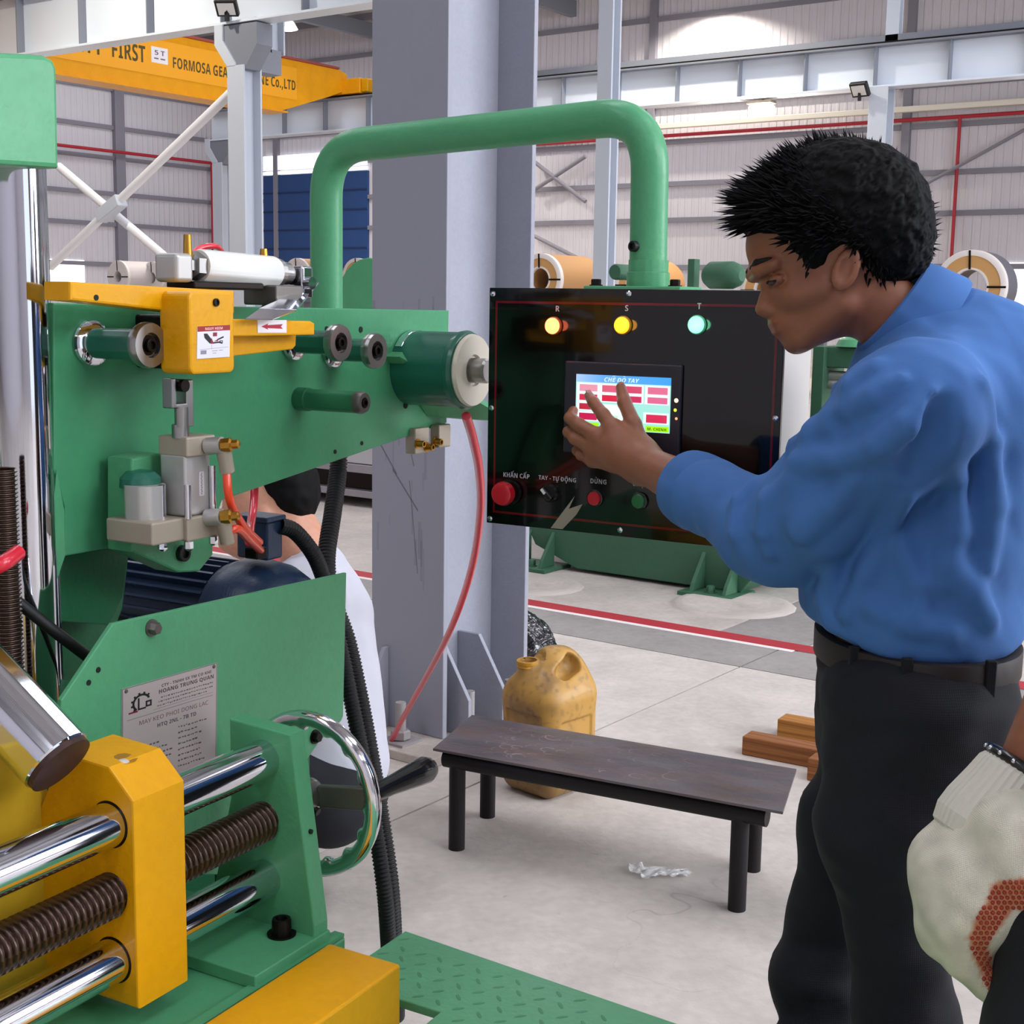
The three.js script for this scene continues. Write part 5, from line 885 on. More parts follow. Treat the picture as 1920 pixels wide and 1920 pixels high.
// ---------- the person squatting behind the machine ----------
{
  const D0 = 3.3, J = (a, b, d = D0) => C.D(a, b, d), fx = J(560, 1700).x, t = thing('person', 'person in a white shirt squatting behind the green machine, face hidden', 'person', V(fx, 0, J(560, 1700).z), C);
  const head = J(500, 935), neck = J(560, 1030), hip = J(628, 1480), sh1 = J(575, 1110, D0 - 0.17), sh2 = J(575, 1110, D0 + 0.17), yF = 0.08;
  const ank = (d) => V(J(520, 1700, D0).x, yF, J(520, 1700, D0).z + d), kn = (d) => J(430, 1370, D0).add(V(0, 0, d)), hp = (d) => hip.clone().add(V(0, 0, d));
  const skull = uni([ell(head, 0.105, 0.108, 0.078, 0.2), ell(head.clone().add(V(-0.045, -0.075, 0)), 0.06, 0.075, 0.06, -0.3), cap(head.clone().add(V(-0.11, -0.05, 0)), head.clone().add(V(-0.118, -0.075, 0)), 0.012, 0.016), cap(head.clone().add(V(-0.098, -0.11, -0.01)), head.clone().add(V(-0.098, -0.11, 0.01)), 0.012)], 0.03), neckS = cap(J(548, 985), J(600, 1090), 0.058, 0.068), ear = (s) => ell(head.clone().add(V(0.005, -0.045, s * 0.077)), 0.018, 0.03, 0.01);
  const hd = uni([skull, neckS, ear(1), ear(-1)], 0.02);
  const bd = uni([cap(J(590, 1140), hip, 0.11, 0.085), cap(sh1, sh2, 0.05), chain([sh1, J(470, 1250, D0 - 0.2), J(380, 1230, D0 - 0.1)], [0.045, 0.04, 0.03]), chain([sh2, J(470, 1250, D0 + 0.2), J(380, 1230, D0 + 0.1)], [0.045, 0.04, 0.03]), ...[0.1, -0.1].map((d) => chain([hp(d), kn(d), ank(d)], [0.07, 0.05, 0.04]))], 0.03);
  const handS = (w) => uni([cap(w, w.clone().add(V(-0.08, 0.0, 0)), 0.025, 0.02), ...[-1, 0, 1, 2].map((i) => chain([w.clone().add(V(-0.08, 0, i * 0.02 - 0.01)), w.clone().add(V(-0.12, -0.01, i * 0.02 - 0.01)), w.clone().add(V(-0.145, -0.03, i * 0.02 - 0.01))], [0.011, 0.01, 0.008])), chain([w.clone().add(V(-0.02, 0.01, 0)), w.clone().add(V(-0.06, 0.035, 0)), w.clone().add(V(-0.09, 0.03, 0))], [0.014, 0.011, 0.009])], 0.008);
  const w1 = J(380, 1230, D0 - 0.1), w2 = J(380, 1230, D0 + 0.1);
  const [a0, a1] = bounds([sh1, sh2, hip, ...[0.1, -0.1].flatMap((d) => [kn(d), ank(d)]), w1, w2], 0.16); a0.y = 0.03;
  part(t, 'body', [netMesh(bd, a0, a1, 0.016, white3), netMesh(hd, ...bounds([head, neck, J(600, 1090)], 0.15), 0.006, white3), ...[w1, w2].map((w) => netMesh(handS(w), ...bounds([w, w.clone().add(V(-0.15, 0.04, 0.05)), w.clone().add(V(-0.1, -0.04, -0.05))], 0.02), 0.005, white3))], MP.skin2);
  const hairCut = cap(head.clone().add(V(-0.14, -0.1, 0)), head.clone().add(V(-0.02, -0.12, 0)), 0.1, 0.085);
  part(t, 'hair', netMesh((x, y, z) => smax(ell(head.clone().add(V(0.05, 0.05, 0)), 0.07, 0.11, 0.092, 0.4)(x, y, z) + 0.004 * noise3.noise(x * 40, y * 40, z * 40), -hairCut(x, y, z), 0.012), ...bounds([head], 0.16), 0.007), MP.hair);
  const torso = uni([cap(J(590, 1170), J(626, 1430), 0.142, 0.134), cap(sh1, sh2, 0.075), cap(J(585, 1070), J(600, 1130), 0.075, 0.09)], 0.06), slv = (d) => cap(J(575, 1120, D0 + d), J(500, 1215, D0 + d * 1.15), 0.078, 0.066);
  const sF = (x, y, z) => smax(smin(torso(x, y, z), smin(slv(-0.17)(x, y, z), slv(0.17)(x, y, z), 0.01), 0.04) + 0.006 * noise3.noise(x * 10, y * 6, z * 10) + 0.003 * noise3.noise(x * 24, y * 14, z * 24), -cap(J(572, 1050), J(560, 1020), 0.062)(x, y, z), 0.01);
  part(t, 'shirt', netMesh(sF, ...bounds([J(585, 1060), sh1, sh2, hip, J(490, 1230)], 0.17), 0.01), MP.shirtWhite);
  const pF = uni([ell(J(632, 1480), 0.125, 0.1, 0.165), ...[0.1, -0.1].map((d) => chain([hp(d), kn(d), ank(d)], [0.1, 0.075, 0.06]))], 0.04);
  part(t, 'trousers', netMesh(pF, a0, a1, 0.014), MP.trousers);
  for (const d of [0.1, -0.1]) { const a = ank(d); part(t, 'shoe', netMesh((x, y, z) => smax(cap(V(a.x + 0.05, 0.04, a.z), V(a.x - 0.15, 0.035, a.z), 0.045, 0.04)(x, y, z), -y, 0.004), V(a.x - 0.22, -0.01, a.z - 0.07), V(a.x + 0.12, 0.14, a.z + 0.07), 0.008), MP.shoe); }
}
// ---------- the gloved person at the right edge ----------
{
  const D0 = 1.25, J = (a, b, d = D0) => C.D(a, b, d), hipL = J(2150, 1440, 1.2), knee = J(1972, 2060, 1.2);
  const base = V(hipL.x - 0.02, 0, hipL.z), t = thing('person', 'person at the right edge with a dotted white work glove and bracelet', 'person', base, C);
  const wr = J(1922, 1480), k0 = J(1815, 1625), elb = J(2085, 1150, 1.22), sh = J(2225, 640, 1.2), hc = hipL.clone().add(V(0.13, 0.04, -0.03)), sh2 = sh.clone().add(V(0.3, 0, -0.16)), chest = sh.clone().lerp(sh2, 0.5).add(V(0, -0.2, 0)), hip2 = hipL.clone().add(V(0.2, 0, -0.12));
  const an = V(knee.x + 0.02, 0.09, knee.z - 0.02), kn2 = hip2.clone().add(V(0, -0.42, 0)), an2 = V(kn2.x, 0.09, kn2.z), head = sh.clone().lerp(sh2, 0.5).add(V(-0.04, 0.235, 0));
  const el2 = sh2.clone().add(V(0.08, -0.28, 0)), wr2 = el2.clone().add(V(-0.05, -0.24, 0.02));
  const bd = uni([cap(chest, hc, 0.11, 0.1), cap(sh, sh2, 0.05), chain([sh, elb, wr], [0.048, 0.042, 0.03]), chain([sh2, el2, wr2, wr2.clone().add(V(0, -0.12, 0))], [0.048, 0.04, 0.028, 0.03]), chain([hipL, knee, an], [0.07, 0.05, 0.04]), chain([hip2, kn2, an2], [0.07, 0.05, 0.04]), ell(head, 0.095, 0.115, 0.078), ell(head.clone().add(V(-0.04, -0.07, 0)), 0.06, 0.07, 0.055), cap(head.clone().add(V(0.01, -0.08, 0)), head.clone().add(V(0.03, -0.25, 0)), 0.052, 0.065), cap(head.clone().add(V(-0.1, -0.03, 0)), head.clone().add(V(-0.108, -0.05, 0)), 0.012, 0.016)], 0.03);
  const [a0, a1] = bounds([head.clone().add(V(0, 0.1, 0)), sh, sh2, elb, wr, hipL, knee, an, an2, el2, wr2], 0.16); a0.y = 0.04;
  part(t, 'body', [netMesh(bd, a0, a1, 0.014, white3), netMesh(chain([elb, wr], [0.042, 0.031]), ...bounds([elb, wr], 0.05), 0.006, white3)], MP.skin);
  part(t, 'hair', netMesh((x, y, z) => smax(ell(head.clone().add(V(0.02, 0.02, 0)), 0.105, 0.118, 0.09)(x, y, z) + 0.004 * noise3.noise(x * 40, y * 40, z * 40), -cap(head.clone().add(V(-0.15, -0.08, 0)), head.clone().add(V(-0.05, -0.12, 0)), 0.1)(x, y, z), 0.01), ...bounds([head], 0.16), 0.007), MP.hair);
  part(t, 'shirt', netMesh((x, y, z) => uni([cap(chest, hc.clone().add(V(0, 0.08, 0)), 0.15, 0.14), cap(sh, sh2, 0.078), cap(sh, sh.clone().lerp(elb, 0.7), 0.08, 0.066), cap(sh2, sh2.clone().lerp(el2, 0.7), 0.08, 0.066)], 0.05)(x, y, z) + 0.005 * noise3.noise(x * 12, y * 8, z * 12), ...bounds([chest, hc, sh, sh2, elb, el2], 0.17), 0.012), MP.shirtDark);
  part(t, 'trousers', netMesh((x, y, z) => uni([cap(hc.clone().add(V(-0.02, 0, 0.02)), hc.clone().add(V(0.02, 0.05, -0.05)), 0.13), chain([hipL, knee, an], [0.095, 0.07, 0.058]), chain([hip2, kn2, an2], [0.1, 0.072, 0.058])], 0.03)(x, y, z) + 0.004 * noise3.noise(x * 9, y * 15, z * 9), ...(() => { const b = bounds([hc.clone().add(V(0, 0.1, 0)), hipL, hip2, knee, an, an2], 0.15); b[0].y = 0.05; return b; })(), 0.012), MP.trousers);
  for (const a of [an, an2]) part(t, 'shoe', netMesh((x, y, z) => smax(cap(V(a.x + 0.05, 0.045, a.z), V(a.x - 0.14, 0.035, a.z), 0.046, 0.04)(x, y, z), -y, 0.004), V(a.x - 0.22, -0.01, a.z - 0.07), V(a.x + 0.12, 0.14, a.z + 0.07), 0.008), MP.shoe);
  // glove
  const J0 = J, G = (a, b, d = D0) => J0(a + 20, b, d);
  const palm = uni([cap(G(1862, 1575), G(1800, 1640), 0.046, 0.05), cap(G(1880, 1575, 1.23), G(1835, 1690, 1.22), 0.046, 0.036), cap(G(1800, 1640), G(1772, 1735), 0.046, 0.036), cap(G(1845, 1580, 1.27), G(1795, 1700, 1.28), 0.04, 0.03)], 0.03);
  const fg = (o, d) => chain([G(1775 + o, 1725, d), G(1790 + o, 1800, d), G(1838 + o * 0.6, 1850, d), G(1872 + o * 0.4, 1872, d)], [0.024, 0.0175, 0.0145, 0.0105], 0.006);
  const fg2 = (o, d) => chain([G(1795 + o, 1715, d), G(1815 + o, 1780, d), G(1850 + o * 0.6, 1825, d), G(1868 + o * 0.4, 1850, d)], [0.022, 0.0165, 0.014, 0.0105], 0.006);
  const thumb = chain([G(1880, 1560, 1.2), G(1915, 1640, 1.185), G(1940, 1700, 1.19), G(1950, 1740, 1.2)], [0.032, 0.024, 0.02, 0.014], 0.01);
  const fingers = uni([fg(0, 1.225), fg(-3, 1.252), fg2(0, 1.282), fg2(8, 1.31)], 0.004);
  const gF = (x, y, z) => smin(smin(palm(x, y, z), fingers(x, y, z), 0.012), thumb(x, y, z), 0.02) + 0.003 * noise3.noise(x * 22, y * 22, z * 22);
  const pad = poly2([[1862, 1654], [1960, 1640], [1960, 1760], [1905, 1700], [1852, 1770], [1862, 1810], [1885, 1860], [1884, 1882], [1872, 1884], [1846, 1842], [1822, 1790], [1815, 1758], [1834, 1712], [1850, 1690]]);
  const toPx = (() => { const inv = camera.quaternion.clone().invert(); return (x, y, z) => { const p = C.world(V(x, y, z)).sub(EYE).applyQuaternion(inv); return [960 - F * p.x / p.z, 960 + F * p.y / p.z]; }; })();
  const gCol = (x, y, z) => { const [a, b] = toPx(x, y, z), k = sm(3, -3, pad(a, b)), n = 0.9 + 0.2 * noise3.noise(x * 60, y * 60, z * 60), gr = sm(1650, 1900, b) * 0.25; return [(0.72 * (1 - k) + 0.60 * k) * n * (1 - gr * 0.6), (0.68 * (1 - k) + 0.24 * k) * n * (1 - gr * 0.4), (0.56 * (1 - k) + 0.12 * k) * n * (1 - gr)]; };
  const [g0, g1] = bounds([J(1770, 1500), J(1890, 1885), J(1950, 1740, 1.18), J(1700, 1650), J(1900, 1600, 1.33)], 0.04);
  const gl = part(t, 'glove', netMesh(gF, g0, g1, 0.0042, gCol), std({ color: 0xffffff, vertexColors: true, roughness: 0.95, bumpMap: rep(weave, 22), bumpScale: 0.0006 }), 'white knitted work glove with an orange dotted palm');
  const dots = [], ball = new THREE.SphereGeometry(0.0019, 6, 4);
  for (let a = 1812; a < 1925; a += 11) for (let b = 1645, row = 0; b < 1890; b += 9.5, row++) { const q = a + (row % 2 ? 5.5 : 0); if (pad(q, b) > -2) continue; const p = trace(gF, C, q, b, 0.9, 1.5); if (gF(p.x, p.y, p.z) > 0.002) continue; const g = ball.clone(); g.translate(p.x, p.y, p.z); dots.push(clean(g)); }
  if (dots.length) part(gl, 'grip_dots', merge(dots), std({ color: srgb(150, 46, 28), roughness: 0.6 })).userData.kind = 'stuff';
  const ax = J(1822, 1600).sub(J(1912, 1470)).normalize(), cs = J(1926, 1464);
  const cuffG = lathe(cs, ax, [[0.034, 0.0], [0.042, -0.004], [0.046, 0.003], [0.048, 0.02], [0.052, 0.045], [0.0525, 0.06], [0.0485, 0.074], [0.034, 0.084]], 132), cp = cuffG.attributes.position;
  { const a = V(); for (let i = 0; i < cp.count; i++) { a.fromBufferAttribute(cp, i).sub(cs); const tt = a.dot(ax), r = a.clone().addScaledVector(ax, -tt), u = V(1, 0, 0).cross(ax).normalize(), v = ax.clone().cross(u), an = Math.atan2(r.dot(v), r.dot(u)), k = 1 + 0.016 * Math.cos(an * 44); a.copy(cs).addScaledVector(ax, tt).addScaledVector(r, k); cp.setXYZ(i, a.x, a.y, a.z); } cuffG.computeVertexNormals(); }
  part(gl, 'knit_cuff', cuffG, std({ color: srgb(206, 202, 188), roughness: 0.95 }));
  const br = part(t, 'bracelet', tube(Array.from({ length: 28 }, (_, i) => { const u = V(1, 0, 0).cross(ax).normalize(), v = ax.clone().cross(u), A = i / 28 * TAU; return cs.clone().addScaledVector(ax, -0.006).addScaledVector(u, 0.041 * Math.cos(A)).addScaledVector(v, 0.041 * Math.sin(A)); }), 0.0052, 96, 10, true), MAT.blackPlastic, 'black beaded bracelet');
  const bd2 = []; for (let i = 0; i < 18; i++) { const u = V(1, 0, 0).cross(ax).normalize(), v = ax.clone().cross(u), A = (i + 0.3) / 18 * TAU, g = new THREE.SphereGeometry(0.0024, 8, 6), p = cs.clone().addScaledVector(ax, -0.006).addScaledVector(u, 0.0455 * Math.cos(A)).addScaledVector(v, 0.0455 * Math.sin(A)); g.translate(p.x, p.y, p.z); bd2.push(clean(g)); }
  part(br, 'beads', merge(bd2), MAT.chrome).userData.kind = 'stuff';
}
// ---------- control panel on its bent green pipe ----------
{
  const zP = -1.911, xL = -1.1285, xR = -0.643, yB = 1.0676, yT = 1.4435, at = (a, b, o = 0) => M.Z(a, b, zP + o);
  const arm = thing('pipe_arm', 'bent green pipe arm arching above the control panel', 'pipe arm', V(-1.572, 0.9, -2.073), M);
  const corner = (pts, rads, n = 10) => { const o = [pts[0]]; for (let i = 1; i + 1 < pts.length; i++) { const p = pts[i], a = pts[i - 1].clone().sub(p).normalize(), b = pts[i + 1].clone().sub(p).normalize(), r = rads; const s = p.clone().addScaledVector(a, r), e = p.clone().addScaledVector(b, r); for (let k = 0; k <= n; k++) { const t = k / n; o.push(s.clone().multiplyScalar((1 - t) * (1 - t)).addScaledVector(p, 2 * t * (1 - t)).addScaledVector(e, t * t)); } } o.push(pts[pts.length - 1]); return o; };
  const path = corner([V(-1.572, 1.2, -2.073), V(-1.571, 1.692, -2.073), V(-0.913, 1.713, -2.03), V(-0.909, 1.44, -2.03)], 0.088, 8);
  const dense = []; for (let i = 0; i + 1 < path.length; i++) { const L = path[i].distanceTo(path[i + 1]), n = L > 0.1 ? 10 : 1; for (let k = 0; k < n; k++) dense.push(path[i].clone().lerp(path[i + 1], k / n)); } dense.push(path[path.length - 1]);
  part(arm, 'pipe', tube(dense, 0.0295, 220, 40), MAT.green);
  const bt = M.Z(1196, 462, -2.03 + 0.0275); part(arm, 'locking_bolt', capBolt(bt.clone().add(V(-0.004, 0, -0.002)), V(-0.35, 0, 1), 0.0085, 0.01, false), MAT.black);
  part(arm, 'socket', lathe(V(-0.909, 1.448, -2.03), UPAX, [[0, 0], [0.034, 0], [0.034, 0.022], [0.0315, 0.024], [0.0315, 0.042], [0, 0.042]], 36), MAT.green);
  part(arm, 'mount_plate', box(-1.0, -0.835, 1.4425, 1.449, -2.075, -1.985, 0.002), MAT.green);
  for (const [x, z] of [[-0.985, -2.0], [-0.85, -2.0]]) part(arm, 'mount_bolt', hexBolt(V(x, 1.449, z), UPAX, 0.008, 0.009), MAT.darkSteel);
  part(arm, 'post_clamp', box(-1.61, -1.362, 1.22, 1.3, -2.11, -2.035, 0.004), MAT.greenDeep);
  const t = thing('control_panel', 'black glossy control panel box with touch screen and lit lamps', 'control panel', V(-0.886, yB, zP), M);
  part(t, 'housing', box(xL + 0.006, xR - 0.006, yB + 0.006, yT - 0.001, zP - 0.15, zP - 0.008, 0.004), std({ color: srgb(190, 186, 180), roughness: 0.5 }));
  part(t, 'rear_box', box(-1.04, -0.78, 1.2, 1.4425, -2.1, -2.061, 0.003), std({ color: srgb(170, 176, 170), roughness: 0.5 }));
  const faceTex = canvasTex(2048, 1584, (g, w, h) => {
    const X = (a, b) => { const p = at(a, b); return [(p.x - xL) / (xR - xL) * w, (yT - p.y) / (yT - yB) * h]; };
    g.fillStyle = '#050506'; g.fillRect(0, 0, w, h);
    g.strokeStyle = '#6e0c16'; g.lineWidth = 15; const q = [[929, 566], [1450, 556], [1447, 1010], [928, 959]].map(([a, b]) => X(a, b)); const x0 = (q[0][0] + q[3][0]) / 2, x1 = (q[1][0] + q[2][0]) / 2; g.strokeRect(x0, q[0][1], x1 - x0, q[3][1] - q[0][1]);
    g.fillStyle = '#b9b4bd'; g.textAlign = 'center'; g.textBaseline = 'middle';
    const tx = (s, a, b, px) => { const [u, v] = X(a, b); g.font = 'bold ' + px + 'px sans-serif'; g.fillText(s, u, v); };
    tx('R', 1045, 579, 52); tx('S', 1175, 578, 52); tx('T', 1311, 574, 52);
    const viet = (s, a, b, px, marks) => { const [u, v] = X(a, b); g.font = 'bold ' + px + 'px sans-serif'; g.fillText(s, u, v); const W = g.measureText(s).width; g.strokeStyle = g.fillStyle; g.lineWidth = 3.5; for (const [k, m] of marks) { const xm = u - W / 2 + g.measureText(s.slice(0, k)).width + g.measureText(s[k]).width / 2; g.beginPath(); if (m === '^') { g.moveTo(xm - 9, v - px * 0.42); g.lineTo(xm, v - px * 0.58); g.lineTo(xm + 9, v - px * 0.42); } if (m === "'") { g.moveTo(xm + 6, v - px * 0.6); g.lineTo(xm + 14, v - px * 0.76); } if (m === '.') { g.arc(xm, v + px * 0.5, 3, 0, TAU); } if (m === '-') { g.moveTo(xm - 17, v); g.lineTo(xm - 2, v); } if (m === '`') { g.moveTo(xm - 4, v - px * 0.7); g.lineTo(xm + 5, v - px * 0.48); } if (m === ',') { g.moveTo(xm + 10, v - px * 0.34); g.lineTo(xm + 17, v - px * 0.5); } g.stroke(); } };
    viet('KHAN CAP', 968, 892, 42, [[2, '^'], [2, "'"], [6, '^'], [6, "'"]]); viet('TAY - TU DONG', 1045, 898, 40, [[7, ','], [7, '.'], [9, '-'], [10, '^'], [10, '.']]); viet('DUNG', 1122, 903, 42, [[1, ','], [1, '`']]); viet('CHAY', 1200, 908, 42, [[2, '.']]);
  });
  const fg = box(xL, xR, yB, yT, zP - 0.008, zP, 0.0012), fp = fg.attributes.position, fu = fg.attributes.uv; for (let i = 0; i < fp.count; i++) fu.setXY(i, (fp.getX(i) - xL) / (xR - xL), (fp.getY(i) - yB) / (yT - yB));
  const face = part(t, 'face_plate', fg, phys({ color: 0xffffff, map: faceTex, roughness: 0.12, clearcoat: 0.6, clearcoatRoughness: 0.05, specularIntensity: 0.5 }));
  for (const [a, b] of [[921, 551], [1180, 537], [1466, 546], [920, 765], [1461, 785], [916, 972], [1163, 994], [1462, 1028]]) { const p = at(a, b); p.x = Math.min(Math.max(p.x, xL + 0.007), xR - 0.007); p.y = Math.min(Math.max(p.y, yB + 0.007), yT - 0.007); part(t, 'panel_screw', lathe(V(p.x, p.y, zP - 0.0005), PZ, [[0, 0], [0.0048, 0], [0.0044, 0.002], [0.0026, 0.0034], [0, 0.0038]], 18), MAT.chrome); }
  const lampAt = (a, b, col, k, label) => {
    const p = at(a, b), g = part(t, 'pilot_lamp', lathe(V(p.x, p.y, zP), PZ, [[0, -0.0005], [0.0142, -0.0005], [0.0142, 0.004], [0.0125, 0.006], [0.0125, 0.0005], [0, 0.0005]], 32), std({ color: col.clone().multiplyScalar(0.5), roughness: 0.4, metalness: 0.3 }), label);
    part(g, 'lens', lathe(V(p.x, p.y, zP + 0.001), PZ, [[0, 0], [0.0124, 0], [0.0124, 0.006], [0.01, 0.0105], [0.005, 0.0128], [0, 0.0135]], 32), std({ color: col, emissive: col, emissiveIntensity: k, roughness: 0.25 }));
    const l = new THREE.PointLight(col, 0.003, 0.6, 2); l.position.copy(M.world(V(p.x, p.y, zP + 0.03))); l.castShadow = true; l.shadow.radius = 0.4; scene.add(l);
  };
  lampAt(1039, 611, new THREE.Color(1, 0.16, 0.05), 9, 'lit red pilot lamp'); lampAt(1169, 610, new THREE.Color(1, 0.42, 0.02), 2.6, 'lit amber pilot lamp'); lampAt(1308, 609, new THREE.Color(0.2, 1, 0.5), 3.4, 'lit green pilot lamp');
  // operator panel with its screen
  const b0 = at(1062, 676), b1 = at(1282, 680), b2 = at(1063, 848), bx0 = b0.x, bx1 = b1.x, by1 = b0.y, by0 = b2.y;
  const hmi = part(t, 'touch_panel', box(bx0, bx1, by0, by1, zP - 0.001, zP + 0.006, 0.003), std({ color: srgb(34, 30, 44), roughness: 0.45 }), 'touch panel with a dark bezel');
  const s0 = at(1081, 701, 0.006), s1 = at(1259, 703, 0.006), s2 = at(1082, 797, 0.006), sy0 = s2.y - 0.004;
  const scr = canvasTex(1024, 620, (g, w, h) => {
    g.fillStyle = '#9fe0d6'; g.fillRect(0, 0, w, h); const gr = g.createLinearGradient(0, 0, w, 0); gr.addColorStop(0, '#a8c4f0'); gr.addColorStop(0.3, '#62a6ec'); gr.addColorStop(1, '#3b9ce8'); g.fillStyle = gr; g.fillRect(0, 0, w, 86);
    g.fillStyle = '#d6ecff'; g.font = 'italic bold 66px sans-serif'; g.textAlign = 'center'; g.textBaseline = 'middle'; g.fillText('CHE DO TAY', 490, 50); g.strokeStyle = '#d6ecff'; g.lineWidth = 5; for (const [a, b, c, d] of [[402, 14, 412, 4], [412, 4, 422, 14], [426, 6, 434, 0], [518, 14, 528, 4], [528, 4, 538, 14], [448, 50, 470, 50]]) { g.beginPath(); g.moveTo(a, b); g.lineTo(c, d); g.stroke(); } g.beginPath(); g.arc(522, 82, 4, 0, TAU); g.stroke();
    const btn = (x, y, bw, bh, c) => { g.fillStyle = '#e4f4f2'; g.fillRect(x, y, bw, bh); g.fillStyle = c; g.fillRect(x + 30, y + 22, bw - 52, bh - 34); };
    btn(10, 92, 250, 112, '#e092a6'); btn(260, 92, 236, 112, '#d95a7a'); btn(490, 92, 250, 112, '#cf4668'); btn(752, 92, 262, 112, '#da6a8e');
    btn(10, 204, 250, 104, '#cc2a48'); btn(260, 204, 236, 104, '#cf2444'); btn(490, 204, 250, 104, '#c8305c'); btn(752, 204, 262, 104, '#d8648c');
    btn(10, 310, 250, 104, '#b8243e'); btn(10, 420, 250, 112, '#c01f52'); btn(742, 398, 272, 126, '#cf2c52');
    g.fillStyle = '#e8fbf6'; g.fillRect(280, 330, 300, 190); g.fillStyle = '#6fdc9a'; g.font = 'bold 40px sans-serif'; g.fillText('AUTO', 420, 470);
    g.fillStyle = '#a6ea10'; g.fillRect(20, 548, 240, 62); g.fillRect(770, 548, 244, 62); g.fillStyle = '#2c4a10'; g.font = 'bold 44px sans-serif'; g.fillText('M. CHINH', 890, 582); g.fillText('LUI', 140, 582);
  });
  const sg = box(s0.x, s1.x, sy0, s0.y, zP + 0.0055, zP + 0.0066), sp = sg.attributes.position, su = sg.attributes.uv; for (let i = 0; i < sp.count; i++) su.setXY(i, (sp.getX(i) - s0.x) / (s1.x - s0.x), (sp.getY(i) - sy0) / (s0.y - sy0));
  part(hmi, 'screen', sg, std({ color: 0x111111, roughness: 0.2, emissive: 0xffffff, emissiveMap: scr, emissiveIntensity: 1.75 }), 'lit screen with pink buttons');
  { const l = new THREE.RectAreaLight(0xdfeef4, 1.2, s1.x - s0.x, s0.y - sy0); l.position.copy(M.world(V((s0.x + s1.x) / 2, (s0.y + sy0) / 2, zP + 0.008))); l.rotation.y = M.a + Math.PI; scene.add(l); }
  for (const [a, b, c, k, r] of [[1268, 751, new THREE.Color(1, 0.5, 0.25), 5, 0.0034], [1266, 769, new THREE.Color(0.6, 0.9, 0.05), 2, 0.0026], [1268, 785, new THREE.Color(1, 0.25, 0.12), 3, 0.0022]]) { const p = at(a, b, 0.006); part(hmi, 'status_light', lathe(V(p.x, p.y, zP + 0.0058), PZ, [[0, 0], [r, 0], [r * 0.8, 0.0008], [0, 0.001]], 16), std({ color: c, emissive: c, emissiveIntensity: k })); }
  // push buttons
  { const p = at(955, 923), g = part(t, 'emergency_stop', lathe(V(p.x, p.y, zP), PZ, [[0, -0.0005], [0.012, -0.0005], [0.012, 0.012], [0.0185, 0.014], [0.0195, 0.02], [0.0175, 0.027], [0.01, 0.0295], [0, 0.03]], 36), phys({ color: srgb(196, 20, 40), roughness: 0.35, clearcoat: 0.4 }), 'red mushroom emergency stop'); part(g, 'button_ring', lathe(V(p.x, p.y, zP), PZ, [[0.0, -0.0004], [0.0205, -0.0004], [0.0205, 0.003], [0.013, 0.004], [0, 0.004]], 32), MAT.blackPlastic); }
  { const p = at(1034, 924), g = part(t, 'selector_switch', lathe(V(p.x, p.y, zP), PZ, [[0, -0.0005], [0.0145, -0.0005], [0.0145, 0.006], [0.0125, 0.009], [0, 0.009]], 32), MAT.blackPlastic); part(g, 'switch_knob', bar(V(p.x - 0.008, p.y + 0.008, zP + 0.014), V(p.x + 0.008, p.y - 0.008, zP + 0.014), 0.008, 0.012, 0.002, PZ), MAT.blackPlastic); part(g, 'pointer', bar(V(p.x - 0.0075, p.y + 0.0075, zP + 0.0205), V(p.x - 0.001, p.y + 0.0005, zP + 0.0205), 0.0042, 0.0015, 0, PZ), MAT.white, 'white pointer mark'); }
  for (const [a, b, c, n] of [[1117, 934, srgb(190, 18, 40), 'red push button'], [1200, 939, srgb(24, 120, 62), 'green push button']]) { const p = at(a, b), g = part(t, 'push_button', lathe(V(p.x, p.y, zP), PZ, [[0, -0.0004], [0.0108, -0.0004], [0.0108, 0.0075], [0.0095, 0.009], [0, 0.009]], 28), phys({ color: c, roughness: 0.35, clearcoat: 0.4 }), n); part(g, 'button_ring', lathe(V(p.x, p.y, zP), PZ, [[0.0109, -0.0003], [0.014, -0.0003], [0.0135, 0.0045], [0.0109, 0.005]], 28), MAT.blackPlastic); }
  part(t, 'torn_film', prism([[1033, 990], [1078, 930], [1067, 954], [1093, 945], [1081, 965], [1055, 992]].map(([a, b]) => { const p = at(a, b); return [p.x, Math.max(p.y, yB + 0.001)]; }), 'z', zP, zP + 0.0012), std({ color: srgb(150, 140, 124), roughness: 0.6 }), 'torn strip of protective film');
}
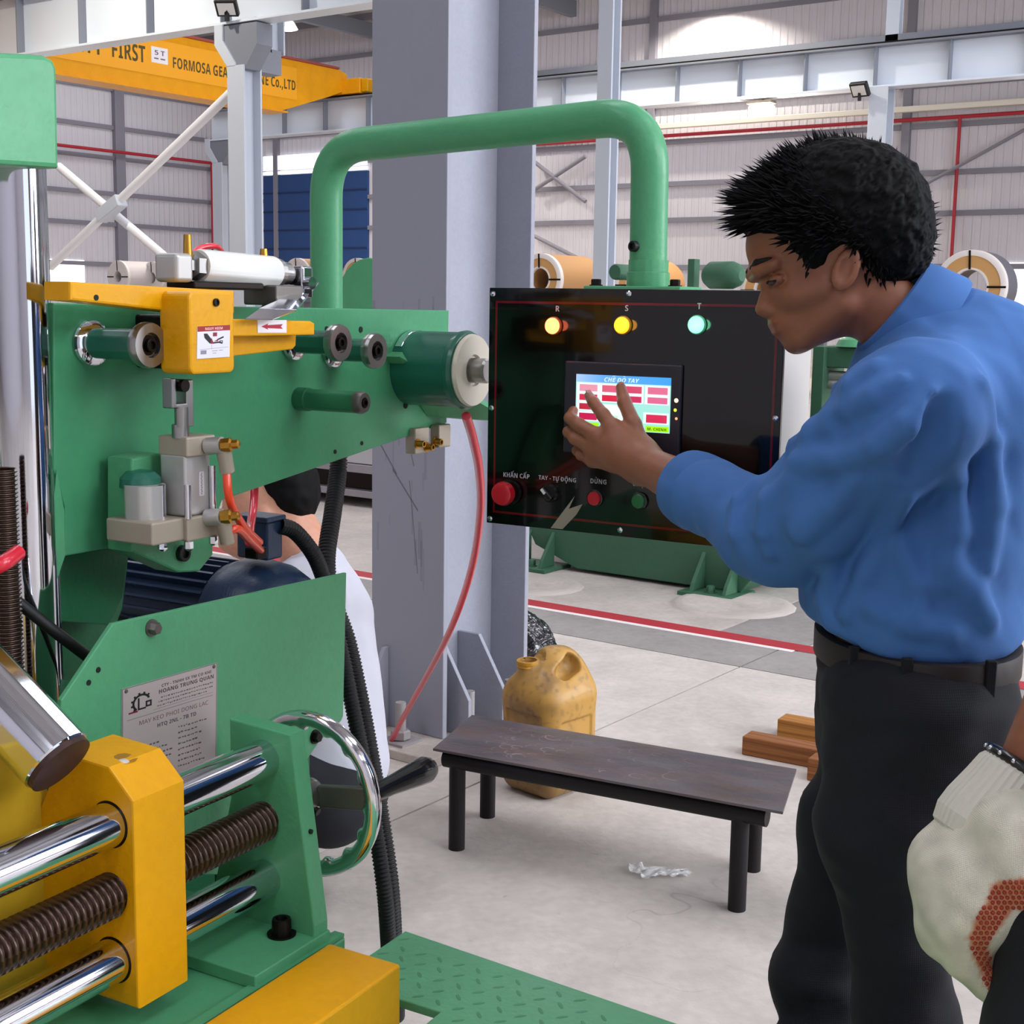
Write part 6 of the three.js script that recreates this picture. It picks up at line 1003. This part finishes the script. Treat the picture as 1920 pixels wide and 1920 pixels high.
// ---------- bench, can, timbers and other things on the floor ----------
{
  const fl = V(-2.185, 0, -2.696), fr = V(-1.269, 0, -2.841), L = fr.distanceTo(fl), ang = Math.atan2(-(fr.z - fl.z), fr.x - fl.x), B = new Frame(ang), o = fl.clone().applyAxisAngle(UPAX, -ang), W = 0.31, HT = 0.275, sk = 0.054, bk = (z) => (z < o.z - 0.1 ? 0.038 : 0);
  const t = thing('step_bench', 'low rusty steel bench with a thin plate top on dark pipe legs', 'bench', V(o.x + L / 2, 0, o.z - W / 2), B);
  const rust = canvasTex(1024, 384, (g, w, h) => {
    g.fillStyle = '#6a6266'; g.fillRect(0, 0, w, h);
    for (let i = 0; i < 240; i++) { const x = rr(0, w), y = rr(0, h), r = rr(8, 70), a = rr(0.03, 0.10); g.fillStyle = rnd() < 0.5 ? `rgba(120,72,46,${a})` : `rgba(48,46,56,${a * 1.3})`; g.beginPath(); g.ellipse(x, y, r * 1.8, r * 0.6, rr(-0.4, 0.4), 0, TAU); g.fill(); }
    for (let i = 0; i < 60; i++) { const x = w * 0.15 + w * 0.25 * rnd() + (i % 3 ? 0 : w * 0.3), y = rr(40, h - 60); g.strokeStyle = `rgba(196,176,168,${rr(0.15, 0.5)})`; g.lineWidth = rr(1, 5); g.beginPath(); g.arc(x, y, rr(4, 30), rr(0, 3), rr(3, 6)); g.stroke(); }
    for (let i = 0; i < 700; i++) { g.fillStyle = rnd() < 0.6 ? 'rgba(30,26,28,.35)' : 'rgba(170,150,140,.3)'; g.fillRect(rr(0, w), rr(0, h), rr(1, 4), rr(1, 3)); }
  });
  const top = prism([[o.x, o.z], [o.x + L, o.z], [o.x + L - sk, o.z - W], [o.x - sk, o.z - W]], 'y', HT - 0.007, HT, 0.001), u = top.attributes.uv, p = top.attributes.position; for (let i = 0; i < u.count; i++) u.setXY(i, (p.getX(i) - o.x + sk) / (L + sk), (p.getZ(i) - o.z + W) / W);
  part(t, 'top_plate', top, std({ map: rust, roughness: 0.5, metalness: 0.45, bumpMap: rep(texOrange, 2), bumpScale: 0.0015 }));
  const pm = std({ color: srgb(34, 30, 32), roughness: 0.55, metalness: 0.5, map: rep(texPaint, 4) }), x0 = o.x + 0.053, x1 = o.x + 0.817, z0 = o.z - 0.036, z1 = o.z - 0.28, yr = HT - 0.032;
  for (const z of [z0, z1]) part(t, 'rail', cyl(V(x0 - 0.035 - bk(z), yr, z), V(x1 + 0.065 - bk(z), yr, z), 0.025, 0.025, 24), pm);
  for (const x of [x0 - 0.01, x1 + 0.04]) part(t, 'cross_bar', cyl(V(x, yr, z0), V(x - bk(z1), yr, z1), 0.022, 0.022, 20), pm);
  for (const x of [x0, x1]) for (const z of [z0, z1]) part(t, 'leg', cyl(V(x - bk(z), 0, z), V(x - bk(z), yr, z), 0.0215, 0.0215, 24), pm);
}
{ // yellow can
  const A = new Frame(-0.13), near = V(-2.135, 0, -3.16).applyAxisAngle(UPAX, 0.13), W = 0.212, Dp = 0.225, cx = near.x - W / 2 + 0.012, cz = near.z - Dp / 2 + 0.008, t = thing('plastic_can', 'dirty open yellow plastic can with a moulded handle behind the bench', 'can', V(cx, 0, cz), A);
  const body = rbox(V(cx, 0.155, cz), W / 2, 0.155, Dp / 2, 0.045), shoulder = uni([cap(V(cx, 0.29, cz + 0.02), V(cx, 0.33, cz - 0.04), 0.075, 0.07)], 0.03), hump = cap(V(cx + 0.005, 0.36, cz - 0.005), V(cx + 0.01, 0.31, cz - 0.085), 0.046, 0.03), hole = cap(V(cx - 0.1, 0.352, cz - 0.0), V(cx + 0.1, 0.35, cz - 0.0), 0.024, 0.024), dent = cap(V(cx + 0.05, 0.36, cz - 0.03), V(cx + 0.06, 0.34, cz + 0.02), 0.03, 0.022), neck = cap(V(cx - 0.03, 0.33, cz + 0.06), V(cx - 0.03, 0.372, cz + 0.065), 0.034, 0.03), bore = cap(V(cx - 0.03, 0.345, cz + 0.062), V(cx - 0.03, 0.5, cz + 0.07), 0.025, 0.026), panel = rbox(V(cx, 0.14, cz + Dp / 2 + 0.004), W / 2 - 0.04, 0.1, 0.01, 0.006), panel2 = rbox(V(cx + W / 2 + 0.004, 0.13, cz), 0.01, 0.09, Dp / 2 - 0.045, 0.006);
  const f = (x, y, z) => { let d = smin(body(x, y, z), shoulder(x, y, z), 0.09); d = smin(d, hump(x, y, z), 0.04); d = smax(d, -dent(x, y, z), 0.015); d = smax(d, -panel(x, y, z), 0.008); d = smax(d, -panel2(x, y, z), 0.008); d = smin(d, neck(x, y, z), 0.014); d = smax(d, y - 0.405, 0.01); d = smax(d, Math.min(1, (Math.hypot(x - cx + 0.03, z - cz - 0.064) < 0.05 ? y - 0.374 : -1)), 0.002); d = smax(d, -bore(x, y, z), 0.004); return d; };
  const col = (x, y, z) => { const n = 0.5 + 0.5 * fbm(x * 9, y * 9, z * 9, 4), dirt = sm(0.42, 0.72, n + 0.25 * sm(0.2, 0.0, y)), sp = sm(0.25, 0.4, noise3.noise(x * 60, y * 60, z * 60)) * 0.5; const k = Math.min(1, dirt * 0.8 + sp * 0.7); return [0.50 * (1 - k) + 0.20 * k, 0.27 * (1 - k) + 0.11 * k, 0.055 * (1 - k) + 0.04 * k]; };
  part(t, 'body', netMesh(f, V(cx - 0.13, -0.01, cz - 0.14), V(cx + 0.13, 0.44, cz + 0.14), 0.0045, col).scale(1, 1.055, 1), phys({ color: 0xffffff, vertexColors: true, roughness: 0.5, clearcoat: 0.1 }));
  part(t, 'mouth_rim', lathe(V(cx - 0.03, 0.372, cz + 0.064), V(0, 1, 0.05), [[0.026, 0.022], [0.033, 0.022], [0.034, 0.018], [0.033, 0.012], [0.031, 0.01], [0.033, 0.004], [0.031, 0]], 28), std({ color: srgb(190, 138, 34), roughness: 0.5 }));
}
{ // dark plastic bag behind the column
  const b = H.Y(985, 1250, 0), t = thing('plastic_bag', 'crumpled shiny black plastic bag between the large column and the yellow can', 'bag', V(b.x, 0, b.z), H);
  const c = H.Y(985, 1262, 0), f0 = uni([ell(V(c.x - 0.02, 0.11, c.z), 0.14, 0.13, 0.12), ell(V(c.x + 0.07, 0.07, c.z + 0.02), 0.1, 0.08, 0.1), ell(V(c.x - 0.05, 0.22, c.z), 0.05, 0.06, 0.05)], 0.05);
  part(t, 'bag_body', netMesh((x, y, z) => smax(f0(x, y, z) + 0.022 * Math.abs(noise3.noise(x * 14, y * 14, z * 14)) + 0.012 * Math.abs(noise3.noise(x * 31, y * 31, z * 31)), -y, 0.004), V(c.x - 0.22, -0.01, c.z - 0.16), V(c.x + 0.22, 0.32, c.z + 0.16), 0.0075), phys({ color: 0x17131a, roughness: 0.22, clearcoat: 0.8 }));
}
{ // timbers
  const woodTex = canvasTex(512, 128, (g, w, h) => { g.fillStyle = '#b98f5a'; g.fillRect(0, 0, w, h); for (let i = 0; i < 60; i++) { g.strokeStyle = `rgba(${rnd() < 0.5 ? '110,74,40' : '226,190,130'},${rr(0.15, 0.4)})`; g.lineWidth = rr(0.6, 3); const y = rr(0, h); g.beginPath(); g.moveTo(0, y); g.bezierCurveTo(w * 0.3, y + rr(-8, 8), w * 0.6, y + rr(-8, 8), w, y + rr(-5, 5)); g.stroke(); } });
  woodTex.wrapS = woodTex.wrapT = THREE.RepeatWrapping;
  const wm = std({ map: rep(woodTex, 1.2, 6), color: 0xc09a80, roughness: 0.8 }), wm2 = std({ map: rep(woodTex, 1.2, 6), color: 0xe8c890, roughness: 0.8 });
  const beam = (p, q, w, h, y, label, m) => { const a = p.clone(), b = q.clone(), t = thing('timber_beam', label, 'timber', V(a.x, 0, a.z), H, undefined); a.y = b.y = y + h / 2; part(t, 'beam', bar(a, b, w, h, 0.004), m); };
  const nl = H.Y(1379, 1412, 0), d = V(1, 0, -0.07).normalize();
  const g = 'timbers on the floor behind the man';
  const A = V(nl.x + 0.02, 0, nl.z - 0.035), B = V(H.Y(1440, 1388, 0).x, 0, H.Y(1440, 1388, 0).z - 0.1), Cc = H.Y(1512, 1462, 0);
  beam(A, A.clone().addScaledVector(d, 1.3), 0.075, 0.062, 0, 'brown timber left of the trousers, its end nearest the bench', wm);
  beam(B, B.clone().addScaledVector(d, 1.25), 0.08, 0.06, 0, 'pale timber lying at the back of the pile', wm2);
  beam(V(Cc.x, 0, Cc.z - 0.03), V(Cc.x, 0, Cc.z - 0.03).addScaledVector(d, 1.2), 0.07, 0.07, 0, 'short ended timber at the front of the pile beside the trousers', wm);
}
{ // scrap of clear film on the floor
  const c = H.Y(1230, 1640, 0), t = thing('plastic_scrap', 'crinkled scrap of clear plastic film on the floor under the bench', 'scrap', V(c.x, 0, c.z), H);
  const n = 26, m = 10, pos = [], idx = [];
  for (let i = 0; i <= n; i++) for (let j = 0; j <= m; j++) { const s = i / n, w = 0.016 + 0.03 * Math.sin(s * 3) * (0.6 + 0.4 * Math.sin(s * 17)); const x = c.x - 0.075 + s * 0.15, z = c.z + (j / m - 0.5) * 2 * w - 0.02 * s + 0.02 * Math.sin(s * 5); pos.push(x, 0.003 + 0.014 * Math.abs(noise3.noise(x * 60, 3.3, z * 60)) + 0.008 * Math.abs(noise3.noise(x * 140, 9.3, z * 140)), z); }
  for (let i = 0; i < n; i++) for (let j = 0; j < m; j++) { const a = i * (m + 1) + j; idx.push(a, a + 1, a + m + 1, a + 1, a + m + 2, a + m + 1); }
  const g = new THREE.BufferGeometry(); g.setAttribute('position', new THREE.Float32BufferAttribute(pos, 3)); g.setIndex(idx); g.computeVertexNormals();
  part(t, 'film', boxUV(clean(g)), phys({ color: 0xffffff, roughness: 0.12, transmission: 0.45, thickness: 0, side: THREE.DoubleSide, specularIntensity: 1 }));
}
// ---------- green machinery and stock in the background ----------
{
  const a = H.Y(985, 1068, 0), b = H.Y(1328, 1112, 0), zf = -6.12, x0 = a.x, x1 = H.Z(1395, 1100, zf).x, xR = x1 + 0.1;
  const t = thing('coil_cradle', 'old green machine base with ribbed floor feet behind the control panel', 'machine', V((x0 + x1) / 2, 0, zf - 0.4), H);
  part(t, 'base_body', prism([[x0 - 0.02, 0.12], [x0 - 0.12, 0.3], [x0 - 0.12, 0.75], [xR + 0.14, 0.75], [xR + 0.14, 0.35], [x1 - 0.02, 0.02], [x0 + 0.25, 0.02]], 'z', zf - 0.85, zf, 0.006), MAT.greenOld);
  part(t, 'upper_frame', [box(x0 + 0.1, x1 - 0.1, 0.75, 1.2, zf - 0.75, zf - 0.1, 0.01)], MAT.greenOld);
  for (const [px, w] of [[1010, 0.2], [1345, 0.24]]) {
    const q = H.Z(px, 1100, zf + 0.02), ft = part(t, 'foot', [box(q.x - w / 2 - 0.03, q.x + w / 2 + 0.03, 0.0, 0.02, zf - 0.1, zf + 0.16, 0.003)], MAT.greenOld);
    for (const s of [-1, 1]) part(ft, 'foot_rib', prism([[zf, 0.02], [zf + 0.13, 0.02], [zf + 0.11, 0.06], [zf, 0.2]], 'x', q.x + s * w * 0.38 - 0.01, q.x + s * w * 0.38 + 0.01, 0.002), MAT.greenOld);
    part(ft, 'foot_bolt', hexBolt(V(q.x, 0.02, zf + 0.09), UPAX, 0.022, 0.03), MAT.greenOld);
  }
  const q0 = (px, py) => H.Z(px, py, zf - 0.3);
  part(t, 'upright', prism([[q0(1040, 0).x, 1.15], [q0(1440, 0).x, 1.15], [q0(1440, 0).x, 1.36], [q0(1040, 0).x, 1.36]], 'z', zf - 0.6, zf - 0.3, 0.01), MAT.greenOld);
  const m = q0(1158, 510); part(t, 'drum_end', lathe(V(m.x, m.y, zf - 0.4), PZ, [[0, 0], [0.042, 0], [0.042, 0.12], [0.036, 0.13], [0, 0.13]], 28), MAT.greenOld);
  const mo = q0(1350, 512); part(t, 'gear_motor', lathe(V(mo.x - 0.1, mo.y - 0.01, zf - 0.35), V(1, 0, 0.15), [[0, 0], [0.05, 0.0], [0.07, 0.03], [0.07, 0.16], [0.055, 0.2], [0.03, 0.22], [0, 0.22]], 28), MAT.greenOld);
  const po = q0(1285, 503); part(t, 'top_post', box(po.x - 0.02, po.x + 0.02, 1.36, po.y + 0.05, zf - 0.42, zf - 0.36, 0.004), MAT.greenOld);
  const kb = q0(1121, 515); part(t, 'top_knob', lathe(V(kb.x, 1.36, zf - 0.36), UPAX, [[0, 0], [0.03, 0], [0.03, 0.02], [0.02, 0.03], [0.02, 0.14], [0, 0.145]], 18), MAT.greenOld);
  part(t, 'pale_tray', box(q0(1285, 0).x, q0(1360, 0).x, 1.44, 1.452, zf - 0.34, zf - 0.12, 0.003), std({ color: 0xf0f0ee, roughness: 0.3 }));
  for (const [px, py, r] of [[1000, 1098, 0.26], [1375, 1135, 0.3]]) { const g = H.Y(px, py, 0); tag(part(scene, 'grout_pad', lathe(V(g.x, 0.0, g.z), UPAX, [[0, 0], [r, 0], [r * 0.94, 0.012], [r * 0.8, 0.018], [0, 0.018]], 18).clone(), MH.slabFar), px < 1200 ? 'rough concrete grout patch under the left foot of the green base' : 'rough concrete grout patch under the right foot of the green base', 'grout'); }
}
{ // roller housing seen under the chin
  const z0 = -7.4, q = (a, b) => H.Z(a, b, z0), t = thing('roller_housing', 'green roller stand with pale rollers seen between the chin and blue shirt', 'machine', V(q(1580, 0).x, 0, z0 - 0.2), H);
  const xl = q(1522, 700).x, xr = q(1700, 700).x, y1 = q(1560, 650).y, yb = q(1560, 800).y;
  part(t, 'side_plate', box(xl, xl + 0.07, 0, y1, z0 - 0.3, z0, 0.006), MAT.greenOld);
  part(t, 'side_plate', box(xr, xr + 0.07, 0, y1, z0 - 0.3, z0, 0.006), MAT.greenOld);
  part(t, 'bottom_box', box(xl, xr, 0, yb, z0 - 0.32, z0 - 0.02, 0.006), MAT.greenOld);
  part(t, 'top_beam', box(xl + 0.06, xr, y1 - 0.12, y1, z0 - 0.22, z0 - 0.04, 0.01), MAT.greenOld);
  part(t, 'dome', lathe(V(q(1590, 640).x, y1, z0 - 0.13), UPAX, [[0.12, 0], [0.1, 0.04], [0.05, 0.065], [0, 0.07]], 24), MAT.green);
  for (const y of [680, 706, 722]) { const c = q(1560, y); part(t, 'roller', cyl(V(xl + 0.07, c.y, z0 - 0.1), V(xr, c.y, z0 - 0.1), 0.028, 0.028, 20), MAT.alu); }
}
{ // stock of flat bars by the wall, seen left of the big column
  const z0 = H.Y(650, 948, 0).z, x = H.Y(650, 948, 0).x, t = thing('steel_stack', 'low stack of dark flat steel on bearers left of the large column', 'stack', V(x, 0, z0 - 0.5), H);
  const cols = [std({ color: 0x9c969a, roughness: 0.6 }), std({ color: 0x7d777b, roughness: 0.6 }), MAT.darkSteel];
  for (let i = 0; i < 4; i++) part(t, 'bearer', box(x - 2.5 + i * 1.6, x - 2.4 + i * 1.6, 0, 0.07, z0 - 1.2, z0, 0.003), MAT.darkSteel);
  const hs = [0.07, 0.12, 0.125, 0.24, 0.3, 0.31]; for (let i = 0; i + 1 < hs.length; i++) part(t, 'flat_sheet', box(x - 2.8 + (i % 3) * 0.03, x + 2.9 - (i % 2) * 0.05, hs[i], hs[i + 1] - 0.004, z0 - 1.15 + i * 0.02, z0 - 0.02 * (i % 3), 0.002), cols[i % 3]);
}
// coils of strip: lathed rings, wrapped
{
  const kraft = std({ color: srgb(196, 150, 92), roughness: 0.7 }), kraft2 = std({ color: srgb(178, 132, 84), roughness: 0.7 }), wrap = std({ color: srgb(222, 214, 210), roughness: 0.6 }), steelSide = std({ color: srgb(120, 118, 124), roughness: 0.5, metalness: 0.4 });
  let first = null;
  function coil(px, py, d, R, ri, w, face, side, label, under = true) {
    const c = H.D(px, py, d), y = c.y, x = c.x, z = c.z;
    const t = thing('steel_coil', label, 'coil', V(x, Math.max(0, y - R), z), H, undefined);
    part(t, 'wound_strip', lathe(V(x, y, z), V(0, 0, -1), [[ri, 0.004], [R, 0.004], [R, w], [ri, w], [ri, 0.004]], 56), side);
    part(t, 'face_wrap', lathe(V(x, y, z), PZ, [[ri + 0.02, -0.006], [ri + 0.02, 0.004], [R - 0.06, 0.004], [R - 0.06, -0.006]], 56), face);
    part(t, 'edge_ring', lathe(V(x, y, z), PZ, [[R - 0.075, -0.005], [R - 0.075, 0.012], [R - 0.01, 0.012], [R + 0.008, 0], [R + 0.008, -0.08]], 56), wrap);
    part(t, 'bore_ring', lathe(V(x, y, z), PZ, [[ri - 0.006, -0.06], [ri - 0.006, 0.01], [ri + 0.025, 0.01], [ri + 0.025, -0.005]], 48), wrap);
    for (const a of [0.0, 1.62, 3.14]) part(t, 'steel_band', bar(V(x + Math.cos(a) * ri, y + Math.sin(a) * ri, z + 0.014), V(x + Math.cos(a) * R, y + Math.sin(a) * R, z + 0.014), 0.03, 0.006, 0, PZ), MAT.darkSteel);
    return t;
  }
  const rack = (x0, x1, z, y, dz, label) => { const r = thing('coil_rack', label, 'rack', V((x0 + x1) / 2, 0, z), H); const n = Math.max(2, Math.round((x1 - x0) / 1.6)); for (const zz of [z - 0.15, z - dz + 0.1]) { part(r, 'long_beam', box(x0, x1, y - 0.2, y - 0.02, zz - 0.08, zz + 0.08), MH.girderDark); for (let i = 0; i <= n; i++) { const x = x0 + 0.1 + (x1 - x0 - 0.2) * i / n; part(r, 'post', box(x - 0.07, x + 0.07, 0, y - 0.2, zz - 0.07, zz + 0.07), MH.girderDark); } } };
  const put = (list, d, R, ri, w, dz) => { let lo = 1e9, hi = -1e9, y0 = 0, z0 = 0; for (const [px, py, dd, face, side, label] of list) { const p = H.D(px, py, dd); lo = Math.min(lo, p.x); hi = Math.max(hi, p.x); y0 = p.y - R; z0 = p.z; coil(px, py, dd, R, ri, w, face, side, label); } return [lo - R, hi + R, z0, y0]; };
  let q = put([[1818, 538, 20, kraft, steelSide, 'kraft faced steel coil behind the shoulder of the man in blue']], 20, 0.52, 0.25, 0.55); rack(q[0] - 0.3, q[1] + 2.2, q[2], q[3], 0.55, 'grey coil rack behind the shoulder of the man in blue');
  const pr = H.D(1960, 640, 20.3); tag(part(scene, 'stacked_pallet', box(pr.x - 1.6, pr.x + 0.9, 0, pr.y + 0.15, pr.z - 0.8, pr.z, 0.01), kraft2), 'pale brown crate at the right edge behind the blue shirt', 'crate');
  q = put([[1012, 524, 24, kraft, kraft2, 'kraft wrapped steel coil with a white rim right of the large column']], 24, 0.44, 0.2, 1.3); rack(q[0] - 0.4, q[1] + 0.5, q[2], q[3], 1.2, 'grey coil rack right of the large column');
  q = put([[1195, 535, 27, kraft, kraft2, 'kraft wrapped coil partly hidden behind the green pipe post'], [1440, 545, 23, kraft, kraft2, 'kraft wrapped coil beside the face of the man']], 25, 0.5, 0.24, 1.0);
  for (const [px, d] of [[1195, 27], [1440, 23]]) { const p = H.D(px, 540, d); rack(p.x - 0.7, p.x + 0.7, p.z, H.D(px, px < 1300 ? 535 : 545, d).y - 0.5, 1.0, px < 1300 ? 'grey coil rack under the coil behind the pipe post' : 'grey coil rack under the coil beside the face'); }
  const whiteSide = std({ color: srgb(200, 192, 192), roughness: 0.6 });
  q = put([[221, 519, 40, wrap, whiteSide, 'white wrapped coil, leftmost of the row above the yellow guard bar'], [285, 521, 40.4, wrap, whiteSide, 'white wrapped coil, second from the left above the yellow guard bar'], [352, 523, 40.8, wrap, whiteSide, 'white wrapped coil, third from the left, behind the white cylinder'], [556, 518, 36, wrap, kraft2, 'white rimmed coil at the right end of the white cylinder'], [668, 520, 34, kraft, kraft2, 'brown coil seen through the bent pipe, left of the large column']], 40, 0.46, 0.17, 1.1);
  rack(q[0] - 0.5, H.D(352, 523, 40.8).x + 0.7, H.D(285, 521, 40.4).z - 0.1, H.D(285, 521, 40.4).y - 0.46, 1.0, 'grey coil rack far behind the yellow guard bar');
  rack(H.D(556, 518, 36).x - 0.7, H.D(556, 518, 36).x + 0.7, H.D(556, 518, 36).z - 0.1, H.D(556, 518, 36).y - 0.46, 1.0, 'grey coil rack far behind the end of the white cylinder');
  rack(H.D(668, 520, 34).x - 0.8, H.D(668, 520, 34).x + 0.8, H.D(668, 520, 34).z - 0.1, H.D(668, 520, 34).y - 0.46, 1.0, 'grey coil rack far behind the pipe arm');
  { const p = H.D(690, 560, 14), t = thing('machine_hood', 'pale green rounded machine hood seen through the bent pipe', 'machine', V(p.x, 0, p.z), H), r = 0.42; part(t, 'hood', prism([[p.x - r, 0], [p.x + r, 0], ...Array.from({ length: 13 }, (_, i) => [p.x + r * Math.cos(Math.PI * i / 12), H.D(690, 540, 14).y - 0.12 + r * Math.sin(Math.PI * i / 12)])], 'z', p.z - 0.7, p.z, 0.01), MAT.green); part(t, 'trim_band', prism([[p.x - r - 0.01, 1.1], [p.x + r + 0.01, 1.1], [p.x + r + 0.01, 1.14], [p.x - r - 0.01, 1.14]], 'z', p.z - 0.71, p.z + 0.01), MAT.greenOld); }
}
const groups = { coil: 'steel coils on the far racks', rack: 'racks that carry the coils', timber: 'timbers on the floor behind the man', bracing: 'bracing bars of the hall', girder: 'crane runway girders', floodlight: 'floodlights on the columns', grout: 'grout patches under the green base' };
for (const o of scene.children) {
  const g = groups[o.userData.category] || (/^high_bay_lamp/.test(o.name) ? 'high bay lamps under the roof' : /^cable_conduit/.test(o.name) ? 'corrugated conduits beside the guard plate' : /^steel_column/.test(o.name) && /slim|far/.test(o.userData.label) ? 'slim columns of the hall' : null);
  if (g) o.userData.group = g;
}
renderer.render(scene, camera);
